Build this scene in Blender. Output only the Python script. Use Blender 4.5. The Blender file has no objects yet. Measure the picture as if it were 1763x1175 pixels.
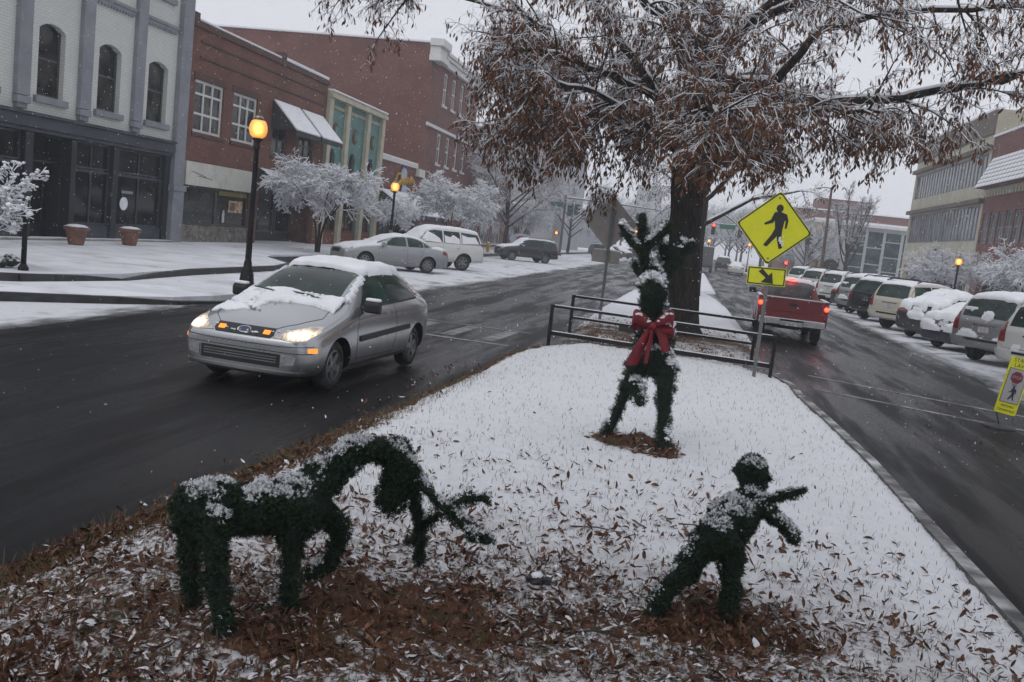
import bpy, bmesh, math, random
import numpy as np
from mathutils import Vector, Matrix, Euler, noise
from mathutils.bvhtree import BVHTree

# ---------------------------------------------------------------- camera
SC = bpy.context.scene
COL = SC.collection
cam_data = bpy.data.cameras.new("camera")
cam = bpy.data.objects.new("camera", cam_data)
COL.objects.link(cam)
cam_data.sensor_width = 36.0
cam_data.lens = 1580 / 1763 * 36.0
cam_data.clip_start = 0.05
cam_data.clip_end = 3000
PITCH, ROLL, YAW = math.radians(6.84), math.radians(6.46), math.radians(10.43)
_f = Vector((-math.sin(YAW) * math.cos(PITCH), math.cos(YAW) * math.cos(PITCH), -math.sin(PITCH)))
_r = Vector((math.cos(YAW), math.sin(YAW), 0))
_u = _r.cross(_f)
_r2 = _r * math.cos(ROLL) + _u * math.sin(ROLL)
_u2 = _r2.cross(_f)
cam.matrix_world = Matrix(((_r2.x, _u2.x, -_f.x, 0), (_r2.y, _u2.y, -_f.y, 0), (_r2.z, _u2.z, -_f.z, 2.15), (0, 0, 0, 1)))
SC.camera = cam

# ---------------------------------------------------------------- sky, sun, exposure
SUN_EL, SUN_AZ = math.radians(50), math.radians(200)
world = bpy.data.worlds.new("World")
SC.world = world
world.use_nodes = True
wn = world.node_tree
wn.nodes.clear()
sky = wn.nodes.new("ShaderNodeTexSky")
sky.sky_type = 'NISHITA'
sky.sun_disc = False
sky.sun_elevation = SUN_EL
sky.sun_rotation = SUN_AZ
sky.air_density = 1.0
sky.dust_density = 4.0
hsv = wn.nodes.new("ShaderNodeHueSaturation")
hsv.inputs['Saturation'].default_value = 0.12
wn.links.new(sky.outputs[0], hsv.inputs['Color'])
wmix = wn.nodes.new("ShaderNodeMix")
wmix.data_type = 'RGBA'
wmix.inputs[0].default_value = 0.86            # an even overcast layer over the sky
wn.links.new(hsv.outputs[0], wmix.inputs[6])
wmix.inputs[7].default_value = (7.9, 8.1, 8.8, 1)
bg = wn.nodes.new("ShaderNodeBackground")
bg.inputs['Strength'].default_value = 0.1
wn.links.new(wmix.outputs[2], bg.inputs['Color'])
wo = wn.nodes.new("ShaderNodeOutputWorld")
wn.links.new(bg.outputs[0], wo.inputs['Surface'])

sun_data = bpy.data.lights.new("sun", 'SUN')
sun_data.energy = 0.5
sun_data.angle = math.radians(40)
sun_data.color = (1.0, 0.97, 0.94)
sun = bpy.data.objects.new("sun", sun_data)
COL.objects.link(sun)
_sd = Vector((math.sin(SUN_AZ) * math.cos(SUN_EL), math.cos(SUN_AZ) * math.cos(SUN_EL), math.sin(SUN_EL)))
sun.rotation_euler = _sd.to_track_quat('Z', 'Y').to_euler()

SC.view_settings.view_transform = 'Standard'
SC.view_settings.look = 'None'
SC.view_settings.exposure = 0.0
SC.view_settings.gamma = 1.0
SC.view_settings.use_curve_mapping = False
SC.cycles.use_denoising = True
SC.cycles.max_bounces = 6
SC.cycles.diffuse_bounces = 3
SC.cycles.glossy_bounces = 3
SC.cycles.transmission_bounces = 4
SC.cycles.volume_bounces = 1
SC.cycles.transparent_max_bounces = 6

RNG = random.Random(7)

# ---------------------------------------------------------------- helpers: objects
def link(o, parent=None):
    COL.objects.link(o)
    if parent is not None:
        o.parent = parent
    return o

def tag(o, label=None, cat=None, group=None, kind=None):
    if label: o["label"] = label
    if cat: o["category"] = cat
    if group: o["group"] = group
    if kind: o["kind"] = kind
    return o

def thing(name, label, cat, loc=(0, 0, 0), rz=0.0, group=None):
    o = bpy.data.objects.new(name, None)
    o.empty_display_size = 0.2
    o.location = loc
    o.rotation_euler = (0, 0, rz)
    link(o)
    return tag(o, label, cat, group)

def copy_tree(o, parent=None):
    c = o.copy()
    COL.objects.link(c)
    if parent is not None:
        c.parent = parent
    for ch in list(o.children):
        copy_tree(ch, c)
    return c

def dup(o, loc, rz=None, label=None, scale=None):
    c = copy_tree(o)
    c.location = loc
    if rz is not None: c.rotation_euler = (0, 0, rz)
    if label: c["label"] = label
    if scale: c.scale = (scale, scale, scale) if not hasattr(scale, '__len__') else scale
    return c

class MB:
    """collects faces, then links them as one mesh object"""
    def __init__(self, fn=None):
        self.v = []; self.f = []; self.mi = []; self.fn = fn; self.m = 0
    def pt(self, p):
        if self.fn: p = self.fn(*p)
        self.v.append((p[0], p[1], p[2])); return len(self.v) - 1
    def face(self, pts):
        self.f.append([self.pt(p) for p in pts]); self.mi.append(self.m)
    def box(self, x0, x1, y0, y1, z0, z1):
        i = [self.pt(p) for p in ((x0, y0, z0), (x1, y0, z0), (x1, y1, z0), (x0, y1, z0), (x0, y0, z1), (x1, y0, z1), (x1, y1, z1), (x0, y1, z1))]
        for q in ((3, 2, 1, 0), (4, 5, 6, 7), (0, 1, 5, 4), (1, 2, 6, 5), (2, 3, 7, 6), (3, 0, 4, 7)):
            self.f.append([i[k] for k in q]); self.mi.append(self.m)
        return self
    def prism(self, poly, a, b, axis='z'):
        """2D polygon extruded along an axis from a to b"""
        def P(p, t):
            return (p[0], p[1], t) if axis == 'z' else (t, p[0], p[1]) if axis == 'x' else (p[0], t, p[1])
        n = len(poly)
        lo = [self.pt(P(p, a)) for p in poly]; hi = [self.pt(P(p, b)) for p in poly]
        self.f.append(lo[::-1]); self.f.append(hi); self.mi += [self.m] * 2
        for k in range(n):
            self.f.append([lo[k], lo[(k + 1) % n], hi[(k + 1) % n], hi[k]]); self.mi.append(self.m)
        return self
    def tube(self, pts, rad, sides=6, cap=True, flat=1.0):
        pts = [Vector(p) for p in pts]
        n = len(pts)
        if not hasattr(rad, '__len__'): rad = [rad] * n
        rings = []
        for k in range(n):
            d = pts[min(k + 1, n - 1)] - pts[max(k - 1, 0)]
            if d.length < 1e-9: d = Vector((0, 0, 1))
            d.normalize()
            ref = Vector((0, 0, 1)) if abs(d.z) < 0.92 else Vector((0, 1, 0))
            a = d.cross(ref).normalized(); b = a.cross(d)
            rings.append([self.pt(pts[k] + (a * math.cos(t) + b * math.sin(t) * flat) * rad[k]) for t in (2 * math.pi * s / sides for s in range(sides))])
        for k in range(n - 1):
            for s in range(sides):
                t = (s + 1) % sides
                self.f.append([rings[k][s], rings[k][t], rings[k + 1][t], rings[k + 1][s]]); self.mi.append(self.m)
        if cap:
            self.f.append(rings[0][::-1]); self.f.append(rings[-1]); self.mi += [self.m] * 2
        return self
    def lathe(self, prof, c=(0, 0, 0), n=16, axis='z'):
        """profile of (radius, height) turned round an axis through c"""
        rings = []
        for r, h in prof:
            ring = []
            for s in range(n):
                t = 2 * math.pi * s / n; x, y = r * math.cos(t), r * math.sin(t)
                p = (x, y, h) if axis == 'z' else (h, x, y) if axis == 'x' else (x, h, y)
                ring.append(self.pt((c[0] + p[0], c[1] + p[1], c[2] + p[2])))
            rings.append(ring)
        for k in range(len(rings) - 1):
            for s in range(n):
                t = (s + 1) % n
                self.f.append([rings[k][s], rings[k][t], rings[k + 1][t], rings[k + 1][s]]); self.mi.append(self.m)
        self.f.append(rings[0][::-1]); self.f.append(rings[-1]); self.mi += [self.m] * 2
        return self
    def blob(self, c, r, rng, squash=0.7, amp=0.35, lev=1):
        ico = ICO[lev]
        base = len(self.v)
        for q in ico[0]:
            k = 1 + (rng.random() - .5) * amp * 2
            self.v.append((c[0] + q[0] * r * k, c[1] + q[1] * r * k, c[2] + q[2] * r * k * squash))
        for t in ico[1]:
            self.f.append([base + i for i in t]); self.mi.append(self.m)
    def mesh(self, name, mats, smooth=False):
        me = bpy.data.meshes.new(name)
        me.from_pydata(self.v, [], self.f)
        if mats is not None:
            for m in (mats if isinstance(mats, (list, tuple)) else [mats]): me.materials.append(m)
        if any(self.mi): me.polygons.foreach_set("material_index", self.mi)
        if smooth: me.polygons.foreach_set("use_smooth", [True] * len(me.polygons))
        me.update()
        return me
    def build(self, name, mats, parent=None, smooth=False, bevel=0):
        me = self.mesh(name, mats, smooth)
        o = link(bpy.data.objects.new(name, me), parent)
        if bevel:
            b = o.modifiers.new("bevel", 'BEVEL'); b.width = bevel; b.segments = 2; b.limit_method = 'ANGLE'
        return o

def _ico(lev):
    bm = bmesh.new(); bmesh.ops.create_icosphere(bm, subdivisions=lev, radius=1)
    bm.verts.index_update()
    r = ([tuple(v.co) for v in bm.verts], [[v.index for v in f.verts] for f in bm.faces]); bm.free(); return r
ICO = {1: _ico(1), 2: _ico(2)}

def recalc(me):
    bm = bmesh.new(); bm.from_mesh(me); bmesh.ops.recalc_face_normals(bm, faces=bm.faces); bm.to_mesh(me); bm.free(); me.update()

def evaluated_mesh(o):
    dg = bpy.context.evaluated_depsgraph_get()
    return bpy.data.meshes.new_from_object(o.evaluated_get(dg))

# ---------------------------------------------------------------- helpers: materials
def N(nt, typ, **kw):
    n = nt.nodes.new(typ)
    for k, v in kw.items():
        if k in ('operation', 'data_type', 'blend_type', 'noise_dimensions', 'feature', 'offset', 'squash', 'mode'): setattr(n, k, v)
        else: n.inputs[k].default_value = v
    return n

def math_node(nt, op, a, b=None, c=None, clamp=False):
    n = nt.nodes.new("ShaderNodeMath"); n.operation = op; n.use_clamp = clamp
    for i, x in enumerate((a, b, c)):
        if x is None: continue
        if isinstance(x, (int, float)): n.inputs[i].default_value = x
        else: nt.links.new(x, n.inputs[i])
    return n.outputs[0]

def ramp(nt, x, a, b):
    n = nt.nodes.new("ShaderNodeMapRange"); n.interpolation_type = 'SMOOTHSTEP'
    n.inputs['From Min'].default_value = a; n.inputs['From Max'].default_value = b
    nt.links.new(x, n.inputs['Value']); return n.outputs['Result']

def mixc(nt, f, a, b, blend='MIX'):
    n = nt.nodes.new("ShaderNodeMix"); n.data_type = 'RGBA'; n.blend_type = blend
    for i, x in ((0, f), (6, a), (7, b)):
        if isinstance(x, (int, float)): n.inputs[i].default_value = x
        elif isinstance(x, tuple): n.inputs[i].default_value = (x[0], x[1], x[2], 1)
        else: nt.links.new(x, n.inputs[i])
    return n.outputs[2]

def noise_node(nt, vec, scale, detail=3, rough=.55, dims=None):
    n = nt.nodes.new("ShaderNodeTexNoise"); n.inputs['Scale'].default_value = scale
    n.inputs['Detail'].default_value = detail; n.inputs['Roughness'].default_value = rough
    if vec is not None: nt.links.new(vec, n.inputs['Vector'])
    return n.outputs['Fac']

def scaled(nt, vec, s, loc=(0, 0, 0)):
    n = nt.nodes.new("ShaderNodeMapping"); n.inputs['Scale'].default_value = s; n.inputs['Location'].default_value = loc
    nt.links.new(vec, n.inputs['Vector']); return n.outputs[0]

SNOW_COL = (0.80, 0.81, 0.84)

def base_mat(name):
    m = bpy.data.materials.new(name); m.use_nodes = True
    nt = m.node_tree; b = nt.nodes['Principled BSDF']
    return m, nt, b

def mat(name, col, rough=.6, metal=0.0, var=.12, vscale=6.0, bump=0.0, bscale=60.0, snow=None, coat=0.0, emit=None, estr=0.0, spec=.5, dirt=None, space='Object'):
    """plain material: colour broken up by noise, fine bump, snow lying on what faces up"""
    m, nt, b = base_mat(name)
    tc = nt.nodes.new("ShaderNodeTexCoord"); vec = tc.outputs[space]
    c = col
    if var:
        f = noise_node(nt, vec, vscale, 4)
        f = ramp(nt, f, .3, .7)
        c = mixc(nt, f, tuple(x * (1 - var) for x in col), tuple(min(1, x * (1 + var)) for x in col))
    if dirt:
        f = ramp(nt, noise_node(nt, vec, dirt[1], 5, .65), .5, .72)
        c = mixc(nt, math_node(nt, 'MULTIPLY', f, dirt[2]), c, dirt[0])
    rg = rough
    if snow is not None:
        g = nt.nodes.new("ShaderNodeNewGeometry")
        sx = nt.nodes.new("ShaderNodeSeparateXYZ"); nt.links.new(g.outputs['Normal'], sx.inputs[0])
        nf = noise_node(nt, g.outputs['Position'], snow[2] if len(snow) > 2 else 9.0, 3)
        k = math_node(nt, 'ADD', sx.outputs['Z'], math_node(nt, 'MULTIPLY', math_node(nt, 'SUBTRACT', nf, .5), 1.2))
        k = ramp(nt, k, snow[0], snow[1])
        c = mixc(nt, k, c, SNOW_COL)
        rg = mixc(nt, k, (rough,) * 3, (.85,) * 3)
    if isinstance(c, tuple): b.inputs['Base Color'].default_value = (*c, 1)
    else: nt.links.new(c, b.inputs['Base Color'])
    if isinstance(rg, (int, float)): b.inputs['Roughness'].default_value = rg
    else: nt.links.new(rg, b.inputs['Roughness'])
    b.inputs['Metallic'].default_value = metal
    b.inputs['Specular IOR Level'].default_value = spec
    if coat: b.inputs['Coat Weight'].default_value = coat; b.inputs['Coat Roughness'].default_value = .08
    if emit:
        b.inputs['Emission Color'].default_value = (*emit, 1); b.inputs['Emission Strength'].default_value = estr
    if bump:
        bn = nt.nodes.new("ShaderNodeBump"); bn.inputs['Strength'].default_value = bump; bn.inputs['Distance'].default_value = .02
        nt.links.new(noise_node(nt, vec, bscale, 4), bn.inputs['Height']); nt.links.new(bn.outputs[0], b.inputs['Normal'])
    return m

def brick_mat(name, c1, c2, mortar, paint=False, stain=.35, snowdust=.0):
    m, nt, b = base_mat(name)
    g = nt.nodes.new("ShaderNodeNewGeometry")
    sx = nt.nodes.new("ShaderNodeSeparateXYZ"); nt.links.new(g.outputs['Position'], sx.inputs[0])
    cb = nt.nodes.new("ShaderNodeCombineXYZ")
    nt.links.new(math_node(nt, 'ADD', sx.outputs['X'], sx.outputs['Y']), cb.inputs['X']); nt.links.new(sx.outputs['Z'], cb.inputs['Y'])
    br = nt.nodes.new("ShaderNodeTexBrick")
    br.inputs['Scale'].default_value = 1.0; br.inputs['Brick Width'].default_value = .24; br.inputs['Row Height'].default_value = .085
    br.inputs['Mortar Size'].default_value = .011; br.inputs['Mortar Smooth'].default_value = .2
    br.inputs['Color1'].default_value = (*c1, 1); br.inputs['Color2'].default_value = (*c2, 1); br.inputs['Mortar'].default_value = (*mortar, 1)
    nt.links.new(cb.outputs[0], br.inputs['Vector'])
    f = ramp(nt, noise_node(nt, cb.outputs[0], .55, 5, .6), .35, .7)
    c = mixc(nt, math_node(nt, 'MULTIPLY', f, stain), br.outputs['Color'], tuple(x * .45 for x in c1))
    f2 = ramp(nt, noise_node(nt, scaled(nt, cb.outputs[0], (3, .5, 1)), 1.5, 4, .6), .6, .78)
    c = mixc(nt, math_node(nt, 'MULTIPLY', f2, .25), c, tuple(min(1, x * 1.5 + .06) for x in c1))
    nt.links.new(c, b.inputs['Base Color']); b.inputs['Roughness'].default_value = .82
    bn = nt.nodes.new("ShaderNodeBump"); bn.inputs['Strength'].default_value = .5; bn.inputs['Distance'].default_value = .01; bn.invert = True
    nt.links.new(br.outputs['Fac'], bn.inputs['Height']); nt.links.new(bn.outputs[0], b.inputs['Normal'])
    return m

def glass_mat(name, col=(.012, .016, .016), rough=.06, var=.5):
    """window pane seen from outside: dark, glossy, a little uneven"""
    m, nt, b = base_mat(name)
    tc = nt.nodes.new("ShaderNodeTexCoord")
    f = noise_node(nt, tc.outputs['Object'], 1.3, 3)
    c = mixc(nt, ramp(nt, f, .35, .65), tuple(x * (1 - var) for x in col), tuple(x * (1 + var) for x in col))
    nt.links.new(c, b.inputs['Base Color']); b.inputs['Roughness'].default_value = rough; b.inputs['Specular IOR Level'].default_value = .32
    bn = nt.nodes.new("ShaderNodeBump"); bn.inputs['Strength'].default_value = .04
    nt.links.new(noise_node(nt, tc.outputs['Object'], 2.5, 1), bn.inputs['Height']); nt.links.new(bn.outputs[0], b.inputs['Normal'])
    return m

MAT = {}
MAT['snow'] = mat('snow', SNOW_COL, .8, var=.05, vscale=3, bump=.35, bscale=45)
MAT['black_metal'] = mat('black_metal', (.006, .006, .007), .55, snow=(.95, 1.35, 14), bump=.05, spec=.3)
MAT['pole_metal'] = mat('pole_metal', (.16, .17, .17), .5, .6, snow=(.8, 1.2))
MAT['grey_metal'] = mat('grey_metal', (.22, .23, .23), .45, .7)
MAT['dark_metal'] = mat('dark_metal', (.03, .032, .034), .5, snow=(.7, 1.1))
MAT['concrete'] = mat('concrete', (.26, .25, .24), .85, var=.25, vscale=3, bump=.3, snow=(.55, 1.0, 3))
MAT['wet_kerb'] = mat('wet_kerb', (.028, .028, .029), .6, var=.5, vscale=4, bump=.4, bscale=25)
def bark_material():
    m, nt, b = base_mat('bark')
    tc = nt.nodes.new("ShaderNodeTexCoord"); P = scaled(nt, tc.outputs['Object'], (1, 1, .16))
    r = noise_node(nt, P, 20, 5, .6); f = ramp(nt, r, .38, .62)
    c = mixc(nt, f, (.006, .005, .004), (.040, .031, .026))
    c = mixc(nt, ramp(nt, noise_node(nt, tc.outputs['Object'], 3, 4), .55, .75), c, (.022, .026, .018))
    nt.links.new(c, b.inputs['Base Color']); b.inputs['Roughness'].default_value = .8; b.inputs['Specular IOR Level'].default_value = .3
    bn = nt.nodes.new("ShaderNodeBump"); bn.inputs['Strength'].default_value = 1.0; bn.inputs['Distance'].default_value = .05
    nt.links.new(r, bn.inputs['Height']); nt.links.new(bn.outputs[0], b.inputs['Normal']); return m
MAT['bark'] = bark_material()
MAT['twig'] = mat('twig', (.045, .036, .032), .85, var=.3, vscale=10)
MAT['lamp_globe'] = mat('lamp_globe', (.8, .45, .12), .3, var=0, emit=(1, .42, .06), estr=1.7)
MAT['lamp_bulb'] = mat('lamp_bulb', (1, .8, .4), .3, var=0, emit=(1, .72, .28), estr=14)
# ================================================================ SETTING
def np_noise(seed, n=256):
    return np.random.RandomState(seed).rand(n, n)
_NT = np_noise(3)
def vnoise(x, y):
    """smooth value noise on numpy arrays"""
    x = np.asarray(x, float); y = np.asarray(y, float)
    xi = np.floor(x).astype(int); yi = np.floor(y).astype(int); fx = x - xi; fy = y - yi
    fx = fx * fx * (3 - 2 * fx); fy = fy * fy * (3 - 2 * fy)
    a = _NT[xi % 256, yi % 256]; b = _NT[(xi + 1) % 256, yi % 256]; c = _NT[xi % 256, (yi + 1) % 256]; d = _NT[(xi + 1) % 256, (yi + 1) % 256]
    return (a * (1 - fx) + b * fx) * (1 - fy) + (c * (1 - fx) + d * fx) * fy
def fbm(x, y, o=4):
    s = 0; a = .5; t = 0
    for k in range(o):
        s = s + a * vnoise(x * 2 ** k + 17 * k, y * 2 ** k + 31 * k); t += a; a *= .5
    return s / t
def sstep(x, a, b):
    t = np.clip((np.asarray(x, float) - a) / (b - a), 0, 1); return t * t * (3 - 2 * t)

# ---- ground to the horizon, snow covered
MAT['snow_ground'] = mat('snow_ground', (.72, .73, .76), .85, var=.08, vscale=.6, bump=.4, bscale=4, dirt=((.28, .26, .25), .9, .5))
mb = MB(); mb.box(-300, 300, -100, 560, -.5, -.03)
tag(mb.build('ground', MAT['snow_ground']), kind='structure')

# ---- street: wet asphalt, slush towards the parking lanes
def road_material():
    m, nt, b = base_mat('wet_asphalt')
    g = nt.nodes.new("ShaderNodeNewGeometry"); P = g.outputs['Position']
    sx = nt.nodes.new("ShaderNodeSeparateXYZ"); nt.links.new(P, sx.inputs[0]); X, Y = sx.outputs['X'], sx.outputs['Y']
    wob = math_node(nt, 'SUBTRACT', noise_node(nt, scaled(nt, P, (.55, .16, 1)), 1.6, 4, .6), .5)
    fine = math_node(nt, 'SUBTRACT', noise_node(nt, scaled(nt, P, (1, .35, 1)), 5, 4, .65), .5)
    wobble = math_node(nt, 'ADD', math_node(nt, 'MULTIPLY', wob, 1.6), math_node(nt, 'MULTIPLY', fine, .9))
    xw = math_node(nt, 'ADD', X, wobble)
    # left slush edge moves out beyond the corner bulb
    el = math_node(nt, 'ADD', math_node(nt, 'MULTIPLY', ramp(nt, Y, 18, 27), 1.35), -9.4)
    dl = math_node(nt, 'SUBTRACT', el, xw)
    left = ramp(nt, dl, -.3, .5)
    right = ramp(nt, math_node(nt, 'SUBTRACT', xw, 6.75), -.3, .6)
    snow = math_node(nt, 'MAXIMUM', left, right)
    # parked-lane snow is driven through in places
    worn = ramp(nt, noise_node(nt, scaled(nt, P, (.9, .5, 1)), 1.1, 4, .6), .52, .68)
    snow = math_node(nt, 'MULTIPLY', snow, math_node(nt, 'SUBTRACT', 1.0, math_node(nt, 'MULTIPLY', worn, .55)))
    # slush streaks along the lanes, thicker far off
    st = noise_node(nt, scaled(nt, P, (1.5, .035, 1)), 1.2, 4, .6)
    far = ramp(nt, Y, 6, 42)
    lo = math_node(nt, 'SUBTRACT', .66, math_node(nt, 'MULTIPLY', far, .14))
    k = nt.nodes.new("ShaderNodeMapRange"); k.interpolation_type = 'SMOOTHSTEP'
    nt.links.new(st, k.inputs['Value']); nt.links.new(lo, k.inputs['From Min'])
    nt.links.new(math_node(nt, 'ADD', lo, .16), k.inputs['From Max'])
    streak = math_node(nt, 'MULTIPLY', k.outputs['Result'], math_node(nt, 'ADD', math_node(nt, 'MULTIPLY', far, .18), .07))
    grit = ramp(nt, noise_node(nt, P, 38, 3, .7), .62, .8)
    streak = math_node(nt, 'ADD', streak, math_node(nt, 'MULTIPLY', grit, .03))
    base = mixc(nt, noise_node(nt, P, 95, 3, .7), (.003, .003, .0035), (.013, .013, .0145))
    base = mixc(nt, ramp(nt, noise_node(nt, scaled(nt, P, (1.1, .12, 1)), .8, 4), .35, .65), base, (.016, .016, .0175))
    lumpy = mixc(nt, noise_node(nt, P, 6, 5, .65), (.55, .56, .59), (.80, .81, .84))
    c = mixc(nt, streak, base, (.6, .61, .64))
    c = mixc(nt, snow, c, lumpy)
    nt.links.new(c, b.inputs['Base Color'])
    wet = ramp(nt, noise_node(nt, scaled(nt, P, (1.2, .14, 1)), 1.2, 4, .6), .35, .62)
    r = mixc(nt, wet, (.13,) * 3, (.55,) * 3)
    r = mixc(nt, math_node(nt, 'MAXIMUM', snow, streak), r, (.85,) * 3)
    nt.links.new(r, b.inputs['Roughness']); b.inputs['Specular IOR Level'].default_value = .10
    bn = nt.nodes.new("ShaderNodeBump"); bn.inputs['Strength'].default_value = .35; bn.inputs['Distance'].default_value = .012
    h = math_node(nt, 'ADD', noise_node(nt, P, 120, 2), math_node(nt, 'MULTIPLY', noise_node(nt, P, 9, 4), math_node(nt, 'ADD', math_node(nt, 'MULTIPLY', snow, 3.0), .25)))
    nt.links.new(h, bn.inputs['Height']); nt.links.new(bn.outputs[0], b.inputs['Normal'])
    return m
MAT['road'] = road_material()
mb = MB()
mb.face([(-15.2, -30, 0), (12.6, -30, 0), (12.6, 300, 0), (-15.2, 300, 0)])
tag(mb.build('road', MAT['road']), kind='structure')

# ---- worn painted markings, 4 mm over the road
MAT['paint'] = mat('road_paint', (.20, .20, .20), .55, var=.6, vscale=3, dirt=((.02, .02, .022), 5, 1.0))
mb = MB()
def strip(a, b, w, z=.005):
    a, b = Vector(a), Vector(b); d = (b - a).normalized(); n = Vector((-d.y, d.x)) * w / 2
    mb.face([(*(a - n), z), (*(b - n), z), (*(b + n), z), (*(a + n), z)])
for y in (16.9, 19.5): strip((-8.2, y), (-3.15, y - .1), .16)
for k in range(6): strip((-7.9 + k * .85, 17.2), (-7.9 + k * .85 + .1, 19.2), .28)
strip((2.5, 18.5), (6.4, 16.4), .14); strip((2.4, 16.6), (6.4, 14.5), .14)
for k in range(7): strip((6.2, 27 + k * 3.2), (9.4, 30.6 + k * 3.2), .1)
for y0 in range(48, 120, 9): strip((-5.6, y0), (-5.6, y0 + 3), .1)
tag(mb.build('road_marking', MAT['paint']), kind='structure')

# ---- pavements: lower corner bulb and upper walk on the left, one walk on the right
MAT['walk_snow'] = mat('walk_snow', (.74, .75, .79), .85, var=.10, vscale=.9, bump=.5, bscale=5, dirt=((.40, .39, .40), .7, .75))
bulb = [(-12.9, 9), (-12.6, 11.6), (-11.2, 13.7), (-10.15, 15.2), (-9.55, 16.2), (-9.3, 17.6), (-9.25, 22.5), (-9.6, 24.5), (-11.2, 27.5), (-13.4, 29.5), (-14.4, 29.8), (-14.4, 9)]
mb = MB(); mb.prism([(x - .18 if i < 9 else x, y) for i, (x, y) in enumerate(bulb)], -.02, .135)
tag(mb.build('pavement', MAT['walk_snow']), kind='structure')
upper = [(-13.4, 6), (-13.2, 14.6), (-12.6, 15.4), (-12.25, 17.0), (-12.05, 18.0), (-12.2, 19.4), (-12.35, 21.2), (-12.4, 26.2), (-12.9, 28.2), (-14.6, 30.2), (-15.1, 31.5), (-15.1, 300), (-21, 300), (-21, 6)]
mb = MB(); mb.prism(upper, -.02, .27)
tag(mb.build('sidewalk', MAT['walk_snow']), kind='structure')
mb = MB()
def kerb(mb, pts, z0, z1, w=.16, hs=None):
    n = len(pts)
    for i in range(n - 1):
        a, b = Vector(pts[i]), Vector(pts[i + 1]); d = (b - a).normalized(); q = Vector((d.y, -d.x)) * w / 2
        za = z1 if hs is None else hs[i]; zb = z1 if hs is None else hs[i + 1]
        A = [(*(a - q), z0), (*(a + q), z0), (*(a + q), za), (*(a - q), za)]; B = [(*(b - q), z0), (*(b + q), z0), (*(b + q), zb), (*(b - q), zb)]
        for k in range(4): mb.face([A[k], A[(k + 1) % 4], B[(k + 1) % 4], B[k]])
        mb.face(A[::-1]); mb.face(B)
# the kerb sinks into a ramp where the walk is lowered
kerb(mb, [(x - .1, y) for x, y in bulb[:11]], -.02, .15, .17, [.15, .15, .15, .13, .07, .02, .10, .15, .15, .15, .15])
kerb(mb, [(x + .08, y) for x, y in upper[:12]], .0, .285, .16, [.285, .285, .285, .24, .16, .24, .285, .285, .285, .285, .2, .15])
tag(mb.build('kerb', MAT['wet_kerb']), kind='structure')
mb = MB(); mb.prism([(12.7, -30), (21.5, -30), (21.5, 98), (12.7, 98)], -.02, .16); mb.prism([(13.2, 106), (21.5, 106), (21.5, 300), (13.2, 300)], -.02, .16)
tag(mb.build('sidewalk', MAT['walk_snow']), kind='structure')
mb = MB(); kerb(mb, [(12.62, -30), (12.62, 98)], -.02, .15)
tag(mb.build('kerb', MAT['wet_kerb']), kind='structure')

# ---- the planted median the camera stands on
EDGE_L = ([-4, 4.2, 5.6, 8.1, 9.4, 12.5, 15.7, 17.35], [-3.5, -3.43, -3.3, -3.18, -3.07, -2.94, -2.9, -2.62])
EDGE_R = ([-4, 6, 8.3, 10.6, 13.2, 14.9, 16.2, 17.35], [2.38, 2.3, 2.25, 2.22, 2.08, 1.95, 1.93, 1.70])
def bareness(x, y):
    """how little snow lies there: leaf litter near the camera, dry patches under the figures, grass at the left edge"""
    wx = (fbm(x * 3.6 + 5, y * 3.6, 4) - .5) * 1.5
    def el(cx, cy, rx, ry): return 1 - sstep(np.sqrt(((x - cx) / rx) ** 2 + ((y - cy) / ry) ** 2) + wx, .30, 1.5)
    b = (1 - sstep(y, 4.0, 8.4)) * .64 + (fbm(x * 1.7, y * 1.7, 3) - .5) * .35 * (1 - sstep(y, 5, 9))
    b = b * (1 - .38 * sstep(x + (y - 4) * .3, .9, 2.6))
    b = np.maximum(b, .24 * (1 - sstep(y, 6.5, 10.5)) * (1 - sstep(x, .2, 1.8)))
    for e, s in (((-1.15, 4.2, .95, .60), .76), ((-1.6, 3.7, .6, .3), .8), ((.5, 4.95, .54, .50), .78), ((.3, 4.6, .5, .3), .8), ((-.33, 9.05, .50, .42), .97), ((-.02, 8.8, .22, .2), .9)):
        b = np.maximum(b, el(*e) * s)
    xl = np.interp(y, *EDGE_L)
    b = np.maximum(b, (1 - sstep(x - xl, .12, .62)) * .95 * (1 - sstep(y, 6.5, 13)))
    b = np.maximum(b, (1 - sstep(x - xl, .05, .25)) * .9)
    b = np.maximum(b, sstep(y, 17.0, 17.35) * .85)
    return np.clip(b + .02, 0, 1)
def median_z(x, y):
    xl = np.interp(y, *EDGE_L); xr = np.interp(y, *EDGE_R)
    t = np.clip(np.minimum((x - xl), (xr - x)), 0, 5)
    z = .05 + .15 * sstep(t, 0, 1.0)
    z = z + (fbm(x * 1.3 + 9, y * 1.3) - .5) * .05
    rough = .016 + .024 * bareness(x, y)
    z = z + (fbm(x * 11, y * 11 + 5, 3) - .5) * rough * 1.8 + (fbm(x * 34 + 3, y * 34, 2) - .5) * rough
    return z
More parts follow.
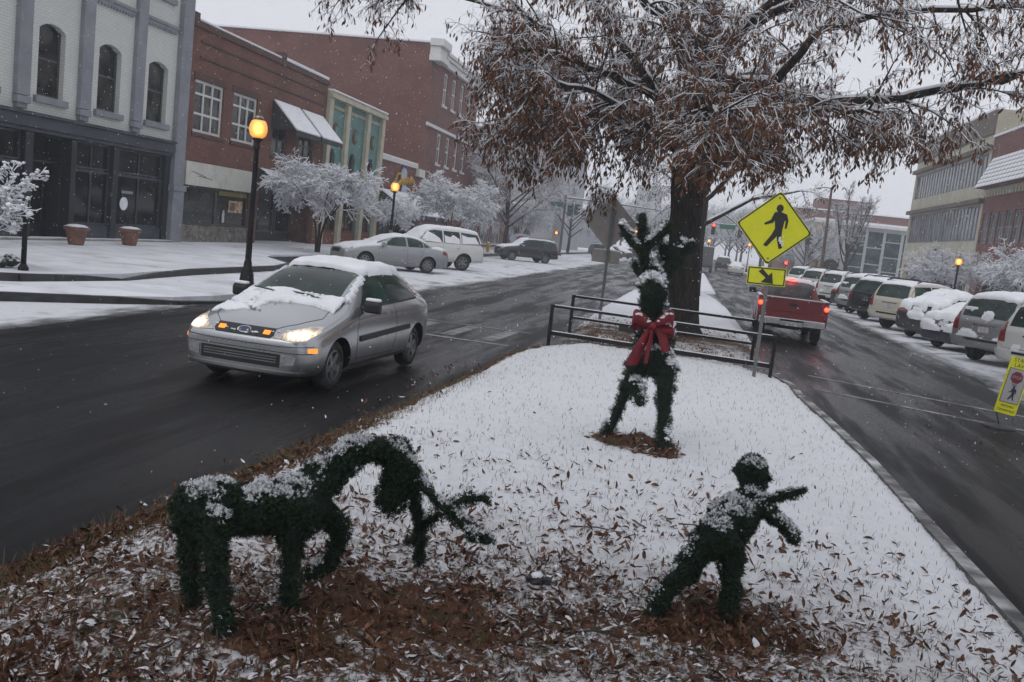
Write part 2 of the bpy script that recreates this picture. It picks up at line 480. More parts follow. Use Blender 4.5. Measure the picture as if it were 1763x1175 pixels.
def median_material():
    m, nt, b = base_mat('snowy_lawn')
    g = nt.nodes.new("ShaderNodeNewGeometry"); P = g.outputs['Position']
    at = nt.nodes.new("ShaderNodeAttribute"); at.attribute_name = 'bare'
    n = math_node(nt, 'ADD', math_node(nt, 'MULTIPLY', noise_node(nt, P, 27, 5, .68), .75), math_node(nt, 'MULTIPLY', noise_node(nt, P, 3.2, 3), .35))
    t = math_node(nt, 'ADD', math_node(nt, 'MULTIPLY', at.outputs['Fac'], .72), .10)
    k = math_node(nt, 'SUBTRACT', n, t)
    snow = ramp(nt, k, -.05, .08)
    soil = mixc(nt, noise_node(nt, P, 45, 4, .7), (.030, .016, .010), (.17, .080, .046))
    soil = mixc(nt, ramp(nt, noise_node(nt, P, 7, 4), .5, .66), soil, (.050, .050, .018))
    white = mixc(nt, noise_node(nt, P, 12, 4), (.68, .69, .72), (.82, .83, .86))
    # thin wet snow lets the leaves below tint it
    thin = math_node(nt, 'MULTIPLY', ramp(nt, at.outputs['Fac'], .15, .75), ramp(nt, noise_node(nt, P, 9, 4, .6), .75, .35))
    white = mixc(nt, math_node(nt, 'MULTIPLY', thin, .85), white, (.40, .36, .35))
    c = mixc(nt, snow, soil, white)
    nt.links.new(c, b.inputs['Base Color']); b.inputs['Roughness'].default_value = .88; b.inputs['Specular IOR Level'].default_value = .25
    bn = nt.nodes.new("ShaderNodeBump"); bn.inputs['Strength'].default_value = .6; bn.inputs['Distance'].default_value = .012
    nt.links.new(math_node(nt, 'ADD', noise_node(nt, P, 70, 3, .7), math_node(nt, 'MULTIPLY', math_node(nt, 'ADD', snow, noise_node(nt, P, 24, 4, .7)), 1.2)), bn.inputs['Height']); nt.links.new(bn.outputs[0], b.inputs['Normal'])
    return m
MAT['lawn'] = median_material()
def grid_mesh(name, X, Y, Z, mats, attr=None, cls=None):
    """X, Y, Z as (rows, cols) arrays"""
    r, c = X.shape
    co = np.stack([X, Y, Z], -1).reshape(-1, 3)
    i = np.arange(r * c).reshape(r, c)
    q = np.stack([i[:-1, :-1], i[:-1, 1:], i[1:, 1:], i[1:, :-1]], -1).reshape(-1, 4)
    me = bpy.data.meshes.new(name)
    me.from_pydata(co.tolist(), [], q.tolist())
    me.materials.append(mats)
    me.polygons.foreach_set("use_smooth", [True] * len(me.polygons))
    if attr:
        a = me.attributes.new(attr[0], 'FLOAT', 'POINT'); a.data.foreach_set('value', attr[1].reshape(-1).astype(np.float32))
    me.update()
    return link(bpy.data.objects.new(name, me))
def lawn_strip(yv, nx, el, er, zf, bf):
    yv = np.asarray(yv); s = np.linspace(0, 1, nx)
    xl = np.interp(yv, *el); xr = np.interp(yv, *er)
    X = xl[:, None] + (xr - xl)[:, None] * s[None, :]; Y = np.repeat(yv[:, None], nx, 1)
    # ragged edges where the turf meets the road
    X[:, 0] += (fbm(yv * 5, yv * 0 + 2) - .5) * .12; X[:, -1] += (fbm(yv * 5, yv * 0 + 8) - .5) * .05
    Z = zf(X, Y); Z[:, 0] = -.02; Z[:, -1] = -.02; Z[0, :] = np.minimum(Z[0, :], -.02); Z[-1, :] = -.02
    return X, Y, Z, bf(X, Y)
yv = np.concatenate([np.linspace(-4, 2.6, 40), np.arange(2.62, 7.0, .022), np.arange(7.02, 11, .04), np.arange(11.04, 17.36, .08)])
X, Y, Z, B = lawn_strip(yv, 250, EDGE_L, EDGE_R, median_z, bareness)
lawn = tag(grid_mesh('lawn', X, Y, Z, MAT['lawn'], ('bare', B)), kind='structure')
mb = MB()
kerb(mb, [(x + .01, y) for y, x in zip(*[list(a) for a in EDGE_R])][::-1], -.02, .085, .12)
MAT['kerb_light'] = mat('kerb_light', (.10, .097, .094), .8, var=.45, vscale=5, bump=.5, snow=(.8, 1.5, 3))
tag(mb.build('kerb', MAT['kerb_light']), kind='structure')

# ---- crossing path between the railings
mb = MB(); mb.face([(-2.7, 17.2, .022), (1.8, 17.2, .022), (1.78, 19.4, .022), (-2.45, 19.4, .022)])
MAT['path'] = mat('crossing_path', (.055, .045, .040), .55, var=.4, vscale=2.5, dirt=((.42, .41, .42), 1.7, .7), bump=.3, bscale=30, space='Object')
tag(mb.build('crossing_path', MAT['path']), kind='structure')

# ---- the medians further on
FL = ([19.0, 20, 28, 41, 60], [-2.3, -2.45, -2.63, -2.53, -2.1]); FR = ([19.0, 20, 25.5, 37, 43.5, 60], [1.70, 1.74, 1.77, 1.62, 1.35, -1.6])
def far_z(x, y):
    t = np.clip(np.minimum(x - np.interp(y, *FL), np.interp(y, *FR) - x), 0, 5)
    return .06 + .16 * sstep(t, 0, .5) + (fbm(x * 2, y * 2) - .5) * .05
def far_b(x, y):
    d = np.sqrt((x + .1) ** 2 + (y - 21.5) ** 2)
    return np.clip(.62 * (1 - sstep(y, 20.4, 25.5)) * (.55 + .9 * fbm(x * 1.2, y * 1.2)) + .5 * (1 - sstep(d, .3, 1.1)) + .03, 0, 1)
X, Y, Z, B = lawn_strip(np.concatenate([np.arange(19, 27, .07), np.arange(27.1, 60, .3)]), 60, FL, FR, far_z, far_b)
tag(grid_mesh('lawn', X, Y, Z, MAT['lawn'], ('bare', B)), kind='structure')
GL = ([47, 50, 90], [-1.0, -1.9, -1.9]); GR = ([47, 50, 90], [.2, 1.5, 1.4])
X, Y, Z, B = lawn_strip(np.arange(47, 90, .4), 20, GL, GR, lambda x, y: .15 + 0 * x, lambda x, y: .02 + 0 * x)
tag(grid_mesh('lawn', X, Y, Z, MAT['lawn'], ('bare', B)), kind='structure')
# ================================================================ BUILDINGS
class Facade:
    """frame on a wall: u along the wall, d out of it, z up"""
    def __init__(self, ox, oy, ux, uy, nx, ny): self.a = (ox, oy, ux, uy, nx, ny)
    def __call__(self, u, d, z):
        ox, oy, ux, uy, nx, ny = self.a
        return (ox + ux * u + nx * d, oy + uy * u + ny * d, z)
XL = -19.5
FLEFT = Facade(XL, 0, 0, 1, 1, 0)            # u is world y, outward is +x
XR = 19.5
FRIGHT = Facade(XR, 0, 0, 1, -1, 0)

def wall(mb, u0, u1, z0, z1, holes=(), depth=.3, back=True):
    """front sheet with real openings and reveals"""
    us = sorted({u0, u1, *[h[0] for h in holes], *[h[1] for h in holes]}); zs = sorted({z0, z1, *[h[2] for h in holes], *[h[3] for h in holes]})
    us = [u for u in us if u0 <= u <= u1]; zs = [z for z in zs if z0 <= z <= z1]
    for i in range(len(us) - 1):
        for j in range(len(zs) - 1):
            cu, cz = (us[i] + us[i + 1]) / 2, (zs[j] + zs[j + 1]) / 2
            if any(h[0] < cu < h[1] and h[2] < cz < h[3] for h in holes): continue
            mb.face([(us[i], 0, zs[j]), (us[i + 1], 0, zs[j]), (us[i + 1], 0, zs[j + 1]), (us[i], 0, zs[j + 1])])
    for a, b, c, e in holes:
        for p, q in (((a, c), (b, c)), ((b, c), (b, e)), ((b, e), (a, e)), ((a, e), (a, c))):
            mb.face([(p[0], 0, p[1]), (q[0], 0, q[1]), (q[0], -depth, q[1]), (p[0], -depth, p[1])])
    return mb

def body_box(mb, F, u0, u1, d0, z0, z1):
    """sides, back and roof of a building behind its facade"""
    for q in (((u0, 0, z0), (u0, d0, z0), (u0, d0, z1), (u0, 0, z1)), ((u1, 0, z0), (u1, d0, z0), (u1, d0, z1), (u1, 0, z1)),
              ((u0, d0, z0), (u1, d0, z0), (u1, d0, z1), (u0, d0, z1)), ((u0, -.02, z1 - .15), (u1, -.02, z1 - .15), (u1, d0, z1 - .15), (u0, d0, z1 - .15))):
        mb.face(q)

def part(F, name, m, parent, boxes=(), prisms=(), bevel=0):
    """boxes in facade coordinates (u0,u1,d0,d1,z0,z1)"""
    mb = MB(F)
    for b in boxes: mb.box(*b)
    for p, a, c in prisms: mb.prism(p, a, c, 'y')
    return mb.build(name, m, parent, bevel=bevel)

GLASS = glass_mat('window_glass', (.007, .008, .009))
GLASS_CURT = glass_mat('window_glass_curtained', (.028, .027, .025), .10, .9)
GLASS_SKY = glass_mat('window_glass_pale', (.13, .14, .14), .12, .5)
GLASS_TEAL = glass_mat('window_glass_teal', (.03, .055, .055), .12, .5)

def window(F, parent, u0, u1, z0, z1, fm, gm, d=-.14, cols=1, rows=(.5,), fw=.06, top=None, name='window', arch=0):
    """frame object with bars; every pane an object under it. rows: split heights 0..1"""
    mb = MB(F)
    mb.box(u0, u0 + fw, d - .05, d + .03, z0, z1); mb.box(u1 - fw, u1, d - .05, d + .03, z0, z1)
    mb.box(u0 + fw, u1 - fw, d - .05, d + .03, z0, z0 + fw); mb.box(u0 + fw, u1 - fw, d - .05, d + .03, z1 - fw, z1)
    cw = (u1 - u0 - 2 * fw) / cols
    for c in range(1, cols): mb.box(u0 + fw + cw * c - fw * .4, u0 + fw + cw * c + fw * .4, d - .05, d + .028, z0 + fw, z1 - fw)
    zz = [z0 + fw] + [z0 + (z1 - z0) * r for r in rows] + [z1 - fw]
    for r in zz[1:-1]:
        for c in range(cols): mb.box(u0 + fw + cw * c + (fw * .4 if c else 0), u0 + fw + cw * (c + 1) - (fw * .4 if c < cols - 1 else 0), d - .05, d + .024, r - fw * .4, r + fw * .4)
    o = mb.build(name, fm, parent)
    for c in range(cols):
        for r in range(len(zz) - 1):
            p = MB(F); p.face([(u0 + fw + cw * c, d - .01 - .012 * r, zz[r]), (u0 + fw + cw * (c + 1), d - .01 - .012 * r, zz[r]), (u0 + fw + cw * (c + 1), d - .01 - .012 * r, zz[r + 1]), (u0 + fw + cw * c, d - .01 - .012 * r, zz[r + 1])])
            p.build('pane', gm, o)
    return o

def arch_fill(mb, u0, u1, z1, rise, d0, d1, n=8):
    """masonry left above a segmental arch inside a square opening"""
    w = (u1 - u0) / 2; R = (w * w + rise * rise) / (2 * rise); cz = z1 - R
    pts = []
    for k in range(n + 1):
        x = -w + 2 * w * k / n; pts.append((u0 + w + x, cz + math.sqrt(max(R * R - x * x, 0)) - 0.002))
    for k in range(n):
        a, b = pts[k], pts[k + 1]
        mb.prism([a, b, (b[0], z1 + .001), (a[0], z1 + .001)], d0, d1, 'y')

# ---------------------------------------------------------------- white painted building with grey pilasters
MAT['white_brick'] = brick_mat('white_painted_brick', (.66, .67, .63), (.62, .63, .59), (.52, .53, .50), stain=.12)
MAT['grey_paint'] = mat('grey_paint', (.22, .23, .255), .6, var=.12, vscale=2)
MAT['slate_paint'] = mat('slate_paint', (.036, .044, .056), .5, var=.25, vscale=2)
MAT['slate_dark'] = mat('slate_paint_dark', (.011, .013, .017), .5, var=.3, vscale=2)
MAT['dark_frame'] = mat('dark_window_frame', (.06, .062, .065), .5, var=.1)
b = thing('white_building', 'white painted brick building with grey pilasters over a dark shopfront', 'building')
U0, U1 = 12.0, 32.4
wins = [(24.42, 25.58, 4.52, 6.68), (27.2, 28.38, 4.52, 6.68), (29.95, 31.16, 4.55, 6.68), (21.6, 22.75, 4.52, 6.68), (18.8, 19.95, 4.52, 6.68)]
wins2 = [(a, c, 9.0, 11.1) for a, c, _, _ in wins]
mb = MB(FLEFT)
wall(mb, U0, U1, 4.02, 13.0, wins + wins2, .32)
for w in wins + wins2: arch_fill(mb, w[0], w[1], w[3], .19, -.32, 0)
body_box(mb, FLEFT, U0, U1, -14, .2, 13.0)
mb.build('wall', MAT['white_brick'], b)
for a in (23.45, 26.2, 29.0, 20.4, 17.6):
    part(FLEFT, 'pilaster', MAT['grey_paint'], b, [(a, a + .52, .002, .16, 4.42, 12.9), (a - .02, a + .54, .002, .19, 4.2, 4.40), (a + .05, a + .47, .002, .13, 4.05, 4.2)], bevel=.01)
part(FLEFT, 'pilaster', MAT['grey_paint'], b, [(31.62, 32.38, .002, .24, .2, 2.2), (31.55, 32.42, .002, .30, 2.2, 2.42), (31.66, 32.34, .002, .2, 2.42, 13.0)], bevel=.01)
prev = U0
for a, c in ((24.0, 26.18), (26.75, 28.98), (29.55, 31.6), (20.95, 23.42)):
    o = part(FLEFT, 'belt_course', MAT['grey_paint'], b, [(a, c, .002, .10, 8.0, 8.10), (a, c, .002, .06, 7.88, 8.0)] + [(a + .04 + k * .16, a + .12 + k * .16, .002, .09, 7.80, 7.878) for k in range(int((c - a) / .16))])
for w in wins + wins2:
    window(FLEFT, b, w[0], w[1], w[2], w[3], MAT['dark_frame'], GLASS_CURT, d=-.2, rows=(.52,), fw=.07)
    part(FLEFT, 'sill', MAT['grey_paint'], b, [(w[0] - .14, w[1] + .14, -.3, .12, w[2] - .2, w[2] - .002)], bevel=.01)
# shopfront
part(FLEFT, 'fascia', MAT['slate_paint'], b, [(U0, 31.6, -.3, .20, 3.56, 3.9), (U0, 31.6, -.3, .30, 3.902, 4.0), (U0, 31.6, -.3, .12, 3.44, 3.558)], bevel=.01)
mb = MB(FLEFT)
bays = [(12.3, 15.2), (15.6, 18.4), (18.8, 21.1), (21.5, 24.0), (26.3, 28.2), (28.5, 31.3)]
doors = [(24.35, 26.05)]
posts = sorted([(bays[i][1], bays[i + 1][0]) for i in range(3)] + [(24.0, 24.35), (26.05, 26.3), (28.2, 28.5), (31.3, 31.6)])
for a, c in posts:
    part(FLEFT, 'shopfront_post', MAT['slate_dark'], b, [(a, c, -.3, .06, .2, 3.43)], bevel=.015)
for k, (a, c) in enumerate(bays):
    part(FLEFT, 'stall_riser', MAT['slate_paint'], b, [(a, c, -.28, -.02, .22, .75), (a + .1, c - .1, -.02, .01, .3, .66)], bevel=.008)
    window(FLEFT, b, a, c, .76, 2.55, MAT['slate_paint'], GLASS, d=-.12, cols=2, rows=(), fw=.08, name='shop_window')
    window(FLEFT, b, a, c, 2.58, 3.42, MAT['slate_paint'], GLASS, d=-.14, cols=2, rows=(), fw=.06, name='transom_window')
dr = part(FLEFT, 'door', MAT['slate_dark'], b, [(24.4, 25.2, -.9, -.84, .22, 2.5), (25.24, 26.0, -.9, -.84, .22, 2.5)])
mbp = MB(FLEFT); mbp.face([(24.52, -.82, .7), (25.08, -.82, .7), (25.08, -.82, 2.3), (24.52, -.82, 2.3)]); mbp.build('pane', GLASS, dr)
mbp = MB(FLEFT); mbp.face([(25.36, -.82, .7), (25.88, -.82, .7), (25.88, -.82, 2.3), (25.36, -.82, 2.3)]); mbp.build('pane', GLASS, dr)
part(FLEFT, 'door_recess', MAT['slate_dark'], b, [(24.3, 24.36, -.9, -.3, .22, 3.4), (26.04, 26.1, -.9, -.3, .22, 3.4), (24.36, 26.04, -.98, -.9, .2, 3.43), (24.36, 26.04, -.84, -.3, 2.6, 2.66)])
part(FLEFT, 'step', MAT['concrete'], b, [(U0, 31.6, -.2, .35, .2, .34)], bevel=.02)
# round white notice in the window by the pilaster
mb = MB(FLEFT); mb.prism([(29.1 + .23 * math.cos(t), 1.55 + .23 * math.sin(t)) for t in np.linspace(0, 2 * math.pi, 20, endpoint=False)], -.10, -.085, 'y')
mb.build('window_notice', mat('white_notice', (.75, .76, .78), .6), b)
# plank signboard faint above the notice
part(FLEFT, 'window_board', MAT['grey_paint'], b, [(28.95, 29.6, -.11, -.09, 1.9, 2.0)])

# ---------------------------------------------------------------- red brick two storey building
MAT['red_brick'] = brick_mat('red_brick', (.20, .066, .040), (.12, .042, .028), (.19, .125, .10), stain=.6)
MAT['white_frame'] = mat('white_window_frame', (.62, .62, .60), .55, var=.06)
MAT['cream'] = mat('cream_board', (.56, .56, .50), .6, var=.08, vscale=1.2, dirt=((.3, .3, .27), 1.6, .35))
b = thing('brick_building', 'red brick two storey building with white windows and two steep snowy awnings', 'building')
U0, U1 = 32.42, 45.66
w1 = (33.05, 35.25, 4.55, 6.55); w2 = (36.05, 38.2, 4.55, 6.55); w3 = (39.8, 41.4, 4.3, 5.9); w4 = (42.7, 44.4, 4.3, 5.9)
shop = (32.75, 38.1, .2, 2.48); shop2 = (38.9, 45.2, .2, 3.3)
mb = MB(FLEFT); wall(mb, U0, U1, .2, 8.7, [w1, w2, w3, w4, shop, shop2], .3); body_box(mb, FLEFT, U0, U1, -14, .2, 8.7)
mb.build('wall', MAT['red_brick'], b)
part(FLEFT, 'coping', MAT['snow'], b, [(U0 + .1, 40.2, -.3, .05, 8.702, 8.80), (40.4, U1, -.3, .06, 8.702, 8.86)], bevel=.03)
MAT['dark_brick'] = brick_mat('dark_brick', (.09, .032, .024), (.07, .028, .02), (.12, .09, .08))
part(FLEFT, 'brick_band', MAT['dark_brick'], b, [(33.2, 45.2, .002, .05, 7.35, 7.43), (33.2, 45.2, .002, .05, 7.95, 8.03), (U0, U1, .002, .09, 8.45, 8.69)])
for q in ((40.1, 40.5, -.3, .1, 8.6, 9.0), (32.45, 32.9, -.3, .1, 8.6, 8.95)): part(FLEFT, 'parapet_cap', MAT['dark_brick'], b, [q])
for w in (w1, w2):
    window(FLEFT, b, *w, MAT['white_frame'], GLASS_CURT, d=-.1, cols=3, rows=(.36, .74), fw=.11)
    part(FLEFT, 'sill', MAT['dark_brick'], b, [(w[0] - .1, w[1] + .1, -.2, .07, w[2] - .14, w[2] - .002)])
    part(FLEFT, 'lintel', MAT['dark_brick'], b, [(w[0] - .15, w[1] + .15, .002, .03, w[3] + .002, w[3] + .24)])
for w in (w3, w4):
    window(FLEFT, b, *w, MAT['dark_frame'], GLASS_CURT, d=-.12, cols=2, rows=(.5,), fw=.09)
    part(FLEFT, 'sill', MAT['dark_brick'], b, [(w[0] - .1, w[1] + .1, -.2, .07, w[2] - .14, w[2] - .002)])
MAT['awning_dark'] = mat('awning_canvas_dark', (.022, .024, .028), .7, var=.2)
for a, c in ((39.6, 42.35), (42.6, 45.2)):
    o = part(FLEFT, 'awning', MAT['awning_dark'], b, prisms=())
    mb = MB(FLEFT); mb.face([(a, .02, 6.75), (c, .02, 6.75), (c, 1.25, 5.5), (a, 1.25, 5.5)]); mb.face([(a, .02, 6.75), (a, 1.25, 5.5), (a, .02, 5.5)]); mb.face([(c, .02, 6.75), (c, 1.25, 5.5), (c, .02, 5.5)])
    mb.box(a, c, 1.24, 1.27, 5.3, 5.5)
    o.data = mb.mesh('awning', MAT['awning_dark'])
    mb = MB(FLEFT)
    q = [(a + .04, .05, 6.77), (c - .04, .05, 6.77), (c - .04, 1.26, 5.53), (a + .04, 1.26, 5.53)]; q2 = [(u, d + .04, z + .05) for u, d, z in q]
    mb.face(q2)
    for k in range(4): mb.face([q[k], q[(k + 1) % 4], q2[(k + 1) % 4], q2[k]])
    mb.build('snow', MAT['snow'], o)
part(FLEFT, 'sign_board', MAT['cream'], b, [(32.62, 38.15, .002, .12, 2.49, 3.4)], bevel=.012)
part(FLEFT, 'sign_mark', MAT['dark_frame'], b, prisms=[([(33.0, 3.02), (34.1, 2.86), (34.1, 2.885), (33.0, 3.045)], .121, .127), ([(33.5, 2.86), (34.6, 2.80), (34.6, 2.825), (33.5, 2.885)], .121, .127)])
window(FLEFT, b, shop[0], 35.4, .95, 2.47, MAT['dark_frame'], GLASS, d=-.14, cols=1, rows=(), fw=.06, name='shop_window')
window(FLEFT, b, 35.42, shop[1], .95, 2.47, MAT['dark_frame'], GLASS, d=-.14, cols=1, rows=(), fw=.06, name='shop_window')
part(FLEFT, 'window_valance', mat('yellow_valance', (.20, .17, .02), .6), b, [(35.6, 38.0, -.12, -.10, 2.22, 2.4)])
MAT['poster'] = mat('warm_poster', (.50, .36, .22), .6, var=.6, vscale=5)
part(FLEFT, 'poster', MAT['poster'], b, [(36.5, 37.7, -.13, -.11, 1.55, 2.05)])
part(FLEFT, 'poster', mat('poster_print', (.20, .10, .06), .6, var=.8, vscale=9), b, [(36.62, 37.05, -.109, -.105, 1.63, 1.97)])
part(FLEFT, 'window_figure', mat('white_figure', (.6, .6, .62), .6), b, [(36.0, 36.18, -.12, -.1, 1.1, 1.5)], prisms=[([(36.03, 1.502), (36.15, 1.502), (36.13, 1.62), (36.05, 1.62)], -.12, -.1)])
MAT['tile_riser'] = mat('mottled_tile', (.16, .15, .13), .6, var=.5, vscale=5, dirt=((.20, .09, .06), 3, .6))
for k in range(4):
    part(FLEFT, 'stall_riser', MAT['tile_riser'], b, [(shop[0] + .02 + k * 1.335, shop[0] + 1.34 + k * 1.335, -.2, -.02, .22, .93)], bevel=.008)
part(FLEFT, 'shopfront', MAT['slate_dark'], b, [(38.9, 45.2, -1.4, -1.3, .2, 3.3), (38.9, 45.2, -1.3, -.32, 3.2, 3.28)])
for k in range(3): window(FLEFT, b, 39.1 + k * 2.05, 40.95 + k * 2.05, .7, 2.9, MAT['dark_frame'], GLASS, d=-1.2, cols=1, rows=(), fw=.08, name='shop_window')
o = part(FLEFT, 'awning', MAT['awning_dark'], b, prisms=())
mb = MB(FLEFT); a, c = 38.7, 42.0; mb.face([(a, .02, 3.6), (c, .02, 3.6), (c, 1.2, 3.0), (a, 1.2, 3.0)]); mb.face([(a, .02, 3.6), (a, 1.2, 3.0), (a, .02, 3.0)]); mb.face([(c, .02, 3.6), (c, 1.2, 3.0), (c, .02, 3.0)])
o.data = mb.mesh('awning', MAT['awning_dark'])
mb = MB(FLEFT); mb.face([(a, .06, 3.66), (c, .06, 3.66), (c, 1.22, 3.06), (a, 1.22, 3.06)]); mb.build('snow', MAT['snow'], o)

# ---------------------------------------------------------------- teal and cream theatre front
MAT['teal'] = mat('teal_panel', (.085, .20, .185), .6, var=.15, vscale=1.5, dirt=((.2, .3, .28), 2, .3))
MAT['cream_stone'] = mat('cream_stone', (.46, .43, .32), .7, var=.12, vscale=2)
MAT['rust'] = mat('rust_ornament', (.16, .05, .03), .7, var=.3)
b = thing('teal_building', 'narrow building with teal panels between cream piers and round ornaments', 'building')
U0, U1 = 45.68, 54.4
mb = MB(FLEFT)
holes = [(u - .45, u + .45, 3.6, 5.4) for u in (46.9, 49.9, 52.9)] + [(46.3, 48.4, .2, 2.9), (48.9, 51.3, .2, 2.9), (51.7, 53.9, .2, 2.9)]
wall(mb, U0, U1, .2, 7.9, holes, .25)
for h in holes[:3]: arch_fill(mb, h[0], h[1], h[3], .4, -.25, 0)
body_box(mb, FLEFT, U0, U1, -14, .2, 8.1); mb.build('wall', MAT['teal'], b)
for a in (45.7, 48.2, 51.4, 53.9): part(FLEFT, 'pier', MAT['cream_stone'], b, [(a, a + .48, .002, .22, .2, 7.9)], bevel=.015)
part(FLEFT, 'cornice', MAT['cream_stone'], b, [(U0, U1 + .05, .0, .34, 7.902, 8.1), (U0, U1 + .05, .0, .26, 8.102, 8.22)], bevel=.015)
part(FLEFT, 'snow_cap', MAT['snow'], b, [(U0 + .02, U1, -.3, .34, 8.222, 8.32)], bevel=.03)
for a, c in ((46.2, 48.2), (48.7, 51.4), (51.9, 53.9)): part(FLEFT, 'dentil_band', MAT['cream_stone'], b, [(a + k * .2, a + .1 + k * .2, .002, .08, 7.45, 7.6) for k in range(int((c - a) / .2))])
for u in (47.1, 50.0, 52.9):
    mb = MB(FLEFT); mb.prism([(u + .34 * math.cos(t), 6.35 + .42 * math.sin(t)) for t in np.linspace(0, 2 * math.pi, 18, endpoint=False)], .002, .07, 'y')
    o = mb.build('ornament', MAT['rust'], b)
    mb = MB(FLEFT); mb.prism([(u + .2 * math.cos(t), 6.35 + .25 * math.sin(t)) for t in np.linspace(0, 2 * math.pi, 16, endpoint=False)], .071, .11, 'y'); mb.build('boss', MAT['teal'], o)
for h in holes[:3]: window(FLEFT, b, *h, MAT['rust'], GLASS, d=-.15, cols=1, rows=(.5,), fw=.09)
for h in holes[3:]:
    window(FLEFT, b, h[0], h[1], .95, 2.89, MAT['rust'], GLASS, d=-.15, cols=2, rows=(), fw=.1, name='shop_window')
    part(FLEFT, 'stall_riser', MAT['rust'], b, [(h[0], h[1], -.2, -.02, .22, .93)])

# ---------------------------------------------------------------- tall red brick building set back, its blank side towards the camera
MAT['red_brick_far'] = brick_mat('red_brick_plain', (.20, .070, .050), (.13, .048, .036), (.18, .10, .085), stain=.55)
b = thing('tall_brick_building', 'tall three storey red brick building with a blank side wall and white cornice', 'building')
U0, U1 = 63.3, 77.4
ws = [(66.75 + k * 2.45, 67.75 + k * 2.45, 10.7, 13.0) for k in range(4)] + [(66.5 + k * 2.45, 67.5 + k * 2.45, 6.4, 8.6) for k in range(4)] + [(66.6 + k * 2.45, 67.6 + k * 2.45, 2.6, 4.3) for k in range(4)]
mb = MB(FLEFT); wall(mb, U0, U1, .2, 14.6, ws, .25); body_box(mb, FLEFT, U0, U1, -32, .2, 14.4); mb.build('wall', MAT['red_brick_far'], b)
for w in ws:
    window(FLEFT, b, *w, MAT['white_frame'], GLASS_SKY, d=-.1, cols=1, rows=(.5,), fw=.13)
    part(FLEFT, 'sill', MAT['white_frame'], b, [(w[0] - .12, w[1] + .12, -.1, .1, w[2] - .16, w[2] - .002)])
part(FLEFT, 'cornice', MAT['white_frame'], b, [(65.3, U1 + .1, .0, .5, 13.75, 14.0), (65.3, U1 + .1, .0, .35, 13.3, 13.748), (65.3, U1 + .1, .0, .62, 14.002, 14.25)], bevel=.02)
part(FLEFT, 'corner_cap', MAT['white_frame'], b, [(U0 - .2, 65.1, -.2, .7, 13.2, 13.6), (U0 - .1, 65.0, -.2, .55, 13.602, 14.2), (U0 - .25, 65.2, -.2, .8, 14.202, 14.7)], bevel=.03)
part(FLEFT, 'belt_course', MAT['white_frame'], b, [(U0 - .05, U1, .0, .14, 8.78, 9.0)])
part(FLEFT, 'belt_course', MAT['white_frame'], b, [(U0 - .05, U1, .0, .14, 4.75, 4.98)])
part(Facade(0, U0, 1, 0, 0, -1), 'coping', MAT['snow'], b, [(-51, XL, -.02, .12, 14.402, 14.55)], bevel=.03)

# lower brick building before it with the painted wall sign
b = thing('low_brick_building', 'low red brick building with white coping, painted emblem and snowy awning', 'building')
U0, U1 = 54.45, 63.25
mb = MB(FLEFT); wall(mb, U0, U1, .2, 5.6, [(55.2, 62.6, .2, 2.2)], .3); body_box(mb, FLEFT, U0, U1, -12, .2, 5.6); mb.build('wall', MAT['red_brick_far'], b)
part(FLEFT, 'coping', MAT['white_frame'], b, [(U0, 62.0, -.3, .16, 5.602, 5.86)], bevel=.02)
part(FLEFT, 'coping', MAT['white_frame'], b, [(62.02, 63.3, -.3, .3, 5.1, 5.62)], bevel=.02)
part(FLEFT, 'snow_cap', MAT['snow'], b, [(U0 + .02, 62.0, -.3, .15, 5.862, 5.96)], bevel=.03)
part(FLEFT, 'shopfront', MAT['slate_dark'], b, [(55.2, 62.6, -1.2, -1.1, .2, 2.2)])
for k in range(3): window(FLEFT, b, 55.4 + k * 2.4, 57.5 + k * 2.4, .5, 2.15, MAT['dark_frame'], GLASS, d=-.9, cols=2, rows=(), fw=.08, name='shop_window')
o = part(FLEFT, 'awning', MAT['awning_dark'], b, prisms=())
mb = MB(FLEFT); a, c = 54.7, 63.0; mb.face([(a, .02, 3.75), (c, .02, 3.75), (c, 2.2, 2.35), (a, 2.2, 2.35)]); mb.face([(a, .02, 3.75), (a, 2.2, 2.35), (a, .02, 2.35)]); mb.face([(c, .02, 3.75), (c, 2.2, 2.35), (c, .02, 2.35)]); mb.box(a, c, 2.18, 2.21, 2.05, 2.35)
o.data = mb.mesh('awning', MAT['awning_dark'])
mb = MB(FLEFT); q = [(a + .03, .1, 3.78), (c - .03, .1, 3.78), (c - .03, 2.22, 2.42), (a + .03, 2.22, 2.42)]; q2 = [(u, d + .02, z + .06) for u, d, z in q]; mb.face(q2)
for k in range(4): mb.face([q[k], q[(k + 1) % 4], q2[(k + 1) % 4], q2[k]])
mb.build('snow', MAT['snow'], o)
for u in (56.2, 60.0): part(FLEFT, 'awning_strut', MAT['dark_metal'], b, prisms=[([(u, 2.42), (u + .06, 2.42), (u + .06, 3.8), (u, 3.8)], .3, .36)])
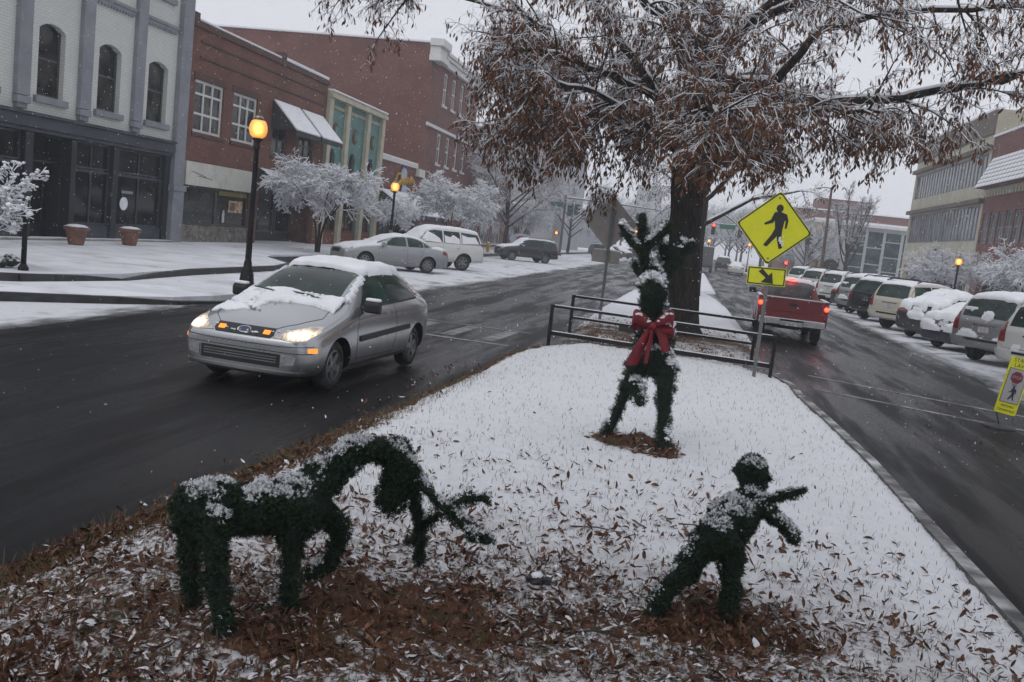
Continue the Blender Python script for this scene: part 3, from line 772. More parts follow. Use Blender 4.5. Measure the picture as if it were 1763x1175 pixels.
# emblem: two pale ovals crossed by a ring of yellow script
def disc(u, z, ru, rz, d0, d1, rot=0.0, n=22):
    return ([(u + ru * math.cos(t) * math.cos(rot) - rz * math.sin(t) * math.sin(rot), z + ru * math.cos(t) * math.sin(rot) + rz * math.sin(t) * math.cos(rot)) for t in np.linspace(0, 2 * math.pi, n, endpoint=False)], d0, d1)
EY = mat('yellow_script', (.55, .33, .04), .6, var=.4, vscale=8); EB = mat('pale_blue_paint', (.42, .45, .55), .6, var=.15, vscale=2); EN = mat('navy_paint', (.05, .05, .14), .6)
em = part(FLEFT, 'wall_emblem', EB, b, prisms=[disc(59.3, 5.0, .62, .42, .05, .09), disc(59.6, 3.9, .62, .45, .05, .09)])
part(FLEFT, 'emblem_outline', EN, em, prisms=[disc(59.3, 5.08, .72, .5, .02, .048), disc(59.65, 3.84, .75, .54, .02, .048)])
mb = MB(FLEFT)
for sgn, pts in ((1, [(58.0, 4.15), (57.6, 4.5), (57.8, 4.95), (58.5, 5.0), (58.6, 4.6), (58.1, 4.35)]), (1, [(58.3, 4.25), (58.7, 4.65), (58.95, 4.3), (59.15, 4.7), (59.4, 4.35), (59.6, 4.8), (59.85, 4.45), (60.05, 4.85), (60.4, 4.5), (60.7, 4.95), (61.0, 4.6)]), (1, [(60.9, 4.9), (61.5, 4.6), (61.5, 4.05), (61.0, 3.75)])):
    mb.tube([(u, .12, z) for u, z in pts], .075, 5)
mb.build('emblem_script', EY, em)

# brick shop row and pale towers further along the left side
b = thing('brick_shop_row', 'low brick shop row with white stone band beyond the tall brick building', 'building')
mb = MB(FLEFT); hs = [(78.6 + k * 3.1, 79.8 + k * 3.1, 4.3, 6.0) for k in range(5)] + [(78.4 + k * 5, 82.4 + k * 5, .5, 2.8) for k in range(3)]
wall(mb, 77.5, 95, .2, 8.4, hs, .25); body_box(mb, FLEFT, 77.5, 95, -14, .2, 8.4); mb.build('wall', MAT['red_brick_far'], b)
for h in hs: window(FLEFT, b, *h, MAT['white_frame'], GLASS_SKY, d=-.1, cols=2, rows=(), fw=.12)
part(FLEFT, 'belt_course', MAT['white_frame'], b, [(77.6, 90, .0, .15, 6.9, 7.4)])
part(FLEFT, 'coping', MAT['snow'], b, [(77.5, 95, -.3, .2, 8.402, 8.55)])
b = thing('pale_office_block', 'pale grey flat roofed block standing far back above the brick shop row', 'building')
MAT['pale_stone'] = mat('pale_stone', (.36, .37, .38), .8, var=.1, vscale=.5); MAT['mid_stone'] = mat('grey_stone', (.20, .21, .23), .8, var=.1, vscale=.5)
FB = Facade(0, 122, 1, 0, 0, -1)
hs = [(-35.5 + k * 2.1, -34.2 + k * 2.1, 11.2, 13.8) for k in range(9)]
mb = MB(FB); wall(mb, -37, -17.5, 0, 15.2, hs, .3); body_box(mb, FB, -37, -17.5, -20, 0, 15.2); mb.build('wall', MAT['pale_stone'], b)
for h in hs: window(FB, b, *h, MAT['mid_stone'], GLASS_SKY, d=-.15, cols=1, rows=(), fw=.1)
part(FB, 'roof_band', MAT['mid_stone'], b, [(-37.2, -17.3, .0, .6, 14.6, 15.4)]); part(FB, 'snow_cap', MAT['snow'], b, [(-37.2, -17.3, -3, .6, 15.402, 15.7)])
b = thing('red_gabled_church', 'dark red steep gable showing through the haze behind bare trees', 'building')
FB = Facade(0, 116, 1, 0, 0, -1)
mb = MB(FB); mb.prism([(-22.5, .2), (-18.6, .2), (-18.6, 9.0), (-20.5, 13.2), (-22.5, 9.0)], -8, 0, 'y'); mb.build('wall', mat('church_wall', (.40, .40, .41), .8), b)
mb = MB(FB); mb.prism([(-22.9, 8.6), (-20.5, 13.5), (-18.2, 8.6), (-18.6, 8.6), (-20.5, 12.9), (-22.5, 8.6)], -8, .3, 'y'); mb.build('roof_edge', mat('red_trim', (.22, .07, .06), .7), b)
b = thing('corner_shop', 'small dark red corner shop with snowy awning by the left traffic signal', 'building')
FB = Facade(0, 97.5, 1, 0, 0, -1)
mb = MB(FLEFT); wall(mb, 96, 110, .2, 5.0, [(97, 101, .6, 3), (103, 108, .6, 3)], .25); body_box(mb, FLEFT, 96, 110, -9, .2, 5); mb.build('wall', mat('dark_red_boards', (.12, .035, .035), .7, var=.2), b)
window(FLEFT, b, 97, 101, .6, 3, MAT['white_frame'], GLASS, cols=2, rows=(), fw=.12); window(FLEFT, b, 103, 108, .6, 3, MAT['white_frame'], GLASS, cols=2, rows=(), fw=.12)
mb = MB(FLEFT); mb.face([(96, .02, 4.4), (104, .02, 4.4), (104, 1.8, 3.1), (96, 1.8, 3.1)]); mb.face([(96, .02, 4.4), (96, 1.8, 3.1), (96, .02, 3.1)]); mb.build('awning', MAT['snow'], b)
part(FLEFT, 'snow_cap', MAT['snow'], b, [(96, 110, -9, .1, 5.002, 5.2)])
for nm, lb, x0, x1, y, h, m in (('beige_tower', 'beige tower block fading into the haze above the left traffic signal', -17.5, -11.0, 260, 18.5, MAT['pale_stone']), ('hazy_block', 'low grey block at the far end of the left pavement', -34, -19, 215, 9, MAT['mid_stone'])):  # part of the tower's fade into haze is put into its paler grey
    b = thing(nm, lb, 'building'); FB = Facade(0, y, 1, 0, 0, -1)
    hs = [(x0 + 1 + i * 2.0, x0 + 2.1 + i * 2.0, 2.5 + j * 2.9, 4.2 + j * 2.9) for i in range(int((x1 - x0 - 1) / 2)) for j in range(int((h - 2.5) / 2.9))]
    mb = MB(FB); wall(mb, x0, x1, 0, h, hs, .3); body_box(mb, FB, x0, x1, -16, 0, h); mb.build('wall', m, b)
    for q in hs: window(FB, b, *q, MAT['mid_stone'], GLASS_SKY, d=-.15, cols=1, rows=(), fw=.12)
    part(FB, 'snow_cap', MAT['snow'], b, [(x0, x1, -16, .2, h + .002, h + .25)])

# ---------------------------------------------------------------- right side of the street
MAT['beige'] = mat('beige_panel', (.42, .40, .31), .75, var=.12, vscale=.8, dirt=((.26, .24, .19), .9, .4))
MAT['brown_band'] = mat('brown_band', (.10, .075, .055), .7, var=.3, vscale=3)
b = thing('beige_building', 'beige three storey building with two long ribbon windows above the parked cars', 'building')
sc = lambda z: (z - 2.15) * 1.114 + 2.15
U0, U1 = 70.6, 93.2
rows = [(sc(4.78), sc(7.1)), (sc(8.42), sc(10.4))]
mb = MB(FRIGHT); wall(mb, U0, U1, .2, 14.3, [(U0 + .5, U1 - .5, a, c) for a, c in rows] + [(U0 + 1, U1 - 1, .2, 3.1)], .35); body_box(mb, FRIGHT, U0, U1, -16, .2, 14.3); mb.build('wall', MAT['beige'], b)
for a, c in rows:
    n = 12; w = (U1 - U0 - 1) / n
    for k in range(n): window(FRIGHT, b, U0 + .5 + w * k, U0 + .5 + w * (k + 1), a, c, MAT['mid_stone'], GLASS_SKY, d=-.15, cols=2, rows=(), fw=.10)
for z in (sc(7.18), sc(10.55)): part(FRIGHT, 'brown_band', MAT['brown_band'], b, [(U0 - .05, U1 + .05, .002, .35, z, z + .32)])
part(FRIGHT, 'parapet_band', MAT['brown_band'], b, [(U0, U1, .002, .1, 12.6, 14.2)])
part(FRIGHT, 'snow_cap', MAT['snow'], b, [(U0, U1, -.4, .1, 14.302, 14.45)])
part(FRIGHT, 'plaque', MAT['brown_band'], b, [(79.5, 82.3, .002, .08, sc(3.7), sc(4.35))])
part(FRIGHT, 'shopfront', MAT['slate_dark'], b, [(U0 + 1, U1 - 1, -1.2, -1.1, .2, 3.1)])
for k in range(5): window(FRIGHT, b, U0 + 1.2 + k * 4.1, U0 + 5.0 + k * 4.1, .6, 3.0, MAT['dark_frame'], GLASS, d=-.8, cols=2, rows=(), fw=.1, name='shop_window')

b = thing('brick_corner_building', 'red brick building with a snowy tiled pent roof right of the beige one', 'building')
U0, U1 = 40.0, 70.5
hs = [(60.6 + k * 1.62, 62.0 + k * 1.62, sc(4.6), sc(6.5)) for k in range(6)] + [(44 + k * 3.2, 46.2 + k * 3.2, sc(4.6), sc(6.5)) for k in range(5)]
mb = MB(FRIGHT); wall(mb, U0, U1, .2, 12.3, hs + [(42, 69, .2, 3.0)], .3); body_box(mb, FRIGHT, U0, U1, -16, .2, 12.3); mb.build('wall', MAT['red_brick_far'], b)
for h in hs: window(FRIGHT, b, *h, MAT['mid_stone'], GLASS_SKY, d=-.12, cols=2, rows=(.5,), fw=.10)
part(FRIGHT, 'dentil_band', MAT['cream_stone'], b, [(U0, U1, .002, .25, sc(7.75), sc(7.95))] + [(U0 + k * .6, U0 + .3 + k * .6, .002, .2, sc(7.5), sc(7.74)) for k in range(50)])
rf = part(FRIGHT, 'pent_roof', mat('roof_tile_red', (.12, .05, .04), .7), b, prisms=())
mb = MB(FRIGHT); a0, a1, z0, z1 = 40, 69.9, sc(7.97), sc(9.9)
mb.face([(a0, .9, z0), (a1, .9, z0), (a1, .02, z1), (a0, .02, z1)]); mb.face([(a1, .9, z0), (a1, .02, z0), (a1, .02, z1)]); mb.face([(a0, .9, z0), (a0, .02, z0), (a1, .02, z0), (a1, .9, z0)])
rf.data = mb.mesh('pent_roof', bpy.data.materials['roof_tile_red'])
mb = MB(FRIGHT)
for r in range(7):          # courses of snow lying on each row of tiles
    t0, t1 = r / 7 + .02, (r + 1) / 7 - .015
    p = lambda t, o: (.92 - .9 * t + o * .5, z0 + (z1 - z0) * t + o)
    for k in range(40):
        u0 = a0 + (a1 - a0) * k / 40 + .03; u1 = a0 + (a1 - a0) * (k + 1) / 40 - .03
        (d0, q0), (d1, q1) = p(t0, .07), p(t1, .04)
        mb.face([(u0, d0, q0), (u1, d0, q0), (u1, d1, q1), (u0, d1, q1)]); mb.face([(u0, d0, q0), (u1, d0, q0), (u1, d0, q0 - .07), (u0, d0, q0 - .07)])
mb.build('snow', MAT['snow'], rf)['kind'] = 'stuff'
part(FRIGHT, 'shopfront', MAT['slate_dark'], b, [(42, 69, -1.2, -1.1, .2, 3.0)])
for k in range(6): window(FRIGHT, b, 42.3 + k * 4.4, 46.3 + k * 4.4, .6, 2.9, MAT['dark_frame'], GLASS, d=-.8, cols=2, rows=(), fw=.1, name='shop_window')
part(FRIGHT, 'snow_cap', MAT['snow'], b, [(U0, U1, -.4, .1, 12.302, 12.45)])

# glass fronted building across the side street
b = thing('glass_building', 'low building with white framed teal glass grid and a tan stone end', 'building')
FG = Facade(0, 118, 1, 0, 0, -1)
mb = MB(FG); gx0, gx1, gz0, gz1 = 18.2, 26.4, .8, 7.0
wall(mb, 14.0, 27.5, .2, 7.6, [(gx0, gx1, gz0, gz1)], .4); body_box(mb, FG, 14, 27.5, -16, .2, 7.6); mb.build('wall', MAT['pale_stone'], b)
for k in range(4):
    w = (gx1 - gx0) / 4
    window(FG, b, gx0 + w * k, gx0 + w * (k + 1), gz0, gz1, MAT['pale_stone'], GLASS_TEAL, d=-.1, cols=1, rows=((.26, .52, .76), (.34, .66), (.22, .5, .8), (.3, .62))[k], fw=.16)
for x in (14.1, 15.0, 15.9): part(FG, 'stone_pier', mat('tan_stone', (.40, .30, .17), .8, var=.15), b, [(x, x + .55, .002, .4, .2, 7.3)])
part(FG, 'cornice', MAT['white_frame'], b, [(13.9, 27.6, .0, .5, 7.3, 7.6)]); part(FG, 'snow_cap', MAT['snow'], b, [(13.9, 27.6, -16, .5, 7.602, 7.85)])
b = thing('distant_brick_building', 'dark brick building rising behind the glass one', 'building')
FG = Facade(0, 150, 1, 0, 0, -1)
hs = [(15 + k * 2.6, 16.3 + k * 2.6, 3, 5) for k in range(7)] + [(15 + k * 2.6, 16.3 + k * 2.6, 6.5, 8.5) for k in range(7)]
mb = MB(FG); wall(mb, 13.5, 34, .2, 10.6, hs, .3); body_box(mb, FG, 13.5, 34, -16, .2, 10.6); mb.build('wall', MAT['red_brick_far'], b)
for h in hs: window(FG, b, *h, MAT['white_frame'], GLASS_SKY, d=-.12, cols=1, rows=(), fw=.12)
part(FG, 'snow_cap', MAT['snow'], b, [(13.5, 34, -16, .2, 10.602, 10.8)])
part(FG, 'roof_hut', MAT['red_brick_far'], b, [(18, 26, -8, -2, 10.8, 12.6)])
# ================================================================ TREES
class Tubes:
    """fast batch of thin tubes (numpy), all in one mesh"""
    def __init__(self): self.v = []; self.f = []; self.n = 0
    def add(self, pts, rad, sides=3):
        P = np.asarray(pts, float); n = len(P)
        if n < 2: return
        D = np.empty_like(P); D[1:-1] = P[2:] - P[:-2]; D[0] = P[1] - P[0]; D[-1] = P[-1] - P[-2]
        D /= np.linalg.norm(D, axis=1)[:, None] + 1e-9
        ref = np.array([0, 0, 1.]) if abs(D[0, 2]) < .9 else np.array([0, 1., 0])
        A = np.cross(D, ref); A /= np.linalg.norm(A, axis=1)[:, None] + 1e-9
        B = np.cross(A, D)
        R = np.asarray(rad, float) * np.ones(n)
        t = np.arange(sides) * 2 * math.pi / sides + math.pi / 2
        V = P[:, None, :] + R[:, None, None] * (A[:, None, :] * np.cos(t)[None, :, None] + B[:, None, :] * np.sin(t)[None, :, None])
        self.v.append(V.reshape(-1, 3))
        i = self.n + np.arange(n * sides).reshape(n, sides)
        j = np.roll(i, -1, axis=1)
        self.f.append(np.stack([i[:-1], j[:-1], j[1:], i[1:]], -1).reshape(-1, 4))
        self.n += n * sides
    def build(self, name, m, parent, smooth=True):
        V = np.concatenate(self.v); F = np.concatenate(self.f)
        me = bpy.data.meshes.new(name)
        me.vertices.add(len(V)); me.vertices.foreach_set('co', V.astype(np.float32).ravel())
        me.loops.add(F.size); me.loops.foreach_set('vertex_index', F.astype(np.int32).ravel())
        me.polygons.add(len(F)); me.polygons.foreach_set('loop_start', np.arange(0, F.size, 4, dtype=np.int32)); me.polygons.foreach_set('loop_total', np.full(len(F), 4, np.int32))
        me.materials.append(m)
        if smooth: me.polygons.foreach_set('use_smooth', np.ones(len(F), bool))
        me.update(calc_edges=True)
        return link(bpy.data.objects.new(name, me), parent)

def grow(rng, p, d, L, r0, lev, S, out):
    """one branch, then its own side branches; S holds per-level settings"""
    s = S[lev]; n = s['n']; p = np.array(p, float); d = np.array(d, float); d /= np.linalg.norm(d)
    pts = [p.copy()]
    for k in range(n):
        d = d + rng.normal(0, s['wob'], 3) + np.array([0, 0, s['lift'] + s.get('droop', 0) * (k + 1) / n])
        d /= np.linalg.norm(d); p = p + d * L / n; pts.append(p.copy())
    out.append((np.array(pts), np.linspace(r0, r0 * s['tip'], n + 1), lev))
    side(rng, pts, r0, L, lev, S, out)

def side(rng, pts, r0, L, lev, S, out, t0=None, count=None):
    if lev + 1 >= len(S): return
    s = S[lev]; n = len(pts) - 1
    for k in range(count or s['kids']):
        t = rng.uniform(s['from'] if t0 is None else t0, 1.0)
        x = t * n; i = min(int(x), n - 1); f = x - i
        q = pts[i] * (1 - f) + pts[i + 1] * f
        ax = pts[i + 1] - pts[i]; ax = ax / (np.linalg.norm(ax) + 1e-9)
        v = rng.normal(0, 1, 3); v[2] *= s['flat']; v -= ax * v.dot(ax); v /= np.linalg.norm(v) + 1e-9
        a = math.radians(rng.uniform(*s['ang']))
        dd = ax * math.cos(a) + v * math.sin(a)
        grow(rng, q, dd, S[lev + 1]['L'] * rng.uniform(.6, 1.35) * (1.15 - .45 * t), S[lev + 1]['r'] * rng.uniform(.8, 1.2), lev + 1, S, out)

def snow_on(T, pts, rad, k=.75, extra=.006, keep=1.0, rng=None, sides=3):
    """snow lying along the top of a branch, missing where it stands steep"""
    if rng is not None and rng.random() > keep: return
    P = np.asarray(pts); R = np.asarray(rad) * np.ones(len(P))
    D = np.diff(P, axis=0); L = np.linalg.norm(D, axis=1) + 1e-9
    steep = np.abs(D[:, 2]) / L
    run = []
    for i in range(len(D) + 1):
        ok = i < len(D) and steep[i] < .86
        if ok: run.append(i)
        if (not ok) and run:
            idx = run + [run[-1] + 1]
            rr = R[idx] * k + extra; q = P[idx].copy(); q[:, 2] += R[idx] * .62 + extra * .55
            T.add(q, rr, sides); run = []

# ---- brown leaf shapes
def leaf_template(rng, L=.1, W=.028, curl=.5, fold=.35, twist=.3, n=4):
    """curled blade, base at the origin, tip along +x"""
    v = []; f = []
    a = 0; x = z = 0; ph = rng.uniform(-1, 1)
    prof = [.12, .75, 1.0, .72, .05] if n == 4 else [.2, 1.0, .1]
    for k in range(n + 1):
        w = W * prof[k] * rng.uniform(.85, 1.15); tw = twist * (k / n - .5) + ph * .2
        for s in (-1, 0, 1):
            y = s * w * math.cos(fold); h = abs(s) * w * math.sin(fold)
            v.append((x - math.sin(a) * h, y * math.cos(tw) - h * math.sin(tw) * .5, z + math.cos(a) * h + y * math.sin(tw)))
        a += curl / n * rng.uniform(.5, 1.5); x += L / n * math.cos(a); z += L / n * math.sin(a)
    for k in range(n):
        b = k * 3
        f += [(b, b + 1, b + 4, b + 3), (b + 1, b + 2, b + 5, b + 4)]
    return np.array(v), np.array(f)

def leaf_material(name, cols, snow=False):
    m, nt, b = base_mat(name)
    at = nt.nodes.new("ShaderNodeAttribute"); at.attribute_name = 'tint'
    oi = nt.nodes.new("ShaderNodeObjectInfo")
    g = nt.nodes.new("ShaderNodeNewGeometry")
    r = nt.nodes.new("ShaderNodeMath"); r.operation = 'FRACT'
    nt.links.new(math_node(nt, 'ADD', at.outputs['Fac'], math_node(nt, 'MULTIPLY', oi.outputs['Random'], .999)), r.inputs[0])
    cr = nt.nodes.new("ShaderNodeValToRGB"); el = cr.color_ramp.elements
    for i, c in enumerate(cols):
        e = el[i] if i < 2 else el.new(i / (len(cols) - 1))
        e.position = i / (len(cols) - 1); e.color = (*c, 1)
    nt.links.new(r.outputs[0], cr.inputs[0])
    c = mixc(nt, ramp(nt, noise_node(nt, g.outputs['Position'], 60, 3), .35, .7), cr.outputs[0], (.03, .015, .009))
    if snow:
        sx = nt.nodes.new("ShaderNodeSeparateXYZ"); nt.links.new(g.outputs['True Normal'], sx.inputs[0])
        k = math_node(nt, 'ADD', math_node(nt, 'ABSOLUTE', sx.outputs['Z']), math_node(nt, 'MULTIPLY', math_node(nt, 'SUBTRACT', noise_node(nt, g.outputs['Position'], 28, 4, .65), .5), 2.2))
        c = mixc(nt, ramp(nt, k, .55, .95), c, (.74, .74, .77))
    nt.links.new(c, b.inputs['Base Color']); b.inputs['Roughness'].default_value = .65; b.inputs['Specular IOR Level'].default_value = .3
    return m
OAKC = [(.13, .042, .014), (.23, .085, .026), (.09, .030, .013), (.27, .12, .040), (.18, .056, .019)]
MAT['oak_leaf'] = leaf_material('dry_oak_leaf', OAKC)
MAT['litter_leaf'] = leaf_material('fallen_leaf', [(.07, .028, .017), (.155, .062, .032), (.22, .105, .060), (.10, .039, .022), (.27, .15, .09), (.13, .044, .025)])
MAT['litter_leaf_snow'] = leaf_material('fallen_leaf_snowy', [(.08, .034, .02), (.18, .078, .038), (.11, .045, .024), (.24, .12, .065)], snow=True)

def place_many(name, templates, mats, pos, rots, scl, tid, mid, tint, parent=None):
    """one mesh from many placed copies of a few leaf shapes; rots is (n,3,3)"""
    V = []; F = []; M = []; T = []; base = 0
    for t, (tv, tf) in enumerate(templates):
        sel = np.where(tid == t)[0]
        if not len(sel): continue
        W = np.einsum('nij,vj->nvi', rots[sel], tv) * scl[sel][:, None, None] + pos[sel][:, None, :]
        V.append(W.reshape(-1, 3)); nv = len(tv)
        F.append((tf[None] + (base + np.arange(len(sel)) * nv)[:, None, None]).reshape(-1, 4)); base += nv * len(sel)
        M.append(np.repeat(mid[sel], len(tf))); T.append(np.repeat(tint[sel], nv))
    V = np.concatenate(V); F = np.concatenate(F); M = np.concatenate(M); T = np.concatenate(T)
    me = bpy.data.meshes.new(name)
    me.vertices.add(len(V)); me.vertices.foreach_set('co', V.astype(np.float32).ravel())
    me.loops.add(F.size); me.loops.foreach_set('vertex_index', F.astype(np.int32).ravel())
    me.polygons.add(len(F)); me.polygons.foreach_set('loop_start', np.arange(0, F.size, 4, dtype=np.int32)); me.polygons.foreach_set('loop_total', np.full(len(F), 4, np.int32))
    for m in mats: me.materials.append(m)
    me.polygons.foreach_set('material_index', M.astype(np.int32))
    a = me.attributes.new('tint', 'FLOAT', 'POINT'); a.data.foreach_set('value', T.astype(np.float32))
    me.update(calc_edges=True)
    return link(bpy.data.objects.new(name, me), parent)

def rot_mats(yaw, pitch, roll):
    """x axis turned by yaw, raised by pitch, rolled; arrays in, (n,3,3) out"""
    cy, sy, cp, sp, cr, sr = np.cos(yaw), np.sin(yaw), np.cos(pitch), np.sin(pitch), np.cos(roll), np.sin(roll)
    z = np.zeros_like(cy); o = np.ones_like(cy)
    Rz = np.stack([np.stack([cy, -sy, z], -1), np.stack([sy, cy, z], -1), np.stack([z, z, o], -1)], -2)
    Ry = np.stack([np.stack([cp, z, -sp], -1), np.stack([z, o, z], -1), np.stack([sp, z, cp], -1)], -2)
    Rx = np.stack([np.stack([o, z, z], -1), np.stack([z, cr, -sr], -1), np.stack([z, sr, cr], -1)], -2)
    return Rz @ Ry @ Rx

def smooth_path(pts, n=5):
    """catmull-rom through the given points"""
    P = [np.array(p, float) for p in pts]; P = [2 * P[0] - P[1]] + P + [2 * P[-1] - P[-2]]
    out = []
    for i in range(1, len(P) - 2):
        for k in range(n):
            t = k / n
            out.append(.5 * ((2 * P[i]) + (-P[i - 1] + P[i + 1]) * t + (2 * P[i - 1] - 5 * P[i] + 4 * P[i + 1] - P[i + 2]) * t * t + (-P[i - 1] + 3 * P[i] - 3 * P[i + 1] + P[i + 2]) * t ** 3))
    out.append(P[-2]); return np.array(out)

OAK_S = [dict(kids=17, **{'from': .16}, ang=(35, 75), flat=.75),
         dict(L=1.55, r=.026, n=5, wob=.10, lift=.01, droop=-.16, tip=.3, kids=9, **{'from': .12}, ang=(30, 65), flat=.8),
         dict(L=.74, r=.0085, n=4, wob=.15, lift=.0, droop=-.26, tip=.4, kids=9, **{'from': .1}, ang=(30, 65), flat=.9),
         dict(L=.31, r=.0034, n=3, wob=.18, lift=.0, droop=-.30, tip=.5, kids=0, **{'from': .1}, ang=(30, 60), flat=1)]

def oak(name, label, trunk, tr, limbs, seed, base, leaves, singles=0, group=None, snow=.82):
    """trunk and limbs as given paths (world), fine branching grown on them, snow on top, dry leaves hanging"""
    rng = np.random.RandomState(seed)
    t = thing(name, label, 'tree', base, 0, group)
    off = np.array(base, float)
    wood = Tubes(); sn = Tubes(); twigs = Tubes()
    tp = smooth_path(trunk, 6); rr = np.interp(np.linspace(0, 1, len(tp)), np.linspace(0, 1, len(tr)), tr)
    wood_tr = Tubes(); 
    # bark ridges: the trunk ring is lumpy
    wood_tr.add(tp - off, rr, 20)
    V = wood_tr.v[0].reshape(len(tp), 20, 3); c = (tp - off)[:, None, :]
    ang = np.arange(20)[None, :]; zz = np.arange(len(tp))[:, None]
    V[:] = c + (V - c) * (1 + .10 * (fbm(ang * .9 + 3, zz * .35, 3) - .5) * 2 + .05 * np.cos(ang * math.pi))[:, :, None]
    wood_tr.v[0] = V.reshape(-1, 3)
    wood_tr.build('trunk', MAT['bark'], t)
    out = []
    ends = []
    for L in limbs:
        pts = smooth_path(L['p'], 5); n = len(pts)
        pts[1:-1] += rng.normal(0, .035, (n - 2, 3))
        r = np.linspace(L['r'], L.get('tip', .035), n)
        wood.add(pts - off, r, 8)
        snow_on(sn, pts - off, r, .72, .010, 1, None, 5)
        side(rng, list(pts), L['r'], 0, 0, OAK_S, out, L.get('from'), L.get('kids'))
    lp = []; ld = []
    for pts, r, lev in out:
        sides = 5 if lev == 1 else 3
        (wood if lev == 1 else twigs).add(pts - off, r, sides)
        if rng.random() < snow: snow_on(sn, pts - off, r, .80, .0026 if lev == 3 else .005)
        if lev >= 2:
            for k in range(3 if lev == 3 else 2):
                if rng.random() < leaves * (1.25 if pts[-1][2] < 5.0 else .62 if pts[-1][2] < 6.2 else .34):
                    i = rng.randint(1, len(pts)); lp.append(pts[i] + rng.normal(0, .012, 3)); ld.append(pts[i] - pts[i - 1])
    wood.build('limbs', MAT['bark'], t)
    twigs.build('twigs', MAT['twig'], t)
    sn.build('snow', MAT['snow'], t)['kind'] = 'stuff'
    # leaves hang tip down
    lp = np.array(lp); n = len(lp)
    rg = random.Random(seed)
    tpl = [leaf_template(rg, .105, .019, rg.uniform(-.5, .9), rg.uniform(.2, .8), rg.uniform(-.8, .8)) for _ in range(8)]
    R = rot_mats(rng.uniform(0, 6.28, n), np.radians(-rng.uniform(45, 100, n)), rng.uniform(-1.5, 1.5, n))
    scl = rng.uniform(.75, 1.6, n); tid = rng.randint(0, 8, n); tint = rng.rand(n)
    keep = np.ones(n, bool)
    if singles:
        d = np.linalg.norm(lp - np.array([0, 0, 2.15]), axis=1)
        # only those inside the picture count as the largest seen
        q = lp - np.array([0, 0, 2.15]); fw = np.array(_f); u = q @ np.array(_r2) / (q @ fw); v = q @ np.array(_u2) / (q @ fw)
        vis = (np.abs(u) < .55) & (np.abs(v) < .365) & (q @ fw > 0)
        near = np.argsort(np.where(vis, d, 1e9))[:singles]
        keep[near] = False
        mes = []
        for tv, tf in tpl:
            me = bpy.data.meshes.new('leaf'); me.from_pydata(tv.tolist(), [], tf.tolist()); me.materials.append(MAT['oak_leaf']); mes.append(me)
        for i in near:
            o = bpy.data.objects.new('leaf', mes[tid[i]]); M4 = Matrix(R[i].tolist()).to_4x4() @ Matrix.Scale(float(scl[i]), 4); M4.translation = Vector(lp[i] - off); o.matrix_local = M4; link(o, t); o.matrix_local = M4
    k = np.where(keep)[0]
    o = place_many('foliage', tpl, [MAT['oak_leaf']], (lp - off)[k], R[k], scl[k], tid[k], np.zeros(len(k), int), tint[k], t)
    o['kind'] = 'stuff'
    return t

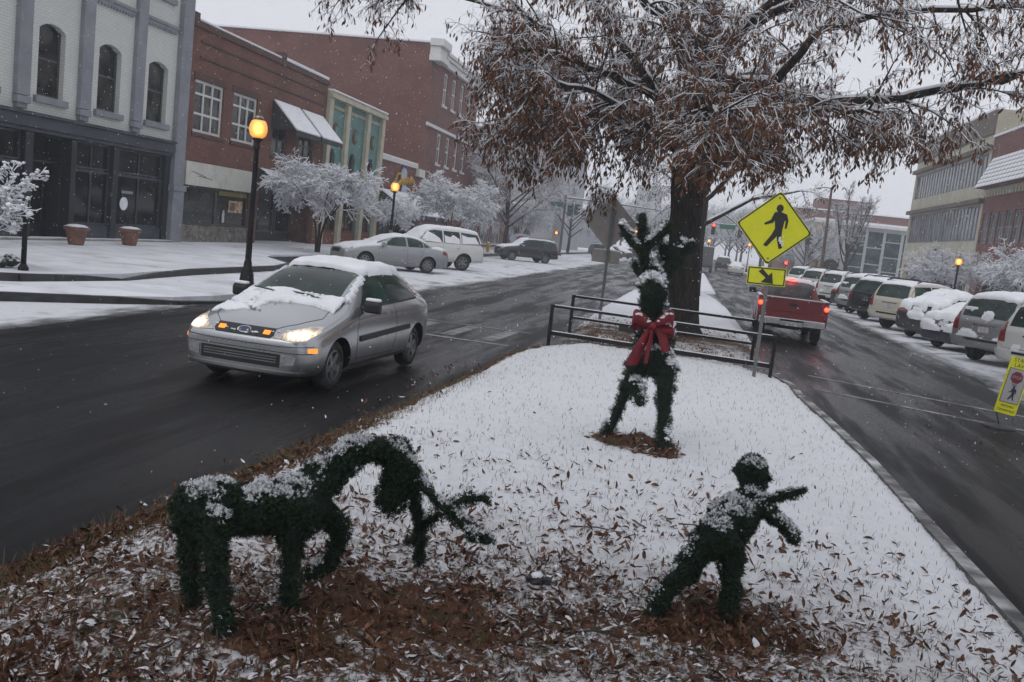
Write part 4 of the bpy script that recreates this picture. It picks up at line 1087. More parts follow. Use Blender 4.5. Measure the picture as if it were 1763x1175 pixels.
T0 = [(-.02, 21.5, .12), (-.06, 21.5, .45), (-.14, 21.5, 1.4), (-.28, 21.5, 3.0), (-.40, 21.5, 4.5), (-.42, 21.5, 5.4), (-.34, 21.55, 6.6), (-.25, 21.6, 8.2), (-.15, 21.6, 10.5)]
TR0 = [.55, .41, .37, .355, .37, .36, .25, .17, .06]
LIMBS = [
    dict(p=[(-.5, 21.4, 4.9), (-1.2, 21.2, 5.4), (-2.06, 20.8, 6.4), (-3.26, 20.3, 7.6), (-4.6, 19.8, 8.7)], r=.15, kids=13),
    dict(p=[(-.5, 21.5, 5.4), (-.75, 21.6, 6.9), (-1.5, 21.9, 7.8), (-2.4, 22.2, 9.6)], r=.17, kids=10),
    dict(p=[(-.3, 21.4, 5.3), (-.02, 21.3, 5.85), (1.23, 20.9, 5.95), (1.95, 20.6, 7.0), (3.3, 20.2, 8.6)], r=.19, kids=12),
    dict(p=[(-.2, 21.5, 4.9), (.45, 21.4, 5.75), (1.25, 21.2, 5.65), (2.75, 20.9, 5.6), (4.5, 20.7, 5.95), (6.4, 20.5, 6.5), (7.9, 20.3, 6.6)], r=.17, kids=19),
    dict(p=[(-.55, 21.4, 5.0), (-1.6, 21.1, 5.6), (-3.07, 20.8, 5.9), (-4.3, 20.5, 6.15), (-5.0, 20.5, 6.3)], r=.12, kids=15, tip=.025),
    dict(p=[(-3.07, 20.8, 5.9), (-3.9, 20.0, 6.5), (-4.7, 19.4, 7.1)], r=.06, kids=5),
    dict(p=[(-3.6, 20.0, 6.5), (-5.6, 20.0, 7.05), (-7.4, 20.2, 7.2), (-8.6, 20.3, 7.0)], r=.045, kids=9, tip=.012),
    dict(p=[(-.3, 21.3, 4.6), (-.25, 20.2, 5.0), (-.1, 18.9, 5.0), (.15, 17.6, 4.7)], r=.085, kids=26),
    dict(p=[(-.6, 21.4, 4.3), (-2.0, 21.0, 4.75), (-3.2, 20.7, 4.95), (-4.3, 20.4, 4.85)], r=.08, kids=16),
    dict(p=[(-.55, 21.2, 4.4), (-1.6, 20.0, 4.85), (-2.6, 19.0, 5.15), (-3.4, 18.3, 5.1)], r=.075, kids=15),
    dict(p=[(-.6, 21.6, 4.5), (-2.2, 22.0, 5.2), (-3.8, 22.4, 5.3), (-5.0, 22.8, 4.8)], r=.085, kids=15),
    dict(p=[(-1.2, 21.2, 5.4), (-2.4, 20.0, 5.7), (-3.4, 18.9, 5.8), (-4.2, 18.0, 5.6)], r=.07, kids=13),
    dict(p=[(-.1, 21.3, 4.6), (1.0, 20.8, 5.0), (2.2, 20.2, 5.3), (3.3, 19.8, 5.3)], r=.09, kids=15),
    dict(p=[(0, 21.6, 5.0), (1.4, 22.2, 5.35), (2.9, 22.8, 5.8), (4.2, 23.3, 5.9)], r=.09, kids=13),
    dict(p=[(-.25, 21.2, 5.5), (.3, 19.6, 6.5), (.9, 18.0, 6.9), (1.7, 16.4, 6.9)], r=.12, kids=12),
    dict(p=[(.9, 18.6, 6.8), (2.6, 17.6, 7.1), (4.2, 16.8, 7.0), (5.4, 16.2, 6.8)], r=.07, kids=11),
    dict(p=[(-.45, 21.2, 5.6), (-1.1, 19.6, 6.6), (-2.0, 18.2, 7.1), (-2.9, 17.0, 7.1)], r=.12, kids=11),
    dict(p=[(-.3, 21.8, 5.5), (.4, 23.4, 6.4), (1.2, 25.2, 6.9), (1.9, 27.0, 6.9)], r=.12, kids=9),
    dict(p=[(-.5, 21.8, 5.4), (-1.6, 23.3, 6.2), (-2.8, 24.8, 6.5), (-3.8, 26, 6.3)], r=.12, kids=9),
    dict(p=[(-.2, 21.4, 6.6), (1.4, 21.0, 7.6), (3.4, 20.4, 8.0), (5.4, 19.8, 8.1), (7.2, 19.4, 7.9)], r=.12, kids=15),
    dict(p=[(1.9, 20.6, 7.0), (3.6, 20.0, 7.3), (5.4, 19.4, 7.4), (7.0, 18.8, 7.2)], r=.07, kids=11),
    dict(p=[(4.5, 20.7, 5.95), (5.6, 19.8, 6.2), (6.8, 19.0, 6.3), (7.6, 18.2, 6.2)], r=.055, kids=9),
    dict(p=[(-.3, 21.6, 7.2), (-1.8, 21.4, 8.4), (-3.4, 21.0, 8.8)], r=.10, kids=7),
    dict(p=[(-.35, 21.4, 5.5), (-.9, 20.6, 7.2), (-1.2, 19.8, 8.8)], r=.11, kids=8),
]
oak('oak_tree', 'large oak on the median, snow along its limbs and brown leaves still hanging', T0, TR0, LIMBS, 11, (-.05, 21.5, .12), .62, 300)
# an oak behind the viewer: its outer branches hang into the top right corner, its leaves litter the lawn; its unseen crown is thickened to shade the foreground
T1 = [(.7, -2.6, .15), (.75, -2.6, 2.5), (.7, -2.5, 4.2), (.6, -2.5, 6.5), (.6, -2.5, 8.5)]
LIMBS1 = [dict(p=[(.75, -2.5, 4.0), (2.2, .3, 5.3), (3.9, 3.8, 6.1), (5.0, 7.0, 6.1), (5.6, 9.6, 5.7)], r=.16, kids=30),
          dict(p=[(.7, -2.5, 4.2), (.4, .2, 5.8), (.2, 2.8, 6.9), (.1, 5.0, 7.4)], r=.16, kids=40),
          dict(p=[(.7, -2.5, 4.4), (-1.4, -.4, 5.6), (-3.2, 1.8, 6.6), (-4.6, 3.6, 7.0)], r=.16, kids=38),
          dict(p=[(.7, -2.5, 5.0), (1.6, -.2, 6.8), (2.2, 2.0, 7.8)], r=.13, kids=34),
          dict(p=[(.7, -2.5, 5.0), (-.8, -.2, 6.9), (-1.6, 2.2, 8.0)], r=.13, kids=34),
          dict(p=[(.7, -2.5, 5.0), (3.0, -2.2, 6.6), (5.2, -1.0, 7.2)], r=.13, kids=16),
          dict(p=[(.7, -2.5, 5.0), (-1.6, -3.0, 6.6), (-3.6, -2.6, 7.2)], r=.13, kids=16)]
oak('oak_tree', 'second oak close by, twigs reaching into the upper right corner', T1, [.5, .38, .35, .2, .08], LIMBS1, 23, (.7, -2.6, .15), .9)
# a third one along the median, seen past the trunk of the first
T2 = [(.15, 41, .1), (.1, 41, 2.2), (.1, 41, 4.2), (0, 41, 7.5)]
LIMBS2 = [dict(p=[(.1, 41, 3.2 + .35 * k), (.1 + 2.2 * math.cos(a), 41 + 2.2 * math.sin(a), 4.6 + .5 * k), (.1 + 4.4 * math.cos(a), 41 + 4.4 * math.sin(a), 5.3 + .6 * k)], r=.11, kids=9) for k, a in enumerate((0.3, 2.2, 4.1, 5.6, 1.2, 3.2))]
oak('oak_tree', 'smaller bare oak further along the median, mostly hidden by the large trunk', T2, [.4, .3, .26, .08], LIMBS2, 31, (.15, 41, .1), .18)

# ---- crape myrtles: several thin stems, spreading crown buried in snow
def myrtle_mesh(seed, R, H, stems=6, twigs=26, snow_r=.017):
    rng = np.random.RandomState(seed)
    S = [dict(kids=10, **{'from': .3}, ang=(25, 65), flat=.8),
         dict(L=R * .58, r=.013, n=4, wob=.13, lift=.02, droop=-.10, tip=.4, kids=10, **{'from': .15}, ang=(25, 60), flat=.8),
         dict(L=R * .28, r=.006, n=3, wob=.16, lift=.0, droop=-.22, tip=.5, kids=8, **{'from': .1}, ang=(25, 60), flat=1),
         dict(L=R * .12, r=.004, n=2, wob=.20, lift=.0, droop=-.25, tip=.6, kids=0, **{'from': .1}, ang=(20, 60), flat=1)]
    wood = Tubes(); tw = Tubes(); sn = Tubes()
    out = []
    for k in range(stems):
        a = k * 6.283 / stems + rng.uniform(-.3, .3); lean = rng.uniform(.5, 1.0)
        pts = smooth_path([(.08 * math.cos(a), .08 * math.sin(a), 0), (.25 * lean * math.cos(a), .25 * lean * math.sin(a), H * .33), (R * .42 * lean * math.cos(a), R * .42 * lean * math.sin(a), H * .62), (R * .78 * lean * math.cos(a), R * .78 * lean * math.sin(a), H * .86)], 4)
        wood.add(pts, np.linspace(.045, .018, len(pts)), 6); snow_on(sn, pts, np.linspace(.03, .018, len(pts)), .7, .008)
        side(rng, list(pts), .03, 0, 0, S, out, .56)
    for pts, r, lev in out:
        tw.add(pts, r, 3)
        snow_on(sn, pts, r, .9, snow_r * (.8 if lev < 3 else .62), .93, rng)
    return wood, tw, sn
MAT['snow_soft'] = mat('snow_on_twigs', (.74, .75, .79), .85, var=.05)
MAT['twig_grey'] = mat('twig_grey', (.085, .072, .065), .85, var=.3, vscale=8)
def myrtle(name, label, loc, seed, R, H, group, **kw):
    t = thing(name, label, 'tree', loc, 0, group); w, tw, sn = myrtle_mesh(seed, R, H, **kw)
    w.build('trunk', MAT['bark'], t); tw.build('twigs', MAT['twig_grey'], t); sn.build('snow', MAT['snow_soft'], t)['kind'] = 'stuff'; return t
GM = 'snow covered crape myrtles along the pavements'
m1 = myrtle('crape_myrtle', 'snow laden crape myrtle before the teal theatre front', (-15.9, 37.6, .25), 5, 2.45, 3.5, GM, snow_r=.024)
m2 = myrtle('crape_myrtle', 'snow laden crape myrtle behind the white parked car', (-14.9, 55.5, .25), 8, 2.6, 4.1, GM, snow_r=.028)
dup(m2, (-16.6, 49.5, .25), 2.0, 'smaller crape myrtle beside the second street lamp', .62)
m3 = myrtle('crape_myrtle', 'wide snowy crape myrtle right of the lit right hand lamp', (14.6, 43.5, .16), 15, 2.5, 3.3, GM, snow_r=.018)
dup(m3, (15.0, 58.5, .16), 1.9, 'greyer crape myrtle below the beige building wall', 1.0)
dup(m2, (-16.2, 66.0, .25), 1.1, 'crape myrtle by the brick shop row beyond the white parked car', .85)
dup(m1, (-15.8, 84.0, .25), 4.0, 'far crape myrtle near the left traffic signal', 1.15)
for k, (x, y) in enumerate(((14.8, 118), (14.5, 140))): dup(m3, (x, y, .16), k * 2 + .5, ('pale myrtle before the glass building', 'hazy myrtle furthest along the right pavement')[k], 1.3)

# ---- bare street trees in the haze
def bare_tree_mesh(seed, H, R, up=.5):
    rng = np.random.RandomState(seed)
    S = [dict(kids=8, **{'from': .3}, ang=(18, 45), flat=1),
         dict(L=R * .75, r=.035, n=4, wob=.10, lift=up * .25, tip=.35, kids=8, **{'from': .15}, ang=(25, 50), flat=1),
         dict(L=R * .34, r=.015, n=3, wob=.14, lift=up * .12, tip=.4, kids=6, **{'from': .1}, ang=(25, 55), flat=1),
         dict(L=R * .16, r=.009, n=2, wob=.18, lift=0, tip=.6, kids=0, **{'from': .1}, ang=(20, 55), flat=1)]
    wood = Tubes(); tw = Tubes(); sn = Tubes(); out = []
    tp = smooth_path([(0, 0, 0), (.05, .02, H * .25), (0, .05, H * .45), (.05, 0, H * .8)], 4); wood.add(tp, np.linspace(H * .025, .05, len(tp)), 8)
    for k in range(9):
        a = k * 2.4; z0 = H * (.22 + .03 * k)
        pts = smooth_path([(0, 0, z0), (R * .35 * math.cos(a), R * .35 * math.sin(a), z0 + H * .14), (R * .75 * math.cos(a), R * .75 * math.sin(a), z0 + H * (.26 + .2 * up)), (R * .95 * math.cos(a), R * .95 * math.sin(a), z0 + H * (.34 + .3 * up))], 3)
        wood.add(pts, np.linspace(.10, .03, len(pts)), 5); snow_on(sn, pts, np.linspace(.08, .03, len(pts)), .75, .012); side(rng, list(pts), .08, 0, 0, S, out)
    for pts, r, lev in out: tw.add(pts, r, 3); snow_on(sn, pts, r, .85, .010, .8, rng)
    return wood, tw, sn
def bare_tree(name, label, loc, seed, H, R, up, group):
    t = thing(name, label, 'tree', loc, 0, group); w, tw, sn = bare_tree_mesh(seed, H, R, up)
    w.build('trunk', MAT['bark'], t); tw.build('twigs', MAT['twig'], t); sn.build('snow', MAT['snow_soft'], t)['kind'] = 'stuff'; return t
GB = 'bare street trees fading into the haze'
t1 = bare_tree('street_tree', 'dark trunked bare tree before the brick shop row', (-16.4, 80, .25), 41, 9.0, 4.0, .2, GB)
t2 = bare_tree('street_tree', 'tall vase shaped bare tree before the glass building', (15.6, 101, .16), 43, 8.6, 1.9, 1.0, GB)
for k, (src, x, y, s, lab) in enumerate(((t1, -15.0, 112, .95, 'bare tree right of the left traffic signal'), (t1, -12.5, 150, 1.0, 'hazy bare tree between the back of the sign and the signal pole'), (t1, -9.0, 185, 1.05, 'faint bare tree at the far left end of the street'),
        (t1, 9.5, 135, 1.0, 'hazy bare tree behind the yellow crossing sign'), (t1, 8.5, 172, 1.15, 'faint bare tree over the far right lane'), (t1, 12.8, 112, .8, 'bare tree by the right signal pole'), (t1, 4.5, 225, 1.3, 'faintest bare tree at the end of the right lane'), (t1, -3.0, 235, 1.3, 'faintest bare tree at the end of the median'))):
    dup(src, (x, y, .1), k * 1.3, lab, s)
for k, (x, y, s) in enumerate(((-16, 205, 1.2), (-8, 240, 1.3), (-13, 275, 1.5), (7.5, 205, 1.2), (11, 245, 1.3), (15, 215, 1.2), (5, 280, 1.5), (0, 300, 1.6), (-5, 290, 1.5), (10, 300, 1.6), (19, 260, 1.5), (-20, 300, 1.6), (2.5, 260, 1.4))):
    dup(t1, (x, y, .1), k * 1.7, 'one of the bare trees lost in the haze where the street ends', s)['group'] = 'bare trees lost in the haze at the street end'

# ---- shrub at the left edge of the picture
def shrub():
    t = thing('shrub', 'snowy twiggy shrub by the black post at the left edge', 'shrub', (-13.9, 16.0, .27))
    rng = np.random.RandomState(3); tw = Tubes(); sn = Tubes(); out = []
    S = [dict(kids=6, **{'from': .3}, ang=(20, 50), flat=1), dict(L=.75, r=.010, n=4, wob=.12, lift=.02, tip=.4, kids=5, **{'from': .2}, ang=(25, 55), flat=1), dict(L=.32, r=.006, n=3, wob=.15, lift=.0, tip=.5, kids=3, **{'from': .2}, ang=(25, 55), flat=1), dict(L=.15, r=.004, n=2, wob=.15, lift=0, tip=.6, kids=0, **{'from': .2}, ang=(25, 55), flat=1)]
    mbs = MB(); rr = random.Random(4)
    for k in range(16):
        a = rng.uniform(0, 6.28); l = rng.uniform(.5, 1.1)
        pts = smooth_path([(rng.uniform(-.15, .15), rng.uniform(-.15, .15), 0), (.4 * l * math.cos(a), .4 * l * math.sin(a), .8), (.9 * l * math.cos(a), .9 * l * math.sin(a), 1.5 * rng.uniform(.7, 1.1))], 4)
        tw.add(pts, np.linspace(.02, .008, len(pts)), 4); snow_on(sn, pts, np.linspace(.016, .008, len(pts)), .8, .008); side(rng, list(pts), .02, 0, 0, S, out)
    for pts, r, lev in out:
        tw.add(pts, r, 3); snow_on(sn, pts, r, .9, .008)
        if lev >= 2 and rng.random() < .55: mbs.blob(pts[-1] + np.array([0, 0, .02]), rng.uniform(.025, .06), rr, .6)
    tw.build('twigs', MAT['twig_grey'], t); sn.build('snow', MAT['snow'], t)['kind'] = 'stuff'; mbs.build('snow_tufts', MAT['snow'], t, smooth=True)['kind'] = 'stuff'
    mb = MB(); 
    for k in range(14): mb.blob((rr.uniform(-.5, .5), rr.uniform(-.4, .4), rr.uniform(.05, .2)), rr.uniform(.15, .28), rr, .7, .25, 2)
    mb.build('foliage', mat('low_evergreen', (.03, .04, .025), .9, var=.5, vscale=20, bump=1, bscale=60, snow=(.5, .9, 12)), t)
shrub()
# ================================================================ VEHICLES  (front at +y, x to its left is -x; origin on the ground)
def paint(name, col, metal=.0, rough=.32, slush=.0):
    m, nt, b = base_mat(name)
    tc = nt.nodes.new("ShaderNodeTexCoord"); P = tc.outputs['Object']
    sx = nt.nodes.new("ShaderNodeSeparateXYZ"); nt.links.new(P, sx.inputs[0])
    # road film on the lower body and specks of sleet
    low = math_node(nt, 'SUBTRACT', 1.0, ramp(nt, math_node(nt, 'ADD', sx.outputs['Z'], math_node(nt, 'MULTIPLY', noise_node(nt, P, 4, 4, .65), .5)), .35, 1.0))
    c = mixc(nt, math_node(nt, 'MULTIPLY', low, .45), tuple(col), (.12, .115, .11))
    sp = ramp(nt, noise_node(nt, P, 40, 3, .7), .66, .76)
    c = mixc(nt, math_node(nt, 'MULTIPLY', sp, .35 + slush), c, (.75, .76, .79))
    nt.links.new(c, b.inputs['Base Color'])
    b.inputs['Metallic'].default_value = metal
    nt.links.new(math_node(nt, 'ADD', rough, math_node(nt, 'MULTIPLY', low, .3)), b.inputs['Roughness'])
    b.inputs['Coat Weight'].default_value = .5; b.inputs['Coat Roughness'].default_value = .12
    return m
MAT['car_glass'] = glass_mat('car_glass', (.022, .040, .034), .10, .6)
MAT['tyre'] = mat('tyre_rubber', (.016, .016, .016), .75, var=.3, vscale=10, dirt=((.2, .2, .2), 9, .4))
MAT['rim'] = mat('wheel_rim', (.24, .25, .26), .35, .7, var=.2, dirt=((.05, .05, .05), 6, .5))
MAT['black_plastic'] = mat('black_plastic', (.016, .016, .017), .55, var=.2)
MAT['well'] = mat('wheel_well', (.006, .006, .006), .9, var=0)
MAT['chrome'] = mat('chrome', (.5, .5, .5), .2, .9, var=.1)
MAT['plate'] = mat('number_plate', (.48, .49, .50), .5, var=.25, vscale=14)
MAT['seam'] = mat('panel_seam', (.02, .02, .02), .8, var=0)
MAT['tail_red'] = mat('tail_lamp_red', (.20, .008, .008), .2, var=.2, coat=.6)
MAT['tail_lit'] = mat('tail_lamp_lit', (.6, .02, .01), .25, var=0, emit=(1, .014, .004), estr=22)
MAT['head_clear'] = mat('headlamp_clear', (.35, .36, .38), .12, .3, var=.3, vscale=14, coat=.8)
def headlamp_material():
    """clear lens lit from a reflector: bright core, fluted, dim towards the corners"""
    m, nt, b = base_mat('headlamp_lit')
    tc = nt.nodes.new("ShaderNodeTexCoord"); sx = nt.nodes.new("ShaderNodeSeparateXYZ"); nt.links.new(tc.outputs['Object'], sx.inputs[0])
    ax = math_node(nt, 'DIVIDE', math_node(nt, 'SUBTRACT', math_node(nt, 'ABSOLUTE', sx.outputs['X']), .645), .13)
    az = math_node(nt, 'DIVIDE', math_node(nt, 'SUBTRACT', sx.outputs['Z'], .70), .055)
    d = math_node(nt, 'SQRT', math_node(nt, 'ADD', math_node(nt, 'MULTIPLY', ax, ax), math_node(nt, 'MULTIPLY', az, az)))
    core = ramp(nt, d, 1.5, .2)
    flute = ramp(nt, noise_node(nt, scaled(nt, tc.outputs['Object'], (1, .2, .25)), 45, 2), .3, .7)
    k = math_node(nt, 'MULTIPLY', core, math_node(nt, 'ADD', .45, math_node(nt, 'MULTIPLY', flute, .8)))
    nt.links.new(mixc(nt, flute, (.22, .22, .22), (.50, .50, .48)), b.inputs['Base Color'])
    nt.links.new(mixc(nt, core, (1, .66, .34), (1, .88, .66)), b.inputs['Emission Color'])
    nt.links.new(math_node(nt, 'ADD', math_node(nt, 'MULTIPLY', k, 2.4), .10), b.inputs['Emission Strength'])
    b.inputs['Roughness'].default_value = .1; b.inputs['Coat Weight'].default_value = .6; return m
MAT['head_lit'] = headlamp_material()
MAT['amber_lit'] = mat('amber_lamp_lit', (.6, .2, .02), .3, var=0, emit=(1, .24, .02), estr=1.5)

def car_cage(st):
    """half profile rows at each station, mirrored; returns a closed cage mesh"""
    rows = []
    for s in st:
        yl, yu = s['yl'], s.get('yu', s['yl']); w, zb, zt = s['w'], s['zb'], s['zt']; zl, wl = s['zl'], s['wl']; zr, wr = s['zr'], s['wr']
        ym = s.get('ym', yl)
        rows.append([(0, yl, zb), (w * .82, yl, zb), (w * .97, yl, zb + .09), (w, yl, zb + (zl - zb) * .45), (w * .99, (yl + ym) / 2, zl - (zl - zb) * .17), (wl, ym, zl), (wr, yu, zr), (wr * .72, yu, zt - .012), (0, yu, zt)])
    bm = bmesh.new(); V = []
    for r in rows:
        R = [bm.verts.new(p) for p in r]; L = [R[0]] + [bm.verts.new((-p[0], p[1], p[2])) for p in r[1:-1]] + [R[-1]]
        V.append((R, L))
    n = 9
    for i in range(len(V) - 1):
        for s in (0, 1):
            A, B = V[i][s], V[i + 1][s]
            for j in range(n - 1):
                q = [A[j], A[j + 1], B[j + 1], B[j]]
                bm.faces.new(q if s else q[::-1])
    for k in (0, -1):
        R, L = V[k]
        for j in range(n - 1):
            q = [R[j], R[j + 1]] + ([L[j + 1]] if L[j + 1] is not R[j + 1] else []) + ([L[j]] if L[j] is not R[j] else [])
            bm.faces.new(q)
    bmesh.ops.recalc_face_normals(bm, faces=bm.faces)
    me = bpy.data.meshes.new('cage'); bm.to_mesh(me); bm.free(); return me

class Car:
    def __init__(self, name, label, st, pm, axles, wr, track, group=None, wells=True, ww=.20, cat='car'):
        self.root = thing(name, label, cat, (0, 0, 0), 0, group); self.pm = pm
        o = bpy.data.objects.new('tmp', car_cage(st)); link(o)
        o.data.materials.append(pm); o.data.materials.append(MAT['well'])
        md = o.modifiers.new('s', 'SUBSURF'); md.levels = 3; md.render_levels = 3
        if wells:
            cm = bmesh.new()
            for y in axles:
                for sx in (-1, 1):
                    m4 = Matrix.Translation((sx * (track + .08), y, wr * 1.0)) @ Matrix.Rotation(math.pi / 2, 4, 'Y')
                    bmesh.ops.create_cone(cm, cap_ends=True, segments=32, radius1=wr + .055, radius2=wr + .055, depth=.62, matrix=m4)
            bmesh.ops.recalc_face_normals(cm, faces=cm.faces)
            cme = bpy.data.meshes.new('cut'); cm.to_mesh(cme); cm.free()
            cme.materials.append(pm); cme.materials.append(MAT['well']); cme.polygons.foreach_set('material_index', [1] * len(cme.polygons))
            co = bpy.data.objects.new('cut', cme); link(co)
            bo = o.modifiers.new('b', 'BOOLEAN'); bo.object = co; bo.operation = 'DIFFERENCE'; bo.solver = 'EXACT'
        bpy.context.view_layer.update()
        me = evaluated_mesh(o); me.name = 'body'
        if wells: bpy.data.objects.remove(co)
        bpy.data.objects.remove(o)
        me.polygons.foreach_set('use_smooth', [True] * len(me.polygons))
        me.update()
        self.body = link(bpy.data.objects.new('body', me), self.root)
        self.body.modifiers.new('w', 'WEIGHTED_NORMAL') if False else None
        me.set_sharp_from_angle(angle=math.radians(40))
        bm = bmesh.new(); bm.from_mesh(me); self.bvh = BVHTree.FromBMesh(bm); bm.free()
        self.axles = axles; self.wr = wr; self.track = track; self.ww = ww
    def cast(self, axis, sign, a, b):
        if axis == 'x': o, d = Vector((3 * sign, a, b)), Vector((-sign, 0, 0))
        elif axis == 'y': o, d = Vector((a, 5 * sign, b)), Vector((0, -sign, 0))
        else: o, d = Vector((a, b, 5)), Vector((0, 0, -1))
        h = self.bvh.ray_cast(o, d)
        return (h[0], h[1]) if h[0] is not None else (None, None)
    def patch(self, name, polys, m, axis, sign, off=.006, parent=None, res=.07, maxd=None):
        """flat outlines pressed onto the body from one side, with an edge of their own"""
        bm = bmesh.new()
        for poly in polys:
            vs = [bm.verts.new((p[0], p[1], 0)) for p in poly]; bm.faces.new(vs)
        bmesh.ops.triangulate(bm, faces=bm.faces)
        for _ in range(5):
            e = [x for x in bm.edges if x.calc_length() > res]
            if not e: break
            bmesh.ops.subdivide_edges(bm, edges=e, cuts=1); bmesh.ops.triangulate(bm, faces=bm.faces)
        kill = []
        for v in bm.verts:
            h, nn = self.cast(axis, sign, v.co.x, v.co.y)
            if h is None or (maxd is not None and ((h.y * sign < maxd) if axis == 'y' else (h.x * sign < maxd))): kill.append(v); continue
            out = Vector((sign, 0, 0)) if axis == 'x' else Vector((0, sign, 0)) if axis == 'y' else Vector((0, 0, 1))
            if nn.dot(out) < 0: nn = -nn
            v.co = h + nn * off; v.normal = nn
        bmesh.ops.delete(bm, geom=kill, context='VERTS')
        if not bm.faces: bm.free(); return None
        be = [e for e in bm.edges if e.is_boundary]
        r = bmesh.ops.extrude_edge_only(bm, edges=be)
        out = Vector((sign, 0, 0)) if axis == 'x' else Vector((0, sign, 0)) if axis == 'y' else Vector((0, 0, 1))
        for v in r['geom']:
            if isinstance(v, bmesh.types.BMVert): v.co -= out * (off + .012)
        bmesh.ops.recalc_face_normals(bm, faces=bm.faces)
        me = bpy.data.meshes.new(name); bm.to_mesh(me); bm.free(); me.materials.append(m)
        me.polygons.foreach_set('use_smooth', [True] * len(me.polygons)); me.set_sharp_from_angle(angle=math.radians(35))
        return link(bpy.data.objects.new(name, me), parent or self.root)
    def both(self, name, polys, m, off=.006, **kw):
        return [self.patch(name, polys, m, 'x', s, off, **kw) for s in (1, -1)]
    def ends(self, name, polys, m, sign, off=.006, **kw):
        """mirrored left and right outlines pressed on from front (+1) or rear (-1)"""
        return [self.patch(name, [[(s * x, z) for x, z in p] for p in polys], m, 'y', sign, off, **kw) for s in (1, -1)]
    def line(self, pts, w=.006):
        """thin outline polygon along a path"""
        pts = [Vector(p) for p in pts]; out = []
        for i in range(len(pts) - 1):
            a, b = pts[i], pts[i + 1]; d = (b - a).normalized(); n = Vector((-d.y, d.x)) * w / 2
            out.append([tuple(a - n), tuple(b - n), tuple(b + n), tuple(a + n)])
        return out
    def wheels(self, spokes=5, rimm='rim', snowy=False):
        r, w = self.wr, self.ww
        ty = MB(); rr = r * .66
        prof = [(rr, -w / 2 + .01), (r * .80, -w / 2), (r * .96, -w / 2 + .02), (r, -w / 2 + .05), (r, w / 2 - .05), (r * .96, w / 2 - .02), (r * .80, w / 2), (rr, w / 2 - .01), (rr * .98, w / 2 - .05)]
        ty.lathe(prof, (0, 0, 0), 28, 'x'); tm = ty.mesh('tyre', MAT['tyre'], True)
        rm = MB(); rm.lathe([(rr, -w / 2 + .03), (rr + .004, w / 2 - .02), (rr - .025, w / 2 - .012), (rr - .035, w / 2 - .05), (rr - .04, .0)], (0, 0, 0), 28, 'x')
        rm.lathe([(.07, 0), (.075, w / 2 - .03), (.05, w / 2 - .015)], (0, 0, 0), 12, 'x')
        for k in range(spokes):
            a = 2 * math.pi * k / spokes; d = Vector((0, math.cos(a), math.sin(a))); n = Vector((0, -math.sin(a), math.cos(a)))
            x1, x0 = w / 2 - .022, w / 2 - .06
            for s0, s1 in ((.05, rr - .03),):
                q = [d * s0 - n * .045, d * s1 - n * .03, d * s1 + n * .03, d * s0 + n * .045]
                i0 = [tuple(v + Vector((x1, 0, 0))) for v in q]; i1 = [tuple(v + Vector((x0, 0, 0))) for v in q]
                rm.face(i0)
                for j in range(4): rm.face([i0[j], i0[(j + 1) % 4], i1[(j + 1) % 4], i1[j]])
        rim = rm.mesh('rim', MAT[rimm]); 
        dk = MB(); dk.lathe([(.05, -.02), (rr - .02, -.018), (rr - .02, .0)], (0, 0, 0), 20, 'x'); dkm = dk.mesh('hub', MAT['well'])
        for y in self.axles:
            for s in (1, -1):
                e = thing('wheel', None, None); e.parent = self.root; e.location = (s * (self.track - w / 2 + .01), y, r); e.rotation_euler = (RNG.uniform(0, 6), 0, 0 if s > 0 else math.pi)
                for nm, me in (('tyre', tm), ('rim', rim), ('hub', dkm)): link(bpy.data.objects.new(nm, me), e)
    def snow(self, name, mask, base, step=.045, seed=0, zmin=.5, nz0=.45, nz1=.85, amp=.6, parent=None, cap=(2.7, 1.05), rough=.6):
        """layer of settled snow: a height field cast onto the body; mask(x, y, z) 0..1"""
        xs = np.arange(-cap[1], cap[1] + step, step); ys = np.arange(-cap[0], cap[0] + step, step)
        nx, ny = len(xs), len(ys); H = np.zeros((ny, nx)); Z = np.full((ny, nx), np.nan)
        for j, y in enumerate(ys):
            for i, x in enumerate(xs):
                h, nn = self.cast('z', 1, x, y)
                if h is None or h.z < zmin: continue
                nzv = abs(nn.z); k = float(sstep(nzv, nz0, nz1)) * mask(x, y, h.z)
                if k <= .02: Z[j, i] = h.z; continue
                Z[j, i] = h.z; H[j, i] = base * k
        XX, YY = np.meshgrid(xs, ys)
        nf = fbm(XX * 3.1 + seed * 7.3, YY * 3.1 + seed * 3.7, 3); nf2 = fbm(XX * 11 + seed, YY * 11, 2)
        H = H * (1 + amp * (nf - .5) * 2) + np.where(H > .004, (nf2 - .5) * base * rough, 0)
        ok = (H > .006) & ~np.isnan(Z)
        mb = MB(); idx = -np.ones((ny, nx), int)
        jit = np.random.RandomState(seed).uniform(-.18, .18, (2, ny, nx)) * step
        for j in range(ny):
            for i in range(nx):
                if ok[j, i]: idx[j, i] = mb.pt((xs[i] + jit[0, j, i], ys[j] + jit[1, j, i], Z[j, i] + H[j, i]))
        for j in range(ny - 1):
            for i in range(nx - 1):
                q = [idx[j, i], idx[j, i + 1], idx[j + 1, i + 1], idx[j + 1, i]]
                if min(q) >= 0: mb.f.append([int(k) for k in q]); mb.mi.append(0)
        if not mb.f: return None
        me = mb.mesh(name, MAT['snow'], True)
        bm = bmesh.new(); bm.from_mesh(me)
        bmesh.ops.delete(bm, geom=[v for v in bm.verts if not v.link_faces], context='VERTS')
        r = bmesh.ops.extrude_edge_only(bm, edges=[e for e in bm.edges if e.is_boundary])
        for v in r['geom']:
            if isinstance(v, bmesh.types.BMVert): v.co.z -= base * .55 + .012; v.co.x *= .985
